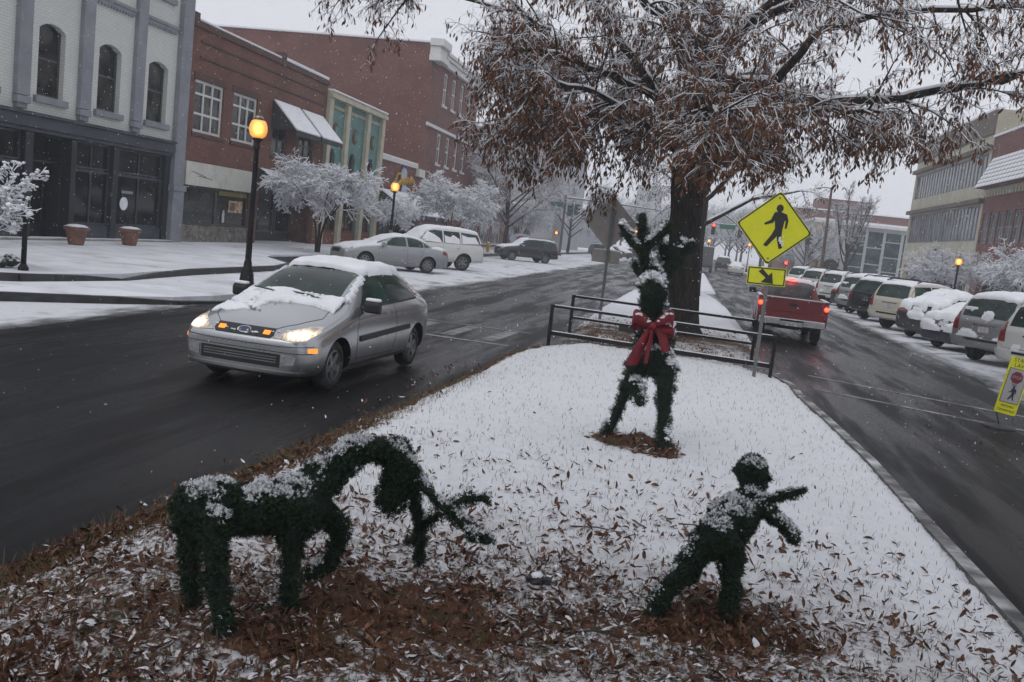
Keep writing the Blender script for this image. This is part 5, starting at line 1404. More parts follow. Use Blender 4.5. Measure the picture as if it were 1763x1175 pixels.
        bmesh.ops.recalc_face_normals(bm, faces=bm.faces); bm.to_mesh(me); bm.free()
        me.polygons.foreach_set('use_smooth', [True] * len(me.polygons)); me.update()
        o = link(bpy.data.objects.new(name, me), parent or self.root); o['kind'] = 'stuff'; return o
    def crust(self, amount, seed, zr=(.6, 1.5), st=.03, th=.035):
        """snow plastered on the rear face: a sheet of uneven thickness with holes"""
        xs = np.arange(-.86, .861, st); zs = np.arange(zr[0], zr[1], st); X, Z = np.meshgrid(xs, zs)
        nf = fbm(X * 2.0 + seed * 5, Z * 2.6 + seed, 5) + .10 * np.cos(Z * 9)
        thr = 1.02 - amount * .62; mb = MB(); idx = -np.ones(X.shape, int)
        for j in range(len(zs)):
            for i in range(len(xs)):
                if nf[j, i] < thr - .25: continue
                h, _ = self.cast('y', -1, xs[i], zs[j])
                if h is None or h.y > -1.9: continue
                k = nf[j, i] - thr + .06
                if k > -.15: idx[j, i] = mb.pt((xs[i] + RNG.uniform(-.3, .3) * st, h.y - .012 - th * max(0, min(1, k / .12)), zs[j] + RNG.uniform(-.3, .3) * st))
        for j in range(len(zs) - 1):
            for i in range(len(xs) - 1):
                q = [idx[j, i], idx[j, i + 1], idx[j + 1, i + 1], idx[j + 1, i]]
                if min(q) >= 0 and nf[j, i] > thr - .05: mb.f.append([int(k) for k in q]); mb.mi.append(0)
        if mb.f: o = mb.build('snow_crust', MAT['snow'], self.root, smooth=True); o['kind'] = 'stuff'
    def mirror(self, y, z, x, m=None, snowy=True):
        for s in (1, -1):
            mb = MB(); mb.prism([(y - .05, z - .08), (y + .06, z - .07), (y + .07, z + .05), (y + .02, z + .09), (y - .05, z + .08)], s * (x + .03), s * (x + .24), 'x'); mb.box(min(s * (x - .08), s * (x + .06)), max(s * (x - .08), s * (x + .06)), y - .02, y + .05, z - .05, z)
            o = mb.build('mirror', m or MAT['black_plastic'], self.root, bevel=.025)
            if snowy:
                mb = MB(); mb.box(min(s * (x + .04), s * (x + .23)), max(s * (x + .04), s * (x + .23)), y - .045, y + .06, z + .075, z + .115); mb.build('snow', MAT['snow'], o, bevel=.02)
    def handle(self, spots, m=None):
        for y, z in spots: self.both('handle', [[(y - .09, z - .02), (y + .09, z - .02), (y + .09, z + .02), (y - .09, z + .02)]], m or self.pm, .028)
    def plate(self, sign, z, w=.15, h=.078, m=None, off=.02):
        return self.patch('number_plate', [[(-w, z - h), (w, z - h), (w, z + h), (-w, z + h)]], m or MAT['plate'], 'y', sign, off)
    def place(self, x, y, h, label=None):
        """stand at x, y heading h degrees clockwise from +y"""
        self.root.location = (x, y, 0.003); self.root.rotation_euler = (0, 0, -math.radians(h)); return self.root

S = lambda yl, w, zb, zl, wl, zr, wr, zt, yu=None, ym=None: dict(yl=yl, yu=yl if yu is None else yu, ym=(yl if ym is None else ym), w=w, zb=zb, zl=zl, wl=wl, zr=zr, wr=wr, zt=zt)

# ---------------------------------------------------------------- the silver hatchback coming towards the camera
MAT['silver'] = paint('silver_paint', (.42, .43, .44), .85, .21, .1)
HATCH = [S(2.08, .58, .24, .62, .54, .665, .46, .68, 2.02), S(2.03, .74, .20, .66, .69, .71, .55, .725, 1.98), S(1.80, .85, .18, .73, .775, .785, .62, .815, 1.80), S(1.40, .87, .17, .80, .81, .865, .66, .90, 1.38),
         S(1.02, .87, .17, .88, .825, .965, .68, .995, 1.00), S(.92, .87, .17, .905, .825, 1.02, .67, 1.05, .88), S(.52, .87, .17, .935, .825, 1.235, .60, 1.27, .48), S(.16, .87, .17, .945, .825, 1.37, .555, 1.405, .08), S(-.4, .87, .17, .95, .82, 1.40, .56, 1.44, -.42),
         S(-1.05, .87, .17, .965, .815, 1.375, .555, 1.41, -1.05), S(-1.50, .87, .17, .985, .80, 1.305, .535, 1.345, -1.45), S(-1.88, .83, .20, .985, .76, 1.08, .54, 1.12, -1.83), S(-2.02, .76, .24, .93, .70, .97, .52, .99, -1.97), S(-2.08, .62, .28, .80, .58, .84, .46, .86, -2.04)]
c = Car('hatchback', 'silver three door hatchback driving with lit headlights and snow on its roof', HATCH, MAT['silver'], (1.28, -1.335), .30, .80)
hatch = c
c.wheels(5)
G = MAT['car_glass']
c.patch('windscreen', [[(-.60, .985), (0, 1.03), (.60, .985), (.50, 1.345), (.25, 1.372), (0, 1.38), (-.25, 1.372), (-.50, 1.345)]], G, 'y', 1, .005)
c.patch('rear_window', [[(-.50, 1.06), (.50, 1.06), (.46, 1.31), (-.46, 1.31)]], G, 'y', -1, .005)
c.both('side_window', [[(.62, .97), (.52, 1.03), (.22, 1.24), (-.02, 1.335), (-.30, 1.355), (-.34, .985)]], G, .005)
c.both('side_window', [[(-.42, .99), (-.385, 1.355), (-.90, 1.335), (-1.25, 1.255), (-1.40, 1.10), (-1.36, 1.02)]], G, .005)
c.both('window_trim', c.line([(.62, .965), (-.36, .98), (-1.38, 1.01)], .02), MAT['black_plastic'], .009)
c.both('window_trim', c.line([(-.38, .985), (-.345, 1.355)], .06), MAT['black_plastic'], .008)
c.both('door_seam', c.line([(.78, .34), (.80, .7), (.70, .95)]) + c.line([(.78, .34), (-.42, .33)]) + c.line([(-.42, .33), (-.52, .6), (-.46, .97)]), MAT['seam'], .0025, res=.05)
c.both('side_moulding', [[(.72, .555), (-.98, .60), (-.98, .665), (.72, .625)]], MAT['black_plastic'], .018)
c.both('sill_seam', c.line([(.9, .27), (-1.0, .27)], .012), MAT['seam'], .0025)
c.handle([(-.30, .86)])
c.mirror(.56, .985, .80)
# headlamps: pointed inwards, tall at the outer corner
c.ends('headlamp', [[(.375, .650), (.60, .632), (.735, .645), (.785, .72), (.765, .785), (.67, .785), (.52, .725)]], MAT['head_lit'], 1, .006, res=.05, maxd=1.3)
c.patch('grille', [[(-.345, .64), (.345, .64), (.375, .672), (.36, .735), (-.36, .735), (-.375, .672)]], MAT['black_plastic'], 'y', 1, .008, res=.05)
for x in (-.285, .285):
    c.patch('indicator_lamp', [[(x - .040, .664), (x + .040, .664), (x + .040, .706), (x - .040, .706)]], MAT['amber_lit'], 'y', 1, .016, res=.05)
ov = [(.085 * math.cos(t), .688 + .036 * math.sin(t)) for t in np.linspace(0, 2 * math.pi, 18, endpoint=False)]
bd = c.patch('badge', [ov], MAT['chrome'], 'y', 1, .014, res=.05)
c.patch('badge_face', [[(x * .84, .688 + (z - .688) * .76) for x, z in ov]], mat('badge_blue', (.03, .05, .10), .3), 'y', 1, .018, parent=bd, res=.05)
c.patch('lower_grille', [[(-.50, .325), (.50, .325), (.50, .475), (-.50, .475)]], MAT['black_plastic'], 'y', 1, .004, res=.05)
for z in (.38, .41, .44): c.patch('grille_bar', [[(-.46, z - .006), (.46, z - .006), (.46, z + .006), (-.46, z + .006)]], MAT['grey_metal'], 'y', 1, .010)
c.ends('fog_lamp', [[(.52, .345), (.66, .37), (.68, .45), (.52, .47)]], MAT['head_clear'], 1, .012, res=.05)
c.patch('bumper_seam', c.line([(-.84, .585), (-.5, .565), (0, .56), (.5, .565), (.84, .585)], .008), MAT['seam'], 'y', 1, .003, res=.05)
c.patch('bumper_seam', c.line([(-.8, .50), (0, .50), (.8, .50)], .008), MAT['seam'], 'y', 1, .003, res=.05)
c.patch('lower_lip', [[(-.72, .255), (.72, .255), (.74, .285), (-.74, .285)]], MAT['silver'], 'y', 1, .02, res=.06)
c.both('side_marker', [[(1.80, .505), (1.93, .515), (1.93, .56), (1.80, .56)]], MAT['amber_lit'], .008)
c.patch('bonnet_seam', c.line([(-.60, 1.03), (-.66, 1.4), (-.52, 1.75), (-.36, 1.93)]) + c.line([(.60, 1.03), (.66, 1.4), (.52, 1.75), (.36, 1.93)]), MAT['seam'], 'z', 1, .003, res=.05)
c.ends('tail_lamp', [[(.55, .9), (.74, .85), (.74, 1.05), (.62, 1.25)]], MAT['tail_red'], -1, .006)
for x0, x1 in ((-.5, .08), (.05, .55)):
    mb = MB(); mb.tube([(x0, .985, 1.035), ((x0 + x1) / 2, .93, 1.075), (x1, .90, 1.09)], .010, 5); mb.build('wiper', MAT['black_plastic'], c.root)
def m_roof(x, y, z): return 0.0 if abs(x) > .60 else float(sstep(z, 1.30, 1.36)) * (1 - .25 * float(sstep(y, -.2, .1))) if y < .12 else 0.0
c.snow('snow', m_roof, .078, .03, 1, amp=.5, rough=.25)
def m_cowl(x, y, z):
    k = float(sstep(y, .78, .86)) * (1 - float(sstep(y, 1.04 + .04 * math.sin(x * 7), 1.16 + .04 * math.sin(x * 7)))) * (1 if z < 1.13 else 0)
    # the driver's side of the bonnet still carries a ragged sheet
    e = .05 + .22 * (y - 1.0) + .16 * (float(vnoise(np.array(x * 6 + 4), np.array(y * 6))) - .5)
    q = float(sstep(-x, -.46, -.36)) if False else float(sstep(x, e, e + .18)) * (1 - float(sstep(y, 1.42, 1.72))) * float(sstep(y, .86, .95)) * (1 if z < 1.13 else 0)
    q *= .35 + .65 * float(sstep(float(vnoise(np.array(x * 9), np.array(y * 9 + 2))), .22, .5))
    return max(k, .7 * q) * (1 if abs(x) < .70 else .0)
c.snow('snow', m_cowl, .042, .026, 2, amp=1.3, nz0=.2, nz1=.5)
def m_pillar(x, y, z): return (.9 if (abs(abs(x) - (.575 + .12 * float(sstep(y, .1, .95)))) < .05 and .10 < y < .92 and z > 1.0) else 0)
c.snow('snow', m_pillar, .04, .03, 3, amp=.8, nz0=.1, nz1=.35)
rb = random.Random(5); mb = MB()
for k in range(40):
    x = rb.uniform(-.62, .62); y = rb.uniform(.86, 1.02); h, _ = c.cast('z', 1, x, y)
    if h: mb.blob((x, y, h.z + .03), rb.uniform(.02, .05), rb, .7, .4)
for k in range(40):
    x = rb.uniform(.05, .62); y = rb.uniform(1.0, 1.5); h, _ = c.cast('z', 1, x, y)
    if h: mb.blob((x, y, h.z + .02), rb.uniform(.015, .04), rb, .6, .4)
for k in range(26):
    y = rb.uniform(-1.3, -.2); s = 1
    mb.blob((s * rb.uniform(.80, .86) , rb.choice([rb.uniform(-.46, -.34), rb.uniform(-1.35, -.9)]), rb.uniform(.90, 1.05)), rb.uniform(.015, .035), rb, .8, .4)
for k in range(22):
    x = rb.uniform(-.7, .7); h, _ = c.cast('z', 1, x, 2.02 - .18 * (abs(x) / .7) ** 2)
    if h: mb.blob((x, h.y, h.z + .0), rb.uniform(.012, .028), rb, .5, .4)
mb.build('snow_lumps', MAT['snow'], c.root, smooth=True)['kind'] = 'stuff'
c.place(-4.75, 11.65, 183.5)

# ---------------------------------------------------------------- other body shapes, each built once, copied with new paint
SUV = [S(2.50, .82, .42, .90, .78, .96, .66, .98, 2.46), S(2.40, .95, .36, .98, .90, 1.06, .74, 1.09, 2.36), S(2.0, .99, .34, 1.06, .94, 1.13, .78, 1.17, 2.0), S(1.45, 1.0, .34, 1.10, .95, 1.19, .80, 1.23, 1.45), S(1.15, 1.0, .34, 1.13, .95, 1.24, .80, 1.27, 1.12),
       S(.75, 1.0, .34, 1.15, .95, 1.55, .76, 1.60, .72), S(.42, 1.0, .34, 1.16, .95, 1.80, .73, 1.85, .34), S(-.3, 1.0, .34, 1.17, .95, 1.85, .74, 1.90, -.3), S(-1.3, 1.0, .34, 1.18, .945, 1.85, .74, 1.90, -1.3), S(-2.15, .99, .36, 1.19, .93, 1.80, .73, 1.85, -2.1), S(-2.42, .97, .40, 1.19, .90, 1.68, .73, 1.72, -2.32), S(-2.52, .93, .44, 1.12, .85, 1.22, .72, 1.26, -2.46)]
def suv(name, label, pm, group, snow_h=.07, rear_snow=0.0, tail='tail_red', long=0.0, rails=True, seed=0, lowband=None):
    c = Car(name, label, SUV, pm, (1.55, -1.40), .39, .92, group, ww=.25, cat='suv'); c.wheels(6)
    c.patch('windscreen', [[(-.70, 1.27), (.70, 1.27), (.64, 1.76), (-.64, 1.76)]], G, 'y', 1, .005)
    c.patch('rear_window', [[(-.70, 1.24), (.70, 1.24), (.64, 1.74), (-.64, 1.74)]], G, 'y', -1, .005)
    c.both('side_window', [[(1.02, 1.20), (.50, 1.72), (.30, 1.76), (-.22, 1.77), (-.22, 1.21)]], G, .005)
    c.both('side_window', [[(-.30, 1.21), (-.30, 1.77), (-1.15, 1.77), (-1.15, 1.22)]], G, .005)
    c.both('side_window', [[(-1.24, 1.22), (-1.24, 1.77), (-2.15, 1.72), (-2.28, 1.26)]], G, .005)
    c.both('door_seam', c.line([(1.05, .5), (1.06, 1.15)]) + c.line([(-.26, .5), (-.26, 1.2)]) + c.line([(-1.0, .9), (-1.18, 1.2)]) + c.line([(1.05, .5), (-.85, .5)]), MAT['seam'], .003)
    c.handle([(-.12, 1.06), (-1.02, 1.06)]); c.mirror(.85, 1.24, .93, pm)
    if lowband: c.both('side_cladding', [[(1.0, .42), (-.85, .42), (-.85, .58), (1.0, .58)]], lowband, .014)
    c.ends('headlamp', [[(.50, .86), (.88, .86), (.86, 1.04), (.50, 1.0)]], MAT['head_clear'], 1, .006)
    c.patch('grille', [[(-.46, .74), (.46, .74), (.46, 1.0), (-.46, 1.0)]], MAT['black_plastic'], 'y', 1, .008)
    c.ends('tail_lamp', [[(.74, .86), (.92, .86), (.88, 1.34), (.77, 1.34)]], MAT[tail], -1, .012)
    c.patch('rear_bumper', [[(-.93, .46), (.93, .46), (.93, .68), (-.93, .68)]], lowband or pm, 'y', -1, .05)
    c.patch('bumper_step', [[(-.5, .60), (.5, .60), (.5, .66), (-.5, .66)]], MAT['black_plastic'], 'y', -1, .055)
    c.plate(-1, .92); c.patch('tailgate_trim', [[(-.32, 1.02), (.32, 1.02), (.32, 1.06), (-.32, 1.06)]], MAT['chrome'], 'y', -1, .012)
    c.patch('tailgate_seam', c.line([(-.80, .72), (-.82, 1.2), (-.72, 1.80)]) + c.line([(.80, .72), (.82, 1.2), (.72, 1.80)]) + c.line([(-.8, .72), (.8, .72)]), MAT['seam'], 'y', -1, .003)
    if rails:
        for s in (1, -1):
            mb = MB(); mb.tube([(s * .66, .2, 1.90), (s * .68, 0, 1.965), (s * .68, -1.7, 1.965), (s * .66, -1.95, 1.88)], .025, 6); mb.build('roof_rail', MAT['black_plastic'], c.root)
    c.snow('snow', lambda x, y, z: (0 if (z > 1.26 and abs(x) > .80) or abs(x) > .94 else 1.0 if z > 1.6 else .85 if y > .9 else .6), snow_h, .09, seed + 10, amp=.5, zmin=.8)
    if rear_snow:
        c.crust(rear_snow, seed)
    return c
SEDAN = [S(2.35, .62, .24, .62, .58, .68, .48, .70, 2.31), S(2.25, .80, .20, .70, .74, .76, .60, .78, 2.21), S(1.9, .87, .18, .80, .80, .86, .66, .89, 1.9), S(1.3, .90, .17, .88, .83, .96, .70, .985, 1.28), S(.98, .90, .17, .92, .84, 1.02, .70, 1.045, .92), S(.5, .90, .17, .95, .84, 1.27, .62, 1.31, .44), S(.1, .90, .17, .96, .84, 1.40, .58, 1.44, 0),
         S(-.5, .90, .17, .965, .84, 1.42, .58, 1.46, -.5), S(-1.05, .90, .17, .98, .83, 1.34, .58, 1.385, -1.08), S(-1.5, .90, .17, 1.0, .82, 1.12, .60, 1.155, -1.55), S(-1.75, .89, .18, 1.0, .80, 1.05, .66, 1.08, -1.78), S(-2.15, .86, .22, .99, .78, 1.04, .66, 1.065, -2.12), S(-2.32, .80, .26, .90, .72, .95, .60, .97, -2.27), S(-2.38, .66, .30, .76, .60, .82, .5, .84, -2.32)]
def sedan(name, label, pm, group, snow_h=.05, seed=0, deep=False):
    c = Car(name, label, SEDAN, pm, (1.42, -1.36), .325, .84, group, ww=.21); c.wheels(7)
    c.patch('windscreen', [[(-.62, 1.05), (.62, 1.05), (.53, 1.38), (-.53, 1.38)]], G, 'y', 1, .005)
    c.patch('rear_window', [[(-.58, 1.14), (.58, 1.14), (.50, 1.37), (-.50, 1.37)]], G, 'y', -1, .005)
    c.both('side_window', [[(.66, 1.0), (.20, 1.31), (-.02, 1.36), (-.34, 1.375), (-.34, 1.01)]], G, .005)
    c.both('side_window', [[(-.42, 1.01), (-.42, 1.375), (-.80, 1.35), (-1.12, 1.24), (-1.12, 1.03)]], G, .005)
    c.both('side_window', [[(-1.17, 1.035), (-1.17, 1.22), (-1.42, 1.09), (-1.40, 1.04)]], G, .005)
    c.both('door_seam', c.line([(.88, .35), (.86, .95)]) + c.line([(-.38, .35), (-.38, 1.0)]) + c.line([(-.98, .62), (-1.15, 1.0)]) + c.line([(.88, .35), (-.85, .35)]), MAT['seam'], .003)
    c.handle([(-.24, .88), (-1.02, .89)]); c.mirror(.68, 1.02, .82, pm)
    c.ends('headlamp', [[(.42, .66), (.76, .66), (.78, .80), (.46, .75)]], MAT['head_clear'], 1, .006, maxd=1.5)
    c.patch('grille', [[(-.36, .56), (.36, .56), (.36, .70), (-.36, .70)]], MAT['black_plastic'], 'y', 1, .008)
    c.ends('tail_lamp', [[(.44, .80), (.78, .80), (.78, .95), (.48, .93)]], MAT['tail_red'], -1, .008)
    c.both('tail_lamp', [[(-2.0, .82), (-2.22, .80), (-2.22, .93), (-2.02, .93)]], MAT['tail_red'], .006)
    c.patch('bumper_seam', c.line([(-.85, .62), (0, .60), (.85, .62)], .012), MAT['seam'], 'y', -1, .003); c.plate(-1, .80)
    c.snow('snow', lambda x, y, z: 0 if (z > 1.06 and abs(x) > .64) or abs(x) > .83 else 1.0 if (z > 1.3 or y > 1.0 or y < -1.5) else (.8 if deep or y > .3 else .5), snow_h, .08, seed + 30, amp=.5, zmin=.55, nz0=.3, nz1=.7)
    return c

GPL = 'cars parked at an angle along the left pavement'; GPR = 'cars parked at an angle along the right pavement'
WHITE = paint('white_paint', (.62, .62, .60), 0, .35); DARK = paint('dark_paint', (.022, .026, .030), .2, .35, .15); CREAM = paint('cream_paint', (.52, .49, .41), 0, .35); GREYP = paint('grey_paint_car', (.30, .31, .32), .4, .35, .2); NAVY = paint('navy_paint_car', (.03, .035, .05), .2, .35, .1); MAROON = paint('maroon_paint', (.10, .012, .015), .2, .35)
def park(c, wx, wy, h, rear, half, side):
    """stand so that one rear wheel touches the ground at wx, wy (side -1 left, +1 right)"""
    a = math.radians(h); f = Vector((math.sin(a), math.cos(a))); r = Vector((math.cos(a), -math.sin(a)))
    p = Vector((wx, wy)) - r * half * side - f * rear
    return c.place(p.x, p.y, h)
park(sedan('parked_sedan', 'silver sedan parked nose in on the left, between the hatchback and the white suv', GREYP, GPL, .05, 1), -10.6, 36.5, 226, -1.36, .8, -1)
ws = suv('parked_suv', 'white suv parked nose in on the left with snow over its roof and windscreen', WHITE, GPL, .09, 0, seed=2, rails=False)
park(ws, -10.5, 42.0, 226, -1.40, .88, -1)
for pl in ([(.92, 1.24), (.66, 1.52), (.50, 1.68), (.18, 1.55), (-.05, 1.42), (-.20, 1.22)], [(-.34, 1.23), (-.33, 1.58), (-.62, 1.50), (-.80, 1.62), (-1.12, 1.45), (-1.13, 1.23)], [(-1.26, 1.24), (-1.27, 1.66), (-1.6, 1.58), (-2.0, 1.60), (-2.2, 1.30)]): ws.both('window_snow', [pl], MAT['snow'], .012)
cd = suv('parked_suv', 'dark suv with snowy bonnet parked furthest along the left pavement', DARK, GPL, .07, 0, seed=3); park(cd, -10.3, 66.5, 236, -1.40, .88, -1); cd.root.scale = (.9, .9, .9)
# right hand row, from the one cut by the picture edge to the furthest
HR = 48
r1 = suv('parked_suv', 'white suv cut off by the right edge of the picture, red tail lamp showing', WHITE, GPR, .06, .2, seed=4); park(r1, 8.15, 24.2, HR, -1.40, .88, -1)
r2 = suv('parked_suv', 'silver suv with thick roof snow and snow caked on its tailgate', GREYP, GPR, .10, .55, seed=5); park(r2, 8.1, 27.9, HR, -1.40, .88, -1)
r3 = sedan('parked_sedan', 'dark sedan whose boot lid is buried in snow, left of the silver suv', NAVY, GPR, .12, 6, True); park(r3, 7.95, 31.3, HR, -1.36, .8, -1)
r4 = sedan('parked_sedan', 'dark car wholly covered in snow between the cream suv and the dark sedan', DARK, GPR, .14, 7, True); r3.crust(.62, 3, (.55, .98)); r4.crust(.7, 6, (.6, 1.0)); r4.root.scale = (1.03, .92, 1.12); park(r4, 7.9, 34.8, HR, -1.25, .8, -1)
r5 = suv('parked_suv', 'cream suv with clear rear window and roof rails in the right hand row', CREAM, GPR, .035, 0, seed=8); park(r5, 7.75, 38.3, HR, -1.40, .88, -1)
r6 = suv('parked_suv', 'black suv with a cargo carrier on its tailgate beside the cream suv', DARK, GPR, .05, .1, seed=9); park(r6, 7.75, 43.2, HR, -1.40, .88, -1)
mb = MB()
for k in range(9): mb.box(-.55 + k * .135, -.52 + k * .135, -2.68, -2.66, .72, 1.15)
for z in (.72, .93, 1.15): mb.box(-.57, .60, -2.69, -2.65, z, z + .04)
mb.box(-.05, .05, -2.66, -2.45, .62, .70); mb.build('cargo_carrier', MAT['black_plastic'], r6.root)
for k, (src, y, lb, s) in enumerate(((r2, 46.6, 'silver backed suv with snowy roof next beyond the black suv', 1), (r4, 50.4, 'snow covered car next beyond the silver backed suv', 1), (r1, 54.2, 'white suv in the middle of the far right row', 1), (r3, 58.0, 'snow covered sedan beyond the far white suv', 1), (r5, 62.5, 'hazy cream suv far along the right row', 1), (r4, 67, 'hazy snow covered car far along the right row', 1), (r1, 71.5, 'furthest white suv of the right row', 1))):
    a = math.radians(HR); o = dup(src.root, (7.8 + .62 + math.sin(a) * 1.4, y - .6 + math.cos(a) * 1.4 + .8, .003), -a, lb)
# far traffic
GF = 'far traffic in the haze'
f1 = sedan('moving_sedan', 'white sedan driving away in the far right lane', WHITE, GF, .05, 11); f1.place(4.9, 106, 3)
f2 = dup(r6.root, (3.9, 121, .003), -.02, 'dark suv driving away ahead of the white sedan'); f2['group'] = GF; f2.name = 'moving_suv'
f3 = sedan('parked_sedan', 'reddish parked car far down the left pavement', MAROON, 'far cars parked on the left', .04, 12); f3.place(-10.2, 148, 225)
f4 = dup(f1.root, (-5.6, 118, .003), math.pi, 'oncoming car with lit headlights far down the left lane')
for s in (-1, 1):
    mb = MB(); mb.lathe([(.10, 2.36), (.12, 2.40), (.06, 2.43)], (s * .6, 0, .72), 10, 'y'); mb.build('headlamp', MAT['head_lit'], f4)
for k, (src, x, y, r, lb) in enumerate(((cd.root, -10.4, 112, 4.0, 'dark snowy topped vehicle behind the grey back of the sign'), (r4.root, -10.2, 128, 4.1, 'snowy car right of the grey sign post, far off'))):
    o = dup(src, (x, y, .003), r, lb); o['group'] = 'far cars parked on the left'
# box truck
t = thing('box_truck', 'dark grey box truck in the haze at the end of the median', 'truck', (1.35, 104, .003)); TG = mat('truck_grey', (.10, .105, .11), .6, var=.1)
mb = MB(); mb.box(-.85, .85, -2.2, 1.4, .8, 2.75); mb.build('cargo_box', TG, t, bevel=.03)
mb = MB(); mb.prism([(1.45, .5), (2.9, .5), (2.95, 1.1), (2.3, 1.3), (1.9, 2.1), (1.45, 2.15)], -.8, .8, 'x'); mb.build('cab', GREYP, t, bevel=.04)
mb = MB(); mb.box(-.8, .8, -2.25, 1.4, .5, .78); mb.build('chassis', MAT['black_plastic'], t)
for s in (-1, 1):
    mb = MB(); mb.box(s * .6 - .12, s * .6 + .12, -2.28, -2.252, .55, .72); mb.build('tail_lamp', MAT['tail_red'], t)
    for y in (-1.3, 2.1): mb = MB(); mb.lathe([(.1, -.12), (.42, -.12), (.42, .12), (.1, .12)], (s * .75, y, .42), 18, 'x'); mb.build('wheel', MAT['tyre'], t)
mb = MB(); mb.box(-.83, .83, -2.15, 1.35, 2.752, 2.82); mb.build('snow', MAT['snow'], t)

# ---------------------------------------------------------------- red pickup driving away
RED = paint('red_paint', (.17, .008, .009), .0, .30)
PK = [S(2.45, .74, .38, .84, .70, .90, .60, .92, 2.41), S(2.32, .88, .34, .92, .83, .99, .70, 1.02, 2.28), S(1.8, .92, .32, 1.0, .87, 1.06, .74, 1.09, 1.8), S(1.15, .92, .32, 1.04, .87, 1.12, .76, 1.15, 1.12), S(.78, .92, .32, 1.07, .87, 1.40, .70, 1.44, .72), S(.45, .92, .32, 1.08, .87, 1.60, .66, 1.645, .36), S(0, .92, .32, 1.08, .87, 1.64, .66, 1.685, 0),
      S(-.45, .92, .32, 1.08, .87, 1.60, .66, 1.645, -.43), S(-.58, .92, .32, 1.08, .86, 1.30, .70, 1.34, -.50), S(-.62, .92, .36, 1.04, .85, 1.12, .72, 1.15, -.58)]
c = Car('pickup_truck', 'red pickup truck driving away with its tail lamps lit', PK, RED, (1.5,), .36, .86, ww=.24, cat='pickup truck')
c.axles = (1.5, -1.55); c.wheels(6)
c.patch('windscreen', [[(-.66, 1.14), (.66, 1.14), (.58, 1.56), (-.58, 1.56)]], G, 'y', 1, .005)
c.patch('rear_window', [[(-.64, 1.13), (.64, 1.13), (.57, 1.55), (-.57, 1.55)]], glass_mat('pickup_rear_glass', (.10, .115, .115), .08, .5), 'y', -1, .006)
c.both('side_window', [[(.86, 1.10), (.44, 1.50), (.2, 1.555), (-.40, 1.54), (-.46, 1.12)]], G, .005)
c.both('door_seam', c.line([(.95, .45), (.95, 1.05)]) + c.line([(-.48, .45), (-.48, 1.08)]) + c.line([(.95, .45), (-.48, .45)]), MAT['seam'], .003)
c.handle([(-.3, .95)], MAT['black_plastic']); c.mirror(.75, 1.18, .88, MAT['black_plastic'], False)
c.ends('headlamp', [[(.48, .76), (.82, .76), (.82, .92), (.48, .9)]], MAT['head_lit'], 1, .006)
mb = MB()        # bed: sides with arches, floor, tailgate
W = .92
for s in (-1, 1):
    arch = [(-1.55 + .44 * math.cos(t), .40 + .44 * math.sin(t)) for t in np.linspace(math.pi - .1, .1, 9)]
    poly = [(-2.48, .46), (-2.48, 1.16), (-.68, 1.16), (-.68, .42)] + arch[::-1]
    mb.prism(poly, s * W, s * (W - .07), 'x')
mb.box(-W + .07, W - .07, -2.45, -.68, .62, .68); mb.box(-W + .07, W - .07, -.72, -.66, .68, 1.14)
bed = mb.build('cargo_bed', RED, c.root, bevel=.012)
mb = MB(); mb.box(-.80, .80, -2.545, -2.482, .60, 1.155); tg = mb.build('tailgate', RED, c.root, bevel=.015)
mb = MB(); mb.box(-.7, .7, -2.556, -2.546, .80, 1.06); mb.build('tailgate_panel', RED, tg, bevel=.01)
mb = MB(); mb.box(-.10, .10, -2.566, -2.557, .97, 1.04); mb.build('tailgate_handle', MAT['black_plastic'], tg, bevel=.006)
mb = MB(); mb.box(-.82, .82, -2.55, -2.47, 1.157, 1.185); mb.build('snow', MAT['snow'], tg, bevel=.01)
for s in (-1, 1):
    mb = MB(); mb.box(s * W - .045 * s - .05, s * W - .045 * s + .05, -2.40, -.70, 1.162, 1.185); mb.build('snow', MAT['snow'], bed, bevel=.01)
    mb = MB(); mb.box(min(s * .805, s * .918), max(s * .805, s * .918), -2.54, -2.485, .70, 1.10); hl = mb.build('tail_lamp', MAT['tail_red'], c.root, bevel=.01)
    mb = MB(); mb.lathe([(.058, -2.548), (.05, -2.556), (.02, -2.56)], (s * .86, 0, .98), 14, 'y'); mb.build('bulb', MAT['tail_lit'], hl)
mb = MB(); mb.box(-.10, .10, -.56, -.52, 1.63, 1.66); mb.build('brake_lamp', MAT['tail_lit'], c.root)
mb = MB(); mb.box(-.86, -.30, -2.72, -2.56, .44, .60); mb.box(.30, .86, -2.72, -2.56, .44, .60); mb.box(-.30, .30, -2.70, -2.56, .42, .56); bp = mb.build('rear_bumper', MAT['chrome'], c.root, bevel=.02)
mb = MB(); mb.box(-.86, .86, -2.72, -2.57, .602, .625); mb.build('snow', MAT['snow'], bp, bevel=.008)
mb = MB(); mb.box(-.16, .16, -2.725, -2.702, .44, .55); mb.build('number_plate', MAT['plate'], bp)
mb = MB(); mb.box(-.5, .5, -2.5, 1.2, .34, .5); mb.tube([(0, -1.55, .36), (.8, -1.55, .36)], .06, 8); mb.tube([(0, -1.55, .36), (-.8, -1.55, .36)], .06, 8); mb.build('chassis', MAT['well'], c.root)
c.snow('snow', lambda x, y, z: 1.0 if z > 1.5 else 0, .035, .07, 50, amp=.6)
c.place(2.92, 28.3, 2)
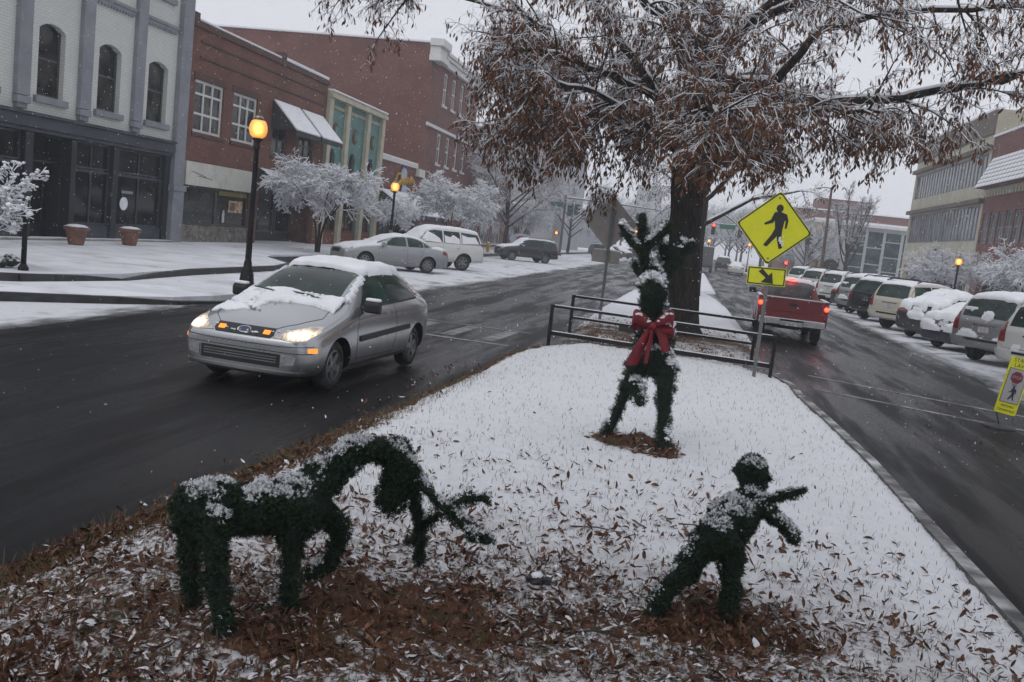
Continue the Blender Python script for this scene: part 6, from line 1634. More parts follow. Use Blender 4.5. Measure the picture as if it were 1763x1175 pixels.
# ================================================================ EVERGREEN FIGURES
def needle_material():
    m, nt, b = base_mat('evergreen_needles')
    at = nt.nodes.new("ShaderNodeAttribute"); at.attribute_name = 'tint'
    cr = nt.nodes.new("ShaderNodeValToRGB"); el = cr.color_ramp.elements
    for i, c in enumerate([(.007, .019, .010), (.016, .038, .020), (.010, .026, .014), (.030, .056, .027), (.012, .031, .017)]):
        e = el[i] if i < 2 else el.new(i / 4); e.position = i / 4; e.color = (*c, 1)
    nt.links.new(at.outputs['Fac'], cr.inputs[0]); nt.links.new(cr.outputs[0], b.inputs['Base Color'])
    b.inputs['Roughness'].default_value = .6; b.inputs['Specular IOR Level'].default_value = .3
    return m
MAT['needles'] = needle_material()
MAT['garland_core'] = mat('garland_core', (.010, .022, .014), .9, var=.5, vscale=40, bump=.8, bscale=120)

def remesh(bones, vox=.016):
    """joined capsules fused into one continuous skin"""
    bm = bmesh.new()
    for a, b, ra, rb in bones:
        a, b = Vector(a), Vector(b); d = b - a; n = max(1, int(d.length / (min(ra, rb) * .6)))
        for k in range(n + 1):
            t = k / n; bmesh.ops.create_icosphere(bm, subdivisions=2, radius=ra * (1 - t) + rb * t, matrix=Matrix.Translation(a.lerp(b, t)))
    me = bpy.data.meshes.new('body'); bm.to_mesh(me); bm.free()
    o = link(bpy.data.objects.new('tmp', me)); r = o.modifiers.new('r', 'REMESH'); r.mode = 'VOXEL'; r.voxel_size = vox
    s = o.modifiers.new('s', 'SMOOTH'); s.factor = .5; s.iterations = 4
    bpy.context.view_layer.update(); me2 = evaluated_mesh(o); bpy.data.objects.remove(o)
    me2.name = 'body'; me2.materials.clear(); me2.materials.append(MAT['garland_core'])
    me2.polygons.foreach_set('use_smooth', [True] * len(me2.polygons)); me2.update(); return me2

def sample_surface(me, n, rng):
    me.calc_loop_triangles(); T = np.empty(len(me.loop_triangles) * 3, np.int32); me.loop_triangles.foreach_get('vertices', T); T = T.reshape(-1, 3)
    co = np.empty(len(me.vertices) * 3, np.float32); me.vertices.foreach_get('co', co); co = co.reshape(-1, 3)
    A, B, C = co[T[:, 0]], co[T[:, 1]], co[T[:, 2]]; N_ = np.cross(B - A, C - A); ar = np.linalg.norm(N_, axis=1)
    i = rng.choice(len(T), n, p=ar / ar.sum()); u = rng.rand(n, 1); v = rng.rand(n, 1); f = (u + v > 1)
    u = np.where(f, 1 - u, u); v = np.where(f, 1 - v, v)
    return A[i] + (B[i] - A[i]) * u + (C[i] - A[i]) * v, N_[i] / (ar[i][:, None] + 1e-12), ar.sum() / 2

def needle_mesh(name, P, Nn, rng, L=.055, need=.026, per=9, wd=.0021, m='needles'):
    """sprigs standing off a surface, each a row of paired needles"""
    n = len(P)
    d = Nn * rng.uniform(.35, 1.0, (n, 1)) + rng.normal(0, .55, (n, 3)); d /= np.linalg.norm(d, axis=1)[:, None]
    l = L * rng.uniform(.55, 1.3, n)
    ref = rng.normal(0, 1, (n, 3)); s = np.cross(d, ref); s /= np.linalg.norm(s, axis=1)[:, None] + 1e-9; w = np.cross(d, s)
    V = []; 
    for k in range(per):
        t = (k + .5) / per; base = P + d * (l * t)[:, None]
        ang = k * 2.4 + rng.uniform(-.4, .4, n)
        out = s * np.cos(ang)[:, None] + w * np.sin(ang)[:, None]
        tip = base + (out * .85 + d * .6) * (need * rng.uniform(.7, 1.25, n) * (1.1 - .4 * t))[:, None]
        side = np.cross(out, d) * wd
        V.append(np.stack([base - side, base + side, tip], 1))
    V = np.stack(V, 1).reshape(-1, 3)                      # n, per, 3
    nf = n * per
    me = bpy.data.meshes.new(name)
    me.vertices.add(len(V)); me.vertices.foreach_set('co', V.astype(np.float32).ravel())
    me.loops.add(nf * 3); me.loops.foreach_set('vertex_index', np.arange(nf * 3, dtype=np.int32))
    me.polygons.add(nf); me.polygons.foreach_set('loop_start', np.arange(0, nf * 3, 3, dtype=np.int32)); me.polygons.foreach_set('loop_total', np.full(nf, 3, np.int32))
    me.materials.append(MAT[m])
    a = me.attributes.new('tint', 'FLOAT', 'POINT'); a.data.foreach_set('value', np.repeat(rng.rand(n), per * 3).astype(np.float32))
    me.update(calc_edges=True); return me

def figure(name, label, loc, bones, antlers, seed, cat='topiary', dens=2600, L=.055, need=.026, snow=1.0, snow_r=(.012, .03), vox=.016, zsnow=.35, lump=.05, side_snow=.0, snow_w=.0035, clump=.25, cscale=1.5):
    rng = np.random.RandomState(seed); rg = random.Random(seed)
    t = thing(name, label, cat, loc); off = Vector(loc)
    loc_b = [((Vector(a) - off), (Vector(b) - off), ra, rb) for a, b, ra, rb in bones]
    me = remesh(loc_b, vox); body = link(bpy.data.objects.new('body', me), t)
    def clothe(me, parent, nm):
        _, _, area = sample_surface(me, 10, rng)
        def lumps(P): return ((fbm(P[:, 0] * 17 + P[:, 2] * 13, P[:, 1] * 17 + P[:, 2] * 15, 3) - .5) * lump)[:, None]
        P, Nn, _ = sample_surface(me, int(area * dens), rng); P = P + Nn * lumps(P)
        o = link(bpy.data.objects.new('foliage', needle_mesh('foliage', P, Nn, rng, L, need)), parent); o['kind'] = 'stuff'
        if snow:
            # snow caught on the needle tips that face up, thick in clumps, thin between
            P, Nn, _ = sample_surface(me, int(area * dens * 2.4), rng)
            cl = fbm((P[:, 0] * 9 + 3) * cscale, (P[:, 1] * 9 + P[:, 2] * 7) * cscale, 4)
            k = Nn[:, 2] + side_snow * np.abs(Nn[:, 0]); pr = np.clip((k - zsnow) / (1 - zsnow) * 1.25, 0, 1) * sstep(cl, .36, .60); pr = sstep(pr, .16, .95) * snow
            s = rng.rand(len(P)) < pr; P, Nn, pr = P[s], Nn[s], pr[s]
            if len(P):
                P = P + Nn * (lumps(P) + L * .28) + np.array([0, 0, L * .12])
                o = link(bpy.data.objects.new('snow', needle_mesh('snow', P, Nn * .4 + np.array([0, 0, .6]), rng, L * .8, need * .85, 6, snow_w, 'snow')), parent); o['kind'] = 'stuff'
                mb = MB()
                for p, q, c in zip(P, Nn, pr):
                    if rg.random() < clump * c: mb.blob(p, rg.uniform(*snow_r), rg, .55, .55)
                if mb.f: mb.build('snow_clumps', MAT['snow'], parent, smooth=True)['kind'] = 'stuff'
    clothe(me, t, 'body')
    for chain in antlers:
        lb = [((Vector(a) - off), (Vector(b) - off), ra, rb) for a, b, ra, rb in chain]
        am = remesh(lb, .012); am.name = 'antler'; ao = link(bpy.data.objects.new('antler', am), t); clothe(am, ao, 'antler')
    return t
def chain(pts, r):
    return [(pts[i], pts[i + 1], r[i], r[i + 1]) for i in range(len(pts) - 1)]

# grazing stag on the left
B = []
B += chain([(-2.10, 3.84, .715), (-1.93, 3.93, .70), (-1.70, 4.06, .71)], [.115, .118, .13])
B += chain([(-1.70, 4.06, .70), (-1.64, 4.17, .84), (-1.53, 4.28, .965), (-1.43, 4.36, .985), (-1.345, 4.42, .95)], [.13, .09, .066, .062, .07])
B += chain([(-1.345, 4.42, .94), (-1.31, 4.42, .86), (-1.335, 4.39, .75), (-1.345, 4.38, .70)], [.08, .088, .07, .05])
B += chain([(-2.13, 3.9, .66), (-2.175, 3.92, .44), (-2.14, 3.9, .30), (-2.125, 3.88, .14)], [.075, .042, .036, .034])
B += chain([(-1.98, 3.76, .66), (-1.93, 3.72, .50), (-1.90, 3.71, .36), (-1.86, 3.68, .26), (-1.82, 3.66, .15)], [.072, .046, .040, .040, .050])
B += chain([(-1.70, 4.0, .62), (-1.693, 4.02, .43), (-1.694, 4.05, .14)], [.065, .038, .034])
B += chain([(-1.62, 4.16, .68), (-1.555, 4.27, .56), (-1.56, 4.28, .49), (-1.585, 4.25, .385), (-1.665, 4.2, .335)], [.06, .042, .038, .036, .034])
B += chain([(-2.20, 3.85, .64), (-2.215, 3.84, .58)], [.03, .02])
B += chain([(-1.27, 4.40, .93), (-1.22, 4.38, .90)], [.03, .022])
AN = [chain([(-1.26, 4.42, .87), (-1.073, 4.36, .754), (-.97, 4.34, .70), (-.80, 4.30, .63)], [.024, .026, .028, .026]) + chain([(-1.02, 4.36, .745), (-.96, 4.39, .79), (-.85, 4.42, .80)], [.018, .019, .019]) + chain([(-.93, 4.33, .68), (-.865, 4.26, .64)], [.02, .018]),
      chain([(-1.27, 4.47, .80), (-1.245, 4.6, .585), (-1.234, 4.65, .448), (-1.237, 4.70, .30)], [.024, .026, .028, .024]) + chain([(-1.24, 4.62, .53), (-1.19, 4.6, .56), (-1.132, 4.6, .62)], [.018, .02, .02]) + chain([(-1.235, 4.65, .45), (-1.28, 4.67, .43), (-1.314, 4.68, .41)], [.018, .018, .018])]
figure('evergreen_stag', 'evergreen stag with lowered head, its antlers reaching down to the leaves', (-1.75, 4.0, .16), B, AN, 51, dens=11000, L=.024, need=.015, snow=1.0, snow_r=(.006, .014), zsnow=.38, lump=.075, snow_w=.0026, clump=.03)

# upright stag with the red bow
B = []
B += chain([(-.30, 9.45, 1.16), (-.28, 9.3, 1.16), (-.265, 9.12, 1.20)], [.14, .155, .17])
B += chain([(-.265, 9.12, 1.20), (-.25, 9.05, 1.08), (-.245, 9.08, 1.0)], [.17, .16, .125])
B += chain([(-.265, 9.12, 1.28), (-.30, 9.12, 1.45), (-.325, 9.1, 1.58), (-.34, 9.06, 1.74)], [.17, .135, .12, .11])
B += chain([(-.345, 9.05, 1.78), (-.345, 8.90, 1.755), (-.345, 8.82, 1.735)], [.125, .10, .07]) + chain([(-.345, 9.06, 1.78), (-.355, 9.03, 1.87)], [.125, .09])
B += chain([(-.43, 9.08, 1.86), (-.50, 9.1, 1.89), (-.545, 9.1, 1.955)], [.05, .045, .035])
B += chain([(-.12, 9.0, .98), (-.075, 8.95, .62), (-.072, 8.9, .43), (-.02, 8.86, .19)], [.10, .060, .053, .058])
B += chain([(-.40, 9.08, .98), (-.42, 9.08, .90), (-.49, 9.2, .637), (-.555, 9.25, .383), (-.62, 9.28, .20)], [.09, .075, .055, .049, .052])
B += chain([(-.38, 9.0, .80), (-.315, 8.95, .63)], [.06, .05])
AN = [chain([(-.42, 9.05, 1.88), (-.45, 9.05, 2.0), (-.463, 9.05, 2.087), (-.505, 9.05, 2.26), (-.527, 9.05, 2.42)], [.05, .05, .05, .045, .042]) + chain([(-.463, 9.05, 2.09), (-.591, 9.0, 2.161), (-.66, 9.0, 2.24), (-.713, 9.0, 2.32)], [.045, .04, .036, .036]) + chain([(-.46, 9.05, 2.10), (-.40, 9.02, 2.17), (-.367, 9.0, 2.21), (-.31, 9.0, 2.29), (-.27, 9.0, 2.345)], [.04, .038, .038, .042, .045]),
      chain([(-.26, 9.08, 1.86), (-.20, 9.1, 1.98), (-.19, 9.12, 2.10), (-.12, 9.15, 2.17), (-.04, 9.15, 2.19)], [.07, .075, .08, .065, .055]) + chain([(-.27, 9.12, 2.08), (-.30, 9.12, 2.17)], [.05, .04])]
figure('evergreen_stag', 'tall upright evergreen stag wearing a red bow, snow on its antlers', (-.28, 9.1, .17), B, AN, 52, dens=6500, L=.036, need=.022, snow=1.0, snow_r=(.014, .034), vox=.02, zsnow=.26, lump=.13, side_snow=.36, snow_w=.0045, clump=.22)

# leaping fawn on the right
B = []
B += chain([(.335, 4.95, .645), (.39, 5.05, .70), (.465, 5.2, .75)], [.112, .122, .105])
B += chain([(.465, 5.2, .75), (.515, 5.28, .83), (.505, 5.3, .885)], [.10, .062, .07]) + chain([(.50, 5.3, .885), (.485, 5.3, .945)], [.072, .090])
B += chain([(.43, 5.33, .935), (.395, 5.35, .925)], [.022, .016]) + chain([(.56, 5.34, .925), (.605, 5.35, .905)], [.022, .016])
B += chain([(.285, 4.95, .62), (.169, 4.88, .446), (.084, 4.82, .312), (.034, 4.77, .19)], [.075, .055, .045, .045])
B += chain([(.41, 4.98, .60), (.436, 4.96, .447), (.434, 4.92, .311), (.439, 4.9, .17)], [.075, .052, .046, .046])
B += chain([(.28, 5.03, .55), (.235, 5.08, .38), (.205, 5.1, .31)], [.045, .035, .03])
B += chain([(.54, 5.24, .78), (.567, 5.22, .80), (.617, 5.2, .83), (.70, 5.17, .88), (.762, 5.15, .919)], [.04, .03, .024, .021, .021])
B += chain([(.55, 5.2, .76), (.60, 5.2, .755), (.652, 5.12, .73), (.70, 5.08, .705), (.74, 5.05, .67)], [.05, .042, .032, .032, .034])
figure('evergreen_fawn', 'small evergreen fawn leaping with its front legs stretched out to the right', (.38, 5.0, .17), B, [], 53, dens=12000, L=.020, need=.013, snow=1.0, snow_r=(.005, .012), vox=.012, zsnow=.30, lump=.055, side_snow=.05, snow_w=.0024, clump=.03)

# the bow, tied round the neck of the upright stag
def ribbon(mb, path, width, n=8):
    P = smooth_path(path, n); k = len(P); W = [Vector(w) for w in (width if isinstance(width, list) else [width] * 2)]
    rows = []
    for i, p in enumerate(P):
        t = i / (k - 1); w = W[0].lerp(W[-1], t) if len(W) == 2 else W[min(int(t * (len(W) - 1)), len(W) - 2)].lerp(W[min(int(t * (len(W) - 1)) + 1, len(W) - 1)], t * (len(W) - 1) % 1)
        p = Vector(p); rows.append((p - w / 2, p + w / 2))
    for i in range(k - 1): mb.face([rows[i][0], rows[i][1], rows[i + 1][1], rows[i + 1][0]])
MAT['ribbon'] = mat('red_ribbon', (.17, .006, .014), .5, var=.3, vscale=9, bump=.15, bscale=25, spec=.5)
t = thing('ribbon_bow', 'red ribbon bow tied at the neck of the tall evergreen stag', 'bow', (-.285, 8.86, 1.40))
def rib(name, path, width):
    mb = MB(); ribbon(mb, path, width); o = mb.build(name, MAT['ribbon'], t, smooth=True); s = o.modifiers.new('s', 'SOLIDIFY'); s.thickness = .006; return o
rib('loop', [(-.01, -.02, 0), (-.08, -.07, .05), (-.17, -.06, .075), (-.20, -.03, .03), (-.16, .02, -.01), (-.02, .0, 0)], [(0, .02, .05), (0, .03, .13), (0, .03, .14), (0, .02, .05)])
rib('loop', [(.01, -.02, 0), (.07, -.08, .07), (.15, -.07, .115), (.185, -.04, .075), (.15, .02, .02), (.02, 0, 0)], [(0, .02, .05), (0, .03, .12), (0, .03, .13), (0, .02, .05)])
rib('loop', [(.01, -.01, -.02), (.10, -.05, -.02), (.18, -.02, -.01), (.20, .02, -.04), (.12, .04, -.07), (.02, .01, -.03)], [(0, .02, .04), (0, .03, .09), (0, .03, .09), (0, .02, .04)])
mb = MB(); mb.blob((0, -.04, .0), .045, random.Random(2), .9, .12, 2); mb.build('knot', MAT['ribbon'], t, smooth=True)
rib('tail', [(-.02, -.03, -.01), (-.07, -.09, -.14), (-.11, -.09, -.26), (-.15, -.06, -.40)], [(.05, 0, .01), (.11, .03, .02), (.12, .02, .03)])
rib('tail', [(.0, -.04, -.02), (.0, -.10, -.13), (-.015, -.11, -.26), (-.02, -.10, -.36)], [(.03, .02, 0), (.045, .03, 0), (.03, .03, 0)])
rib('tail', [(.02, -.03, -.01), (.09, -.08, -.07), (.13, -.08, -.15), (.16, -.07, -.22)], [(.04, 0, .02), (.08, .02, .03), (.08, .02, .03)])
rg = random.Random(8); mb = MB()
for k in range(36):
    s = rg.choice((-1, 1)); x = rg.uniform(.04, .17); mb.blob((s * x, -.05 + rg.uniform(-.03, .03), (.085 if s < 0 else .12) * min(1, x / .12) + rg.uniform(0, .02)), rg.uniform(.012, .026), rg, .6, .4)
for k in range(8): mb.blob((.17 + rg.uniform(-.03, .03), .0, .03 + rg.uniform(-.02, .02)), rg.uniform(.02, .035), rg, .8, .3)
mb.build('snow', MAT['snow'], t, smooth=True)['kind'] = 'stuff'
# ================================================================ STREET FURNITURE
def lamp(label, loc, group='lit street lamps along the pavements', big=True):
    t = thing('street_lamp', label, 'street lamp', loc, 0, group)
    mb = MB(); mb.lathe([(.20, 0), (.21, .05), (.17, .10), (.15, .30), (.13, .36), (.135, .40), (.10, .46), (.085, .60)], n=16); mb.build('base', MAT['black_metal'], t, smooth=False, bevel=0)
    mb = MB(); mb.lathe([(.075, .58), (.068, 1.6), (.055, 3.2), (.07, 3.22), (.075, 3.28), (.05, 3.32), (.085, 3.40), (.13, 3.44), (.12, 3.47)], n=14); mb.build('pole', MAT['black_metal'], t, smooth=True)
    mb = MB(); mb.lathe([(.10, 3.47), (.175, 3.53), (.212, 3.64), (.205, 3.75), (.165, 3.85), (.12, 3.885)], n=20); mb.build('globe', MAT['lamp_globe'], t, smooth=True)
    mb = MB(); mb.lathe([(.125, 3.875), (.13, 3.90), (.085, 3.96), (.045, 3.99), (.05, 4.03), (.02, 4.06), (.008, 4.12)], n=16); mb.build('cap', mat('lamp_cap_' + label[:5].strip().replace(' ', '_'), (.10, .08, .05), .5, snow=(.4, .9)), t, smooth=True)
    mb = MB(); mb.lathe([(.02, 3.50), (.075, 3.58), (.075, 3.66), (.02, 3.72)], n=10); b = mb.build('bulb', MAT['lamp_bulb'], t, smooth=True)
    return t
# the globe is lit glass: emissive skin, hotter bulb showing where it is thin
def globe_material():
    m, nt, b = base_mat('lit_globe')
    lw = nt.nodes.new("ShaderNodeLayerWeight"); lw.inputs['Blend'].default_value = .5
    f = math_node(nt, 'POWER', math_node(nt, 'SUBTRACT', 1.0, lw.outputs['Facing']), 5.0)
    b.inputs['Base Color'].default_value = (.6, .4, .15, 1)
    nt.links.new(mixc(nt, f, (1, .30, .03), (1, .46, .09)), b.inputs['Emission Color'])
    nt.links.new(math_node(nt, 'ADD', math_node(nt, 'MULTIPLY', f, 2.4), .85), b.inputs['Emission Strength'])
    b.inputs['Roughness'].default_value = .35; return m
MAT['lamp_globe'] = globe_material()
l1 = lamp('near street lamp with lit orange globe rising behind the silver hatchback', (-10.25, 20.2, .135))
l2 = dup(l1, (-13.0, 38.6, .2), .4, 'second lit street lamp, in front of the low brick building and its emblem')
bk = MB(); bk.box(-.10, .10, -.16, -.09, 1.0, 1.55); bk.box(-.08, .08, -.165, -.16, 1.05, 1.5); bk.build('notice_box', MAT['grey_metal'], l2)
l2.scale = (.88, .88, .88)
l3 = dup(l1, (13.3, 50.6, .16), 1.0, 'lit street lamp above the snowy myrtles before the beige building'); l3.scale = (.80, .80, .80)
l4 = dup(l1, (7.3, 128, .1), 0, 'small lit lamp in the haze left of the yellow sign'); l5 = dup(l1, (2.0, 135, .1), 0, 'small lit lamp above the grey box truck'); l6 = dup(l1, (-7.6, 122, .1), 0, 'small lit lamp right of the grey back of the sign')

# ---- crossing sign facing the camera
MAT['sign_yellow'] = mat('sign_yellow_green', (.62, .62, .010), .4, var=.05, vscale=4)
MAT['sign_black'] = mat('sign_black', (.012, .012, .013), .5, var=0)
MAT['sign_back'] = mat('sign_back_alloy', (.36, .335, .31), .6, .0, var=.1, vscale=3)
def diamond(h, r=.045, n=5):
    pts = []
    c = h - r * 1.414
    for k in range(4):
        a0 = math.pi / 2 - k * math.pi / 2
        cx, cz = c * math.cos(a0), c * math.sin(a0)
        for j in range(n + 1):
            t = a0 + math.pi / 4 - j * (math.pi / 2) / n; pts.append((cx + r * math.cos(t), cz + r * math.sin(t)))
    return pts
def ring(mb, outer, inner, y):
    n = len(outer)
    for k in range(n): mb.face([(outer[k][0], y, outer[k][1]), (outer[(k + 1) % n][0], y, outer[(k + 1) % n][1]), (inner[(k + 1) % n][0], y, inner[(k + 1) % n][1]), (inner[k][0], y, inner[k][1])])
PED = [[(.036 + .058 * math.cos(t), .342 + .066 * math.sin(t)) for t in np.linspace(0, 2 * math.pi, 16, endpoint=False)],
       [(-.039, .263), (.045, .295), (.145, .255), (.148, .129), (.139, -.008), (.019, -.007), (-.012, .131)],
       [(-.039, .263), (.019, .198), (-.030, .088), (-.155, .035), (-.177, .064), (-.077, .132)],
       [(.085, .278), (.165, .26), (.210, .155), (.202, .022), (.171, .021), (.166, .137), (.104, .198)],
       [(.018, .005), (.103, -.016), (.072, -.120), (-.061, -.32), (-.125, -.302), (-.018, -.106)],
       [(.057, -.003), (.139, -.006), (.148, -.149), (.193, -.307), (.139, -.332), (.077, -.164)]]
t = thing('crossing_sign', 'yellow diamond pedestrian crossing sign with an arrow plate on a steel post', 'sign', (1.27, 15.85, .12), math.radians(-4))
tl = math.radians(-3.0)
mb = MB(); mb.box(-.03, .03, -.02, .02, 0, 3.12)
for k in range(30): mb.box(-.012, .012, -.0225, -.0205, .12 + k * .1, .15 + k * .1)
mb.build('post', MAT['pole_metal'], t)
def face(name, poly, m, y0, y1, cx, cz, rot, parent):
    c, s = math.cos(rot), math.sin(rot); mb = MB(); mb.prism([(cx + x * c - z * s, cz + x * s + z * c) for x, z in poly], y0, y1, 'y'); return mb.build(name, m, parent)
def rotp(poly, cx, cz, rot): c, s = math.cos(rot), math.sin(rot); return [(cx + x * c - z * s, cz + x * s + z * c) for x, z in poly]
cz = 2.545
pan = face('sign_panel', diamond(.615), MAT['sign_yellow'], -.032, -.026, -.02, cz, tl, t)
mb = MB(); ring(mb, rotp(diamond(.606), -.02, cz, tl), rotp(diamond(.575), -.02, cz, tl), -.0335); mb.build('border', MAT['sign_black'], pan)
mb = MB()
for i, p in enumerate(PED): mb.prism(rotp([(x * .98, z * .98) for x, z in p], -.02, cz, tl), -.0342 - i * .0004, -.0325, 'y')
# sleet has blurred the lower right leg
mb.build('walker_symbol', MAT['sign_black'], pan)
mb = MB(); rg = random.Random(3)
for k in range(16): mb.blob((-.02 + .15 + rg.uniform(-.05, .05), -.036, cz - .2 + rg.uniform(-.09, .09)), rg.uniform(.008, .022), rg, 1.2, .4)
mb.build('sleet', MAT['snow'], pan, smooth=True)['kind'] = 'stuff'
for z in (.5, -.5): mb = MB(); mb.lathe([(.018, -.034), (.014, -.044)], (-.02 + (.03 if z > 0 else -.03) * .9, 0, cz + z), 10, 'y'); mb.build('bolt', MAT['grey_metal'], pan)
r2 = math.radians(1.5)
pl = face('arrow_plate', [(-.31, -.15), (.31, -.15), (.31, .15), (-.31, .15)], MAT['sign_yellow'], -.032, -.026, -.03, 1.745, r2, t)
mb = MB(); ring(mb, rotp([(-.30, -.14), (.30, -.14), (.30, .14), (-.30, .14)], -.03, 1.745, r2), rotp([(-.28, -.12), (.28, -.12), (.28, .12), (-.28, .12)], -.03, 1.745, r2), -.0335); mb.build('border', MAT['sign_black'], pl)
mb = MB(); ar = [(-.115, .105), (-.045, .125)]
mb.prism(rotp([(-.135, .075), (-.075, .125), (.045, .01), (.015, -.045)], -.03, 1.745, r2), -.0345, -.0325, 'y'); mb.prism(rotp([(.085, .075), (.12, -.115), (-.085, -.105)], -.03, 1.745, r2), -.0338, -.0325, 'y'); mb.build('arrow_symbol', MAT['sign_black'], pl)
mb = MB()
for z0 in (0,): mb.box(-.03, .03, -.033, -.0265, 1.93, 1.96)
mb.build('bracket', MAT['grey_metal'], t)

# ---- the same kind of sign seen from behind
t = thing('crossing_sign', 'grey alloy back of a diamond sign with a small plate below, beyond the railings', 'sign', (-2.03, 22.55, .15), math.radians(2))
mb = MB(); mb.box(-.035, .035, -.03, .02, 0, 3.0); mb.build('post', MAT['pole_metal'], t)
pan = face('sign_panel', diamond(.665), MAT['sign_back'], .021, .027, -.03, 2.45, 0, t)
face('sign_face', diamond(.66), MAT['sign_yellow'], .0275, .03, -.03, 2.45, 0, pan)
pl = face('arrow_plate', [(-.34, -.155), (.34, -.155), (.34, .155), (-.34, .155)], MAT['sign_back'], .021, .027, -.04, 1.62, math.radians(-1), t)
mb = MB(); mb.box(-.33, .30, .018, .032, 1.776, 1.80); mb.build('snow', MAT['snow'], pl)

# ---- in street crossing sign at the right edge
t = thing('in_street_sign', 'tilted yellow green sign with stop octagon standing in the road at the right edge', 'sign', (4.90, 15.0, .004), math.radians(8))
mb = MB(); mb.lathe([(.24, 0), (.23, .03), (.10, .05), (.05, .06)], n=20); mb.build('base', MAT['black_plastic'], t)
mb = MB(); mb.tube([(0, 0, .05), (-.03, 0, .13), (-.07, 0, .24)], .012, 6); mb.build('spring', MAT['dark_metal'], t)
TR = math.radians(-8.5)
def ip(poly): return rotp(poly, .11, .66, TR)
def rrect(w, h, r, n=4): return [(sx * (w - r) + r * math.cos(a), sz * (h - r) + r * math.sin(a)) for sx, sz, a0 in ((1, 1, 0), (-1, 1, 90), (-1, -1, 180), (1, -1, 270)) for a in (math.radians(a0 + 90 * j / n) for j in range(n + 1))]
def iface(name, poly, m, d, parent): mb = MB(); mb.prism(ip(poly), -.012 - d, -.008 - d, 'y'); return mb.build(name, m, parent)
mb = MB(); mb.prism(ip(rrect(.165, .44, .03)), -.012, .012, 'y'); pn = mb.build('sign_panel', MAT['sign_yellow'], t)
MAT['sign_grey'] = mat('sign_white_reflective', (.34, .33, .34), .5, var=.1)
iface('border', rrect(.142, .268, .012), MAT['sign_black'], .003, pn); iface('sign_field', rrect(.134, .26, .01), MAT['sign_grey'], .006, pn)
oc = iface('stop_octagon', [(.0 + .095 * math.cos(math.radians(22.5 + 45 * k)), .135 + .095 * math.sin(math.radians(22.5 + 45 * k))) for k in range(8)], mat('stop_red', (.16, .014, .022), .5), .009, pn)
wk = MB()
for p in PED: wk.prism(ip([(x * .30 - .005, z * .30 - .12) for x, z in p]), -.022, -.019, 'y')
wk.build('walker_symbol', MAT['sign_black'], pn)
def text(s, size, x, z, m, parent, d, rot, loc_y):
    cu = bpy.data.curves.new('txt', 'FONT'); cu.body = s; cu.size = size; cu.align_x = 'CENTER'; cu.align_y = 'CENTER'; cu.extrude = .0008
    o = link(bpy.data.objects.new('tmp', cu)); bpy.context.view_layer.update(); me = evaluated_mesh(o); bpy.data.objects.remove(o)
    me.materials.clear(); me.materials.append(m); me.name = 'lettering'
    c = link(bpy.data.objects.new('lettering', me), parent); c.rotation_euler = Euler((math.pi / 2, 0, 0)); 
    q = Matrix.Translation((x, loc_y, z)) @ Matrix.Rotation(-rot, 4, 'Y') @ Matrix.Rotation(math.pi / 2, 4, 'X'); c.matrix_local = q; return c
for s, sz, x, z, m in (('STATE', .085, 0, .395, MAT['sign_black']), ('LAW', .085, 0, .315, MAT['sign_black']), ('STOP', .062, 0, .135, MAT['sign_grey']), ('FOR', .04, 0, .015, MAT['sign_black']), ('WITHIN', .055, 0, -.32, MAT['sign_black']), ('CROSSWALK', .045, 0, -.385, MAT['sign_black'])):
    (X_, Z_), = ip([(x, z)]); text(s, sz, X_, Z_, m, pn, 0, TR, -.024 if s == 'STOP' else -.021 if s == 'FOR' else -.0135)

# ---- railings on both sides of the crossing path
def railing(label, a, b, g, h=.80, rails=(.80, .12), posts=2, loose=.0):
    a, b = Vector(a), Vector(b); L = (b - a).length; ang = math.atan2(b.y - a.y, b.x - a.x)
    t = thing('railing', label, 'railing', (a.x, a.y, .02), ang, g)
    for k in range(posts):
        x = L * k / (posts - 1); mb = MB(); mb.box(x - .03, x + .03, -.03, .03, 0, h + (.03 if k == 0 else .03)); mb.build('post', MAT['black_metal'], t, bevel=.006)
    for z in rails:
        mb = MB(); w = .028 if z > .3 else .045; mb.box(.031, L - .031, -w * .7, w * .7, z - w * .8, z + w * .8); mb.build('rail', MAT['black_metal'], t, bevel=.006)
        mb = MB(); mb.box(.05, L - .05, -w * .5, w * .5, z + w * .8 + .001, z + w * .8 + .014); mb.build('snow', MAT['snow'], t, bevel=.005)
    return t
GRL = 'black railings beside the crossing path'
railing('front black railing across the median, nearer the evergreen stag', (-2.50, 17.45), (1.62, 16.75), GRL, .78, (.78, .26))
railing('rear black railing across the median, in front of the oak', (-2.38, 19.6), (1.42, 18.9), GRL, .88, (.88, .42))
mb = MB(); mb.box(-2.4, 1.45, -.06, .06, 0, .12)
t = thing('ground_box', 'small dark box on the snow by the foot of the oak', 'utility box', (-1.2, 20.35, .17)); mb = MB(); mb.box(-.18, .18, -.12, .12, 0, .2); mb.build('box', MAT['dark_metal'], t, bevel=.02); mb = MB(); mb.box(-.19, .19, -.13, .13, .201, .225); mb.build('lid', MAT['black_plastic'], t, bevel=.01)

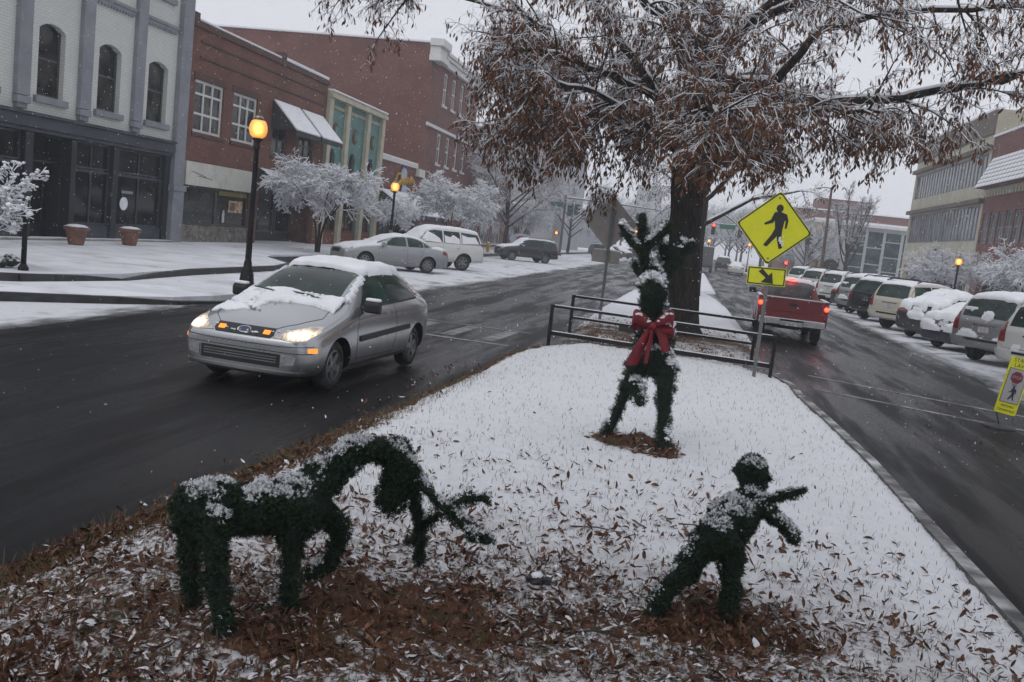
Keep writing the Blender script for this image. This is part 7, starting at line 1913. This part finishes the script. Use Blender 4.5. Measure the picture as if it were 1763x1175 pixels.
# ---- planters, black post, hydrant on the left pavement
MAT['terracotta'] = mat('terracotta', (.17, .085, .062), .8, var=.25, vscale=5, bump=.2, snow=(.8, 1.2))
t = thing('planter', 'terracotta planter filled with snow by the dark shop door', 'planter', (-17.95, 24.45, .27), 0, 'terracotta planters outside the dark shopfront')
mb = MB(); mb.lathe([(.20, 0), (.22, .05), (.30, .42), (.35, .44), (.36, .54), (.32, .55), (.29, .46)], n=20); mb.build('pot', MAT['terracotta'], t, smooth=False)
mb = MB(); mb.lathe([(.31, .48), (.30, .56), (.20, .60), (.05, .615)], n=18); mb.build('snow', MAT['snow'], t, smooth=True)
t2 = dup(t, (-17.95, 27.1, .27), 1, 'terracotta planter with dead stalks poking out of its snow')
tb = Tubes(); rs = np.random.RandomState(2)
for k in range(12): a = rs.uniform(0, 6.28); tb.add([(.1 * math.cos(a), .1 * math.sin(a), .55), (.2 * math.cos(a), .2 * math.sin(a), .72 + rs.uniform(0, .08))], .008, 3)
tb.build('stalks', MAT['twig'], t2)
t = thing('bollard_post', 'slim black post with flared foot beside the snowy shrub', 'post', (-13.0, 16.15, .27)); mb = MB(); mb.lathe([(.10, 0), (.10, .06), (.07, .10), (.055, .14)], n=14); mb.build('foot', MAT['black_metal'], t)
mb = MB(); mb.lathe([(.052, .13), (.05, 1.25), (.06, 1.27), (.06, 1.30), (.03, 1.34)], n=12); mb.build('pole', MAT['black_metal'], t, smooth=True)
t = thing('fire_hydrant', 'yellow fire hydrant on the left pavement behind the white parked car', 'hydrant', (-15.6, 70.0, .27)); YH = mat('hydrant_yellow', (.45, .28, .03), .5, var=.2)
mb = MB(); mb.lathe([(.17, 0), (.17, .05), (.12, .07), (.12, .5), (.16, .52), (.16, .57), (.12, .68), (.04, .74)], n=14); mb.build('barrel', YH, t)
for s in (-1, 1): mb = MB(); mb.lathe([(.06, s * .10), (.06, s * .20), (.04, s * .23)], (0, 0, .42), 10, 'x'); mb.build('nozzle', YH, t)
mb = MB(); mb.lathe([(.10, .70), (.08, .77), (.02, .80)], n=10); mb.build('snow', MAT['snow'], t)
t = thing('pavement_sign', 'pale blue oval shop sign on two legs under the bare tree on the left', 'sign', (-14.6, 78.5, .2)); mb = MB(); mb.prism([(1.1 * math.cos(q), 1.25 + .5 * math.sin(q)) for q in np.linspace(0, 6.283, 18, endpoint=False)], -.04, .04, 'y'); p_ = mb.build('panel', EB, t)
mb = MB(); mb.prism([(.5 * math.cos(q), 1.28 + .28 * math.sin(q)) for q in np.linspace(0, 6.283, 16, endpoint=False)], -.055, -.041, 'y'); mb.build('emblem', mat('dull_red', (.22, .05, .05), .6), p_)
for s in (-.7, .7): mb = MB(); mb.box(s - .05, s + .05, -.05, .05, 0, 1.0); mb.build('leg', MAT['dark_metal'], t)

# ---- traffic signals
MAT['sig_green_body'] = mat('signal_green_housing', (.03, .09, .075), .5, var=.1, snow=(.8, 1.1)); MAT['sig_dark'] = mat('signal_dark', (.03, .03, .03), .5)
MAT['sig_red'] = mat('signal_red_lit', (.5, .02, .02), .3, var=0, emit=(1, .03, .02), estr=9); MAT['sig_off'] = mat('signal_lens_off', (.03, .025, .02), .3); MAT['sig_orange'] = mat('signal_hand_lit', (.5, .1, .02), .3, var=0, emit=(1, .16, .03), estr=6)
def signal(parent, x, y, z, ry, m, lit=None, back=False):
    e = thing('signal_head', None, None); e.parent = parent; e.location = (x, y, z); e.rotation_euler = (0, 0, ry)
    mb = MB(); mb.box(-.19, .19, -.14, .14, -.58, .58); mb.build('housing', m, e, bevel=.03)
    for k, zz in enumerate((.38, 0, -.38)):
        mb = MB(); mb.lathe([(.14, -.145), (.12, -.16), (.02, -.165)], (0, 0, zz), 14, 'y'); mb.build('lens', lit if (lit and k == 0) else MAT['sig_off'], e)
        v = MB()
        for j in range(8):
            a0, a1 = math.radians(-10 + j * 25), math.radians(-10 + (j + 1) * 25)
            v.face([(.16 * math.cos(a0), -.14, zz + .16 * math.sin(a0)), (.16 * math.cos(a1), -.14, zz + .16 * math.sin(a1)), (.15 * math.cos(a1), -.40, zz + .15 * math.sin(a1)), (.15 * math.cos(a0), -.40, zz + .15 * math.sin(a0))])
        v.build('visor', m, e)
def hand(parent, x, y, z, m=None):
    mb = MB(); mb.box(x - .22, x + .22, y - .12, y + .12, z - .22, z + .22); o = mb.build('walk_signal', MAT['sig_dark'], parent, bevel=.02); mb = MB(); mb.box(x - .12, x + .12, y - .13, y - .121, z - .12, z + .12); mb.build('hand_symbol', m or MAT['sig_orange'], o); mb = MB(); mb.box(x - .22, x + .22, y - .3, y + .1, z + .221, z + .25); mb.build('snow', MAT['snow'], o)
t = thing('traffic_signal', 'traffic signal mast on the left corner with green housings and a long arm', 'traffic signal', (-13.55, 95, .1))
mb = MB(); mb.lathe([(.22, 0), (.20, .3), (.14, .35), (.10, 6.3)], n=12); mb.build('pole', MAT['dark_metal'], t, smooth=True)
mb = MB(); mb.tube([(0, 0, 6.0), (5, 0, 5.9), (9.8, 0, 5.7)], [.09, .07, .045], 8); arm = mb.build('arm', MAT['pole_metal'], t)
mb = MB(); mb.tube([(.1, 0, 6.10), (5, 0, 5.99), (9.8, 0, 5.77)], [.05, .04, .03], 6); mb.build('snow', MAT['snow'], arm)
signal(t, 1.25, -.2, 4.9, math.radians(65), MAT['sig_green_body']); signal(t, .55, -.2, 4.75, math.radians(40), MAT['sig_green_body']); hand(t, -.5, -.3, 2.3)
mb = MB(); mb.box(-1.5, -.2, -.06, -.02, 5.0, 5.5); mb.build('street_name_plate', MAT['sig_green_body'], t)
t = thing('traffic_signal', 'traffic signal mast on the right corner with red light and green name plate', 'traffic signal', (11.0, 95, .1))
mb = MB(); mb.lathe([(.22, 0), (.20, .3), (.14, .35), (.10, 5.6)], n=12); mb.build('pole', MAT['pole_metal'], t, smooth=True)
mb = MB(); mb.tube([(0, 0, 5.25), (-5, 0, 5.05), (-9.9, 0, 4.95)], [.09, .07, .045], 8); arm = mb.build('arm', MAT['pole_metal'], t)
mb = MB(); mb.tube([(-.1, 0, 5.35), (-5, 0, 5.13), (-9.9, 0, 5.02)], [.05, .04, .03], 6); mb.build('snow', MAT['snow'], arm)
signal(t, -9.35, -.2, 4.45, 0, MAT['sig_dark'], MAT['sig_red']); signal(t, -6.7, -.2, 4.45, math.pi, MAT['sig_dark']); signal(t, -.2, -.4, 4.4, math.radians(70), MAT['sig_dark']); hand(t, -1.9, -.2, 1.9, MAT['sig_red'])
mb = MB(); mb.box(-8.75, -7.2, -.05, -.02, 4.55, 4.95); mb.build('street_name_plate', mat('sign_green', (.02, .16, .09), .5), t)
mb = MB(); mb.box(-1.95, -1.85, -.06, .04, 0, 1.7); mb.build('post', MAT['pole_metal'], t)
t = thing('light_pole', 'tall brown light pole with a short arm by the right signal', 'light pole', (11.65, 88, .1))
mb = MB(); mb.tube([(0, 0, 0), (-.1, 0, 4.5), (-.2, 0, 9.1)], [.17, .14, .10], 10); mb.build('pole', mat('brown_pole', (.10, .07, .055), .8), t)
mb = MB(); mb.tube([(-.2, 0, 9.0), (-.8, 0, 9.05), (-1.3, 0, 8.95)], .05, 6); mb.build('arm', MAT['pole_metal'], t); mb = MB(); mb.box(-1.6, -1.1, -.12, .12, 8.84, 8.95); mb.build('lamp_head', MAT['pole_metal'], t, bevel=.03)
t = thing('crossing_sign', 'small yellow green diamond sign far down the median beside the box truck', 'sign', (.35, 100, .1)); mb = MB(); mb.box(-.04, .04, -.03, .03, 0, 3.2); mb.build('post', MAT['pole_metal'], t); mb = MB(); mb.prism(rotp(diamond(.7), 0, 2.7, 0), -.06, -.04, 'y'); mb.build('sign_panel', MAT['sign_yellow'], t)
t = thing('shop_sign', 'dark oval hanging shop sign on a post near the right signal', 'sign', (13.9, 99, .16)); mb = MB(); mb.prism([(.75 * math.cos(q), 2.1 + .62 * math.sin(q)) for q in np.linspace(0, 6.283, 18, endpoint=False)], -.05, .05, 'y'); mb.build('panel', MAT['sign_black'], t); mb = MB(); mb.box(.7, .8, -.05, .05, 0, 2.9); mb.box(-.3, .7, -.03, .03, 2.75, 2.8); mb.build('post', MAT['dark_metal'], t)
t = thing('wall_sign', 'blank dark street plate on brackets beside the light pole', 'sign', (12.7, 91, .16)); mb = MB(); mb.box(-.05, .05, -.04, .04, 0, 2.0); mb.build('post', MAT['pole_metal'], t); mb = MB(); mb.box(-.2, 1.0, -.06, -.041, 1.5, 1.8); mb.build('panel', MAT['sig_dark'], t)
# ================================================================ GROUND LITTER, FALLING SNOW, AIR
rng = np.random.RandomState(77); rg = random.Random(77)
tpl = [leaf_template(rg, .095, rg.uniform(.013, .024), rg.uniform(-1.2, 1.6), rg.uniform(.1, .7), rg.uniform(-1.2, 1.2)) for _ in range(12)]
n = 130000
px = rng.uniform(-3.5, 2.35, n); py = 2.6 + 14.5 * rng.rand(n) ** 2.3
bb = bareness(px, py)
clus = sstep(fbm(px * 2.3 + 3, py * 2.3, 4), .38, .62)
dens = np.clip(bb * 1.15 - .16, 0, 1) * (.55 + .8 * clus) + .004 * (py < 12)
keep = (rng.rand(n) < dens * np.where(py < 9, .60, .30)) & (px > np.interp(py, *EDGE_L) + .04) & (px < np.interp(py, *EDGE_R) - .06)
px, py, bb = px[keep], py[keep], bb[keep]; n = len(px)
pz = median_z(px, py) + rng.uniform(.0, .022, n) * (.4 + bb)
R = rot_mats(rng.uniform(0, 6.28, n), rng.normal(0, .35, n), rng.normal(0, .6, n)); scl = rng.uniform(.32, .86, n) * np.where(rng.rand(n) < .12, 1.25, 1); tid = rng.randint(0, 12, n); tint = rng.rand(n)
mid = ((rng.rand(n) < np.where(bb > .75, .08, .62)) & (py < 12)).astype(int)
P = np.stack([px, py, pz], -1)
q = P - np.array([0, 0, 2.15]); u = q @ np.array(_r2) / (q @ np.array(_f)); v = q @ np.array(_u2) / (q @ np.array(_f))
vis = (np.abs(u) < .555) & (np.abs(v) < .37)
big = np.argsort(np.where(vis, np.linalg.norm(q, axis=1) / scl, 1e9))[:300]
rest = np.ones(n, bool); rest[big] = False; k = np.where(rest)[0]
mes = {}
for i in big:
    key = (tid[i], mid[i])
    if key not in mes:
        me = bpy.data.meshes.new('leaf'); me.from_pydata(tpl[tid[i]][0].tolist(), [], tpl[tid[i]][1].tolist()); me.materials.append(MAT['litter_leaf_snow' if mid[i] else 'litter_leaf']); mes[key] = me
    o = bpy.data.objects.new('leaf', mes[key]); M4 = Matrix(R[i].tolist()).to_4x4() @ Matrix.Scale(float(scl[i]), 4); M4.translation = Vector(P[i]); link(o, lawn); o.matrix_local = M4
o = place_many('fallen_leaves', tpl, [MAT['litter_leaf'], MAT['litter_leaf_snow']], P[k], R[k], scl[k], tid[k], mid[k], tint[k]); tag(o, 'brown fallen leaves, many half covered in snow, over the lawn', 'leaf litter', kind='stuff')
# leaves blown on to the crossing path, the further median and the wet road
n = 1500; px = np.concatenate([rng.uniform(-2.4, 1.6, 900), rng.normal(4.2, .7, 420), rng.uniform(-3.5, -3.0, 180)]); py = np.concatenate([rng.uniform(17.1, 23.5, 900), rng.uniform(11, 19, 420), rng.uniform(4, 14, 180)])
pz = np.where(py[:] > 19.1, far_z(px, py), np.where((px > 2) | (px < -2.9), .008, .03)) + .008
R2 = rot_mats(rng.uniform(0, 6.28, n), rng.normal(0, .3, n), rng.normal(0, .4, n))
o = place_many('fallen_leaves', tpl, [MAT['litter_leaf'], MAT['litter_leaf_snow']], np.stack([px, py, pz], -1), R2, rng.uniform(.5, .9, n) * np.where(px > 2, .62, 1), rng.randint(0, 12, n), (rng.rand(n) < .3).astype(int), rng.rand(n)); tag(o, 'fallen leaves strewn over the crossing path and wet road', 'leaf litter', kind='stuff')
# grass
def grass_material():
    m, nt, b = base_mat('winter_grass'); at = nt.nodes.new("ShaderNodeAttribute"); at.attribute_name = 'tint'
    nt.links.new(mixc(nt, at.outputs['Fac'], (.045, .050, .014), (.17, .13, .065)), b.inputs['Base Color']); b.inputs['Roughness'].default_value = .7; return m
n = 90000; px = rng.uniform(-3.6, 2.35, n); py = 2.6 + 14.6 * rng.rand(n) ** 1.6; bb = bareness(px, py)
xl = np.interp(py, *EDGE_L); edge = 1 - sstep(px - xl, .1, .5)
keep = (rng.rand(n) < np.clip(.09 + bb * .30 + edge * .8 * (py < 13), 0, 1)) & (px > xl + .01) & (px < np.interp(py, *EDGE_R) - .05); px, py, edge = px[keep], py[keep], edge[keep]; n = len(px)
base = np.stack([px, py, median_z(px, py) - .006], -1); a = rng.uniform(0, 6.28, n); h = rng.uniform(.02, .06, n) * (1 + .5 * edge); ln = rng.uniform(.1, 1.2, n)
tip = base + np.stack([np.cos(a) * h * ln, np.sin(a) * h * ln, h], -1); sd = np.stack([-np.sin(a), np.cos(a), a * 0], -1) * .0022
mp = (base + tip) / 2 + np.stack([a * 0, a * 0, h * .22], -1)
V = np.stack([base - sd, base + sd, mp + sd * .8, mp - sd * .8, tip], 1).reshape(-1, 3)
F = []; i5 = np.arange(n) * 5
me = bpy.data.meshes.new('grass'); quads = np.stack([i5, i5 + 1, i5 + 2, i5 + 3], -1); tris = np.stack([i5 + 3, i5 + 2, i5 + 4], -1)
me.vertices.add(len(V)); me.vertices.foreach_set('co', V.astype(np.float32).ravel()); lo = np.concatenate([quads.ravel(), tris.ravel()]).astype(np.int32)
me.loops.add(len(lo)); me.loops.foreach_set('vertex_index', lo); me.polygons.add(2 * n)
me.polygons.foreach_set('loop_start', np.concatenate([np.arange(n) * 4, n * 4 + np.arange(n) * 3]).astype(np.int32)); me.polygons.foreach_set('loop_total', np.concatenate([np.full(n, 4), np.full(n, 3)]).astype(np.int32))
at = me.attributes.new('tint', 'FLOAT', 'POINT'); at.data.foreach_set('value', np.repeat(rng.rand(n), 5).astype(np.float32)); me.materials.append(grass_material()); me.update(calc_edges=True)
tag(link(bpy.data.objects.new('grass', me)), 'thin winter grass poking through snow and leaves', 'grass', kind='stuff')
# a small dark scrap among the leaves and a few fallen twigs
t = thing('litter_scrap', 'small dark crumpled scrap with snow on it lying in the leaves', 'scrap', (-.62, 4.95, .21)); mb = MB(); mb.blob((0, 0, .015), .055, rg, .45, .3, 2); mb.blob((.05, .02, .01), .04, rg, .4, .3, 2); mb.build('scrap', MAT['black_plastic'], t); mb = MB(); mb.blob((0, 0, .04), .04, rg, .3, .3); mb.build('snow', MAT['snow'], t, smooth=True)
for k, (x, y, l, a, lb) in enumerate(((-.35, 6.1, .45, .1, 'thin fallen twig on the snow between the stag and the fawn'), (.3, 6.5, .3, -.2, 'short fallen twig on the snow right of the middle'), (-.2, 4.4, .35, .3, 'fallen twig among the leaves before the dark scrap'))):
    t = thing('fallen_twig', lb, 'twig', (x, y, float(median_z(np.array(x), np.array(y))) + .008), a); mb = MB(); mb.tube([(-l / 2, 0, 0), (-l * .1, .02, .012), (l * .2, -.005, .008), (l / 2, .03, .0)], [.006, .005, .004, .002], 5); mb.build('stem', MAT['twig'], t)

# falling snow: small soft clots through the whole street
n = 34000; d = 2.2 + 50 * rng.rand(n) ** .55; uu = rng.uniform(-.75, .75, n); vv = rng.uniform(-.42, .42, n)
FP = np.stack([uu * d - d * .18, d, 2.15 + vv * d], -1); ok = (FP[:, 2] > .25) & (FP[:, 2] < 17) ; FP = FP[ok]; n = len(FP); d = d[ok]
r = rng.uniform(.0045, .0125, n) * (.38 + .72 * sstep(d, 4, 20))
octv = np.array([(1, 0, 0), (-1, 0, 0), (0, 1, 0), (0, -1, 0), (0, 0, 1), (0, 0, -1)], float); octf = np.array([(0, 2, 4), (2, 1, 4), (1, 3, 4), (3, 0, 4), (2, 0, 5), (1, 2, 5), (3, 1, 5), (0, 3, 5)])
J = octv[None] * rng.uniform(.6, 1.3, (n, 6, 1)); V = (FP[:, None, :] + J * r[:, None, None]).reshape(-1, 3); F = (octf[None] + (np.arange(n) * 6)[:, None, None]).reshape(-1, 3)
me = bpy.data.meshes.new('falling_snow'); me.from_pydata(V.tolist(), [], F.tolist()); me.materials.append(MAT['snow']); me.update()
tag(link(bpy.data.objects.new('falling_snow', me)), 'snowflakes falling through the air over the street', 'snowflakes', kind='stuff')

# the air itself, thick with snow
m = bpy.data.materials.new('haze'); m.use_nodes = True; nt = m.node_tree; nt.nodes.clear()
pv = nt.nodes.new("ShaderNodeVolumePrincipled"); pv.inputs['Color'].default_value = (.91, .93, .98, 1); pv.inputs['Density'].default_value = .0016; pv.inputs['Anisotropy'].default_value = 0.2
ou = nt.nodes.new("ShaderNodeOutputMaterial"); nt.links.new(pv.outputs[0], ou.inputs['Volume'])
mb = MB(); mb.box(-310, 310, -110, 570, -1.6, 20)
tag(mb.build('haze', m), kind='stuff')
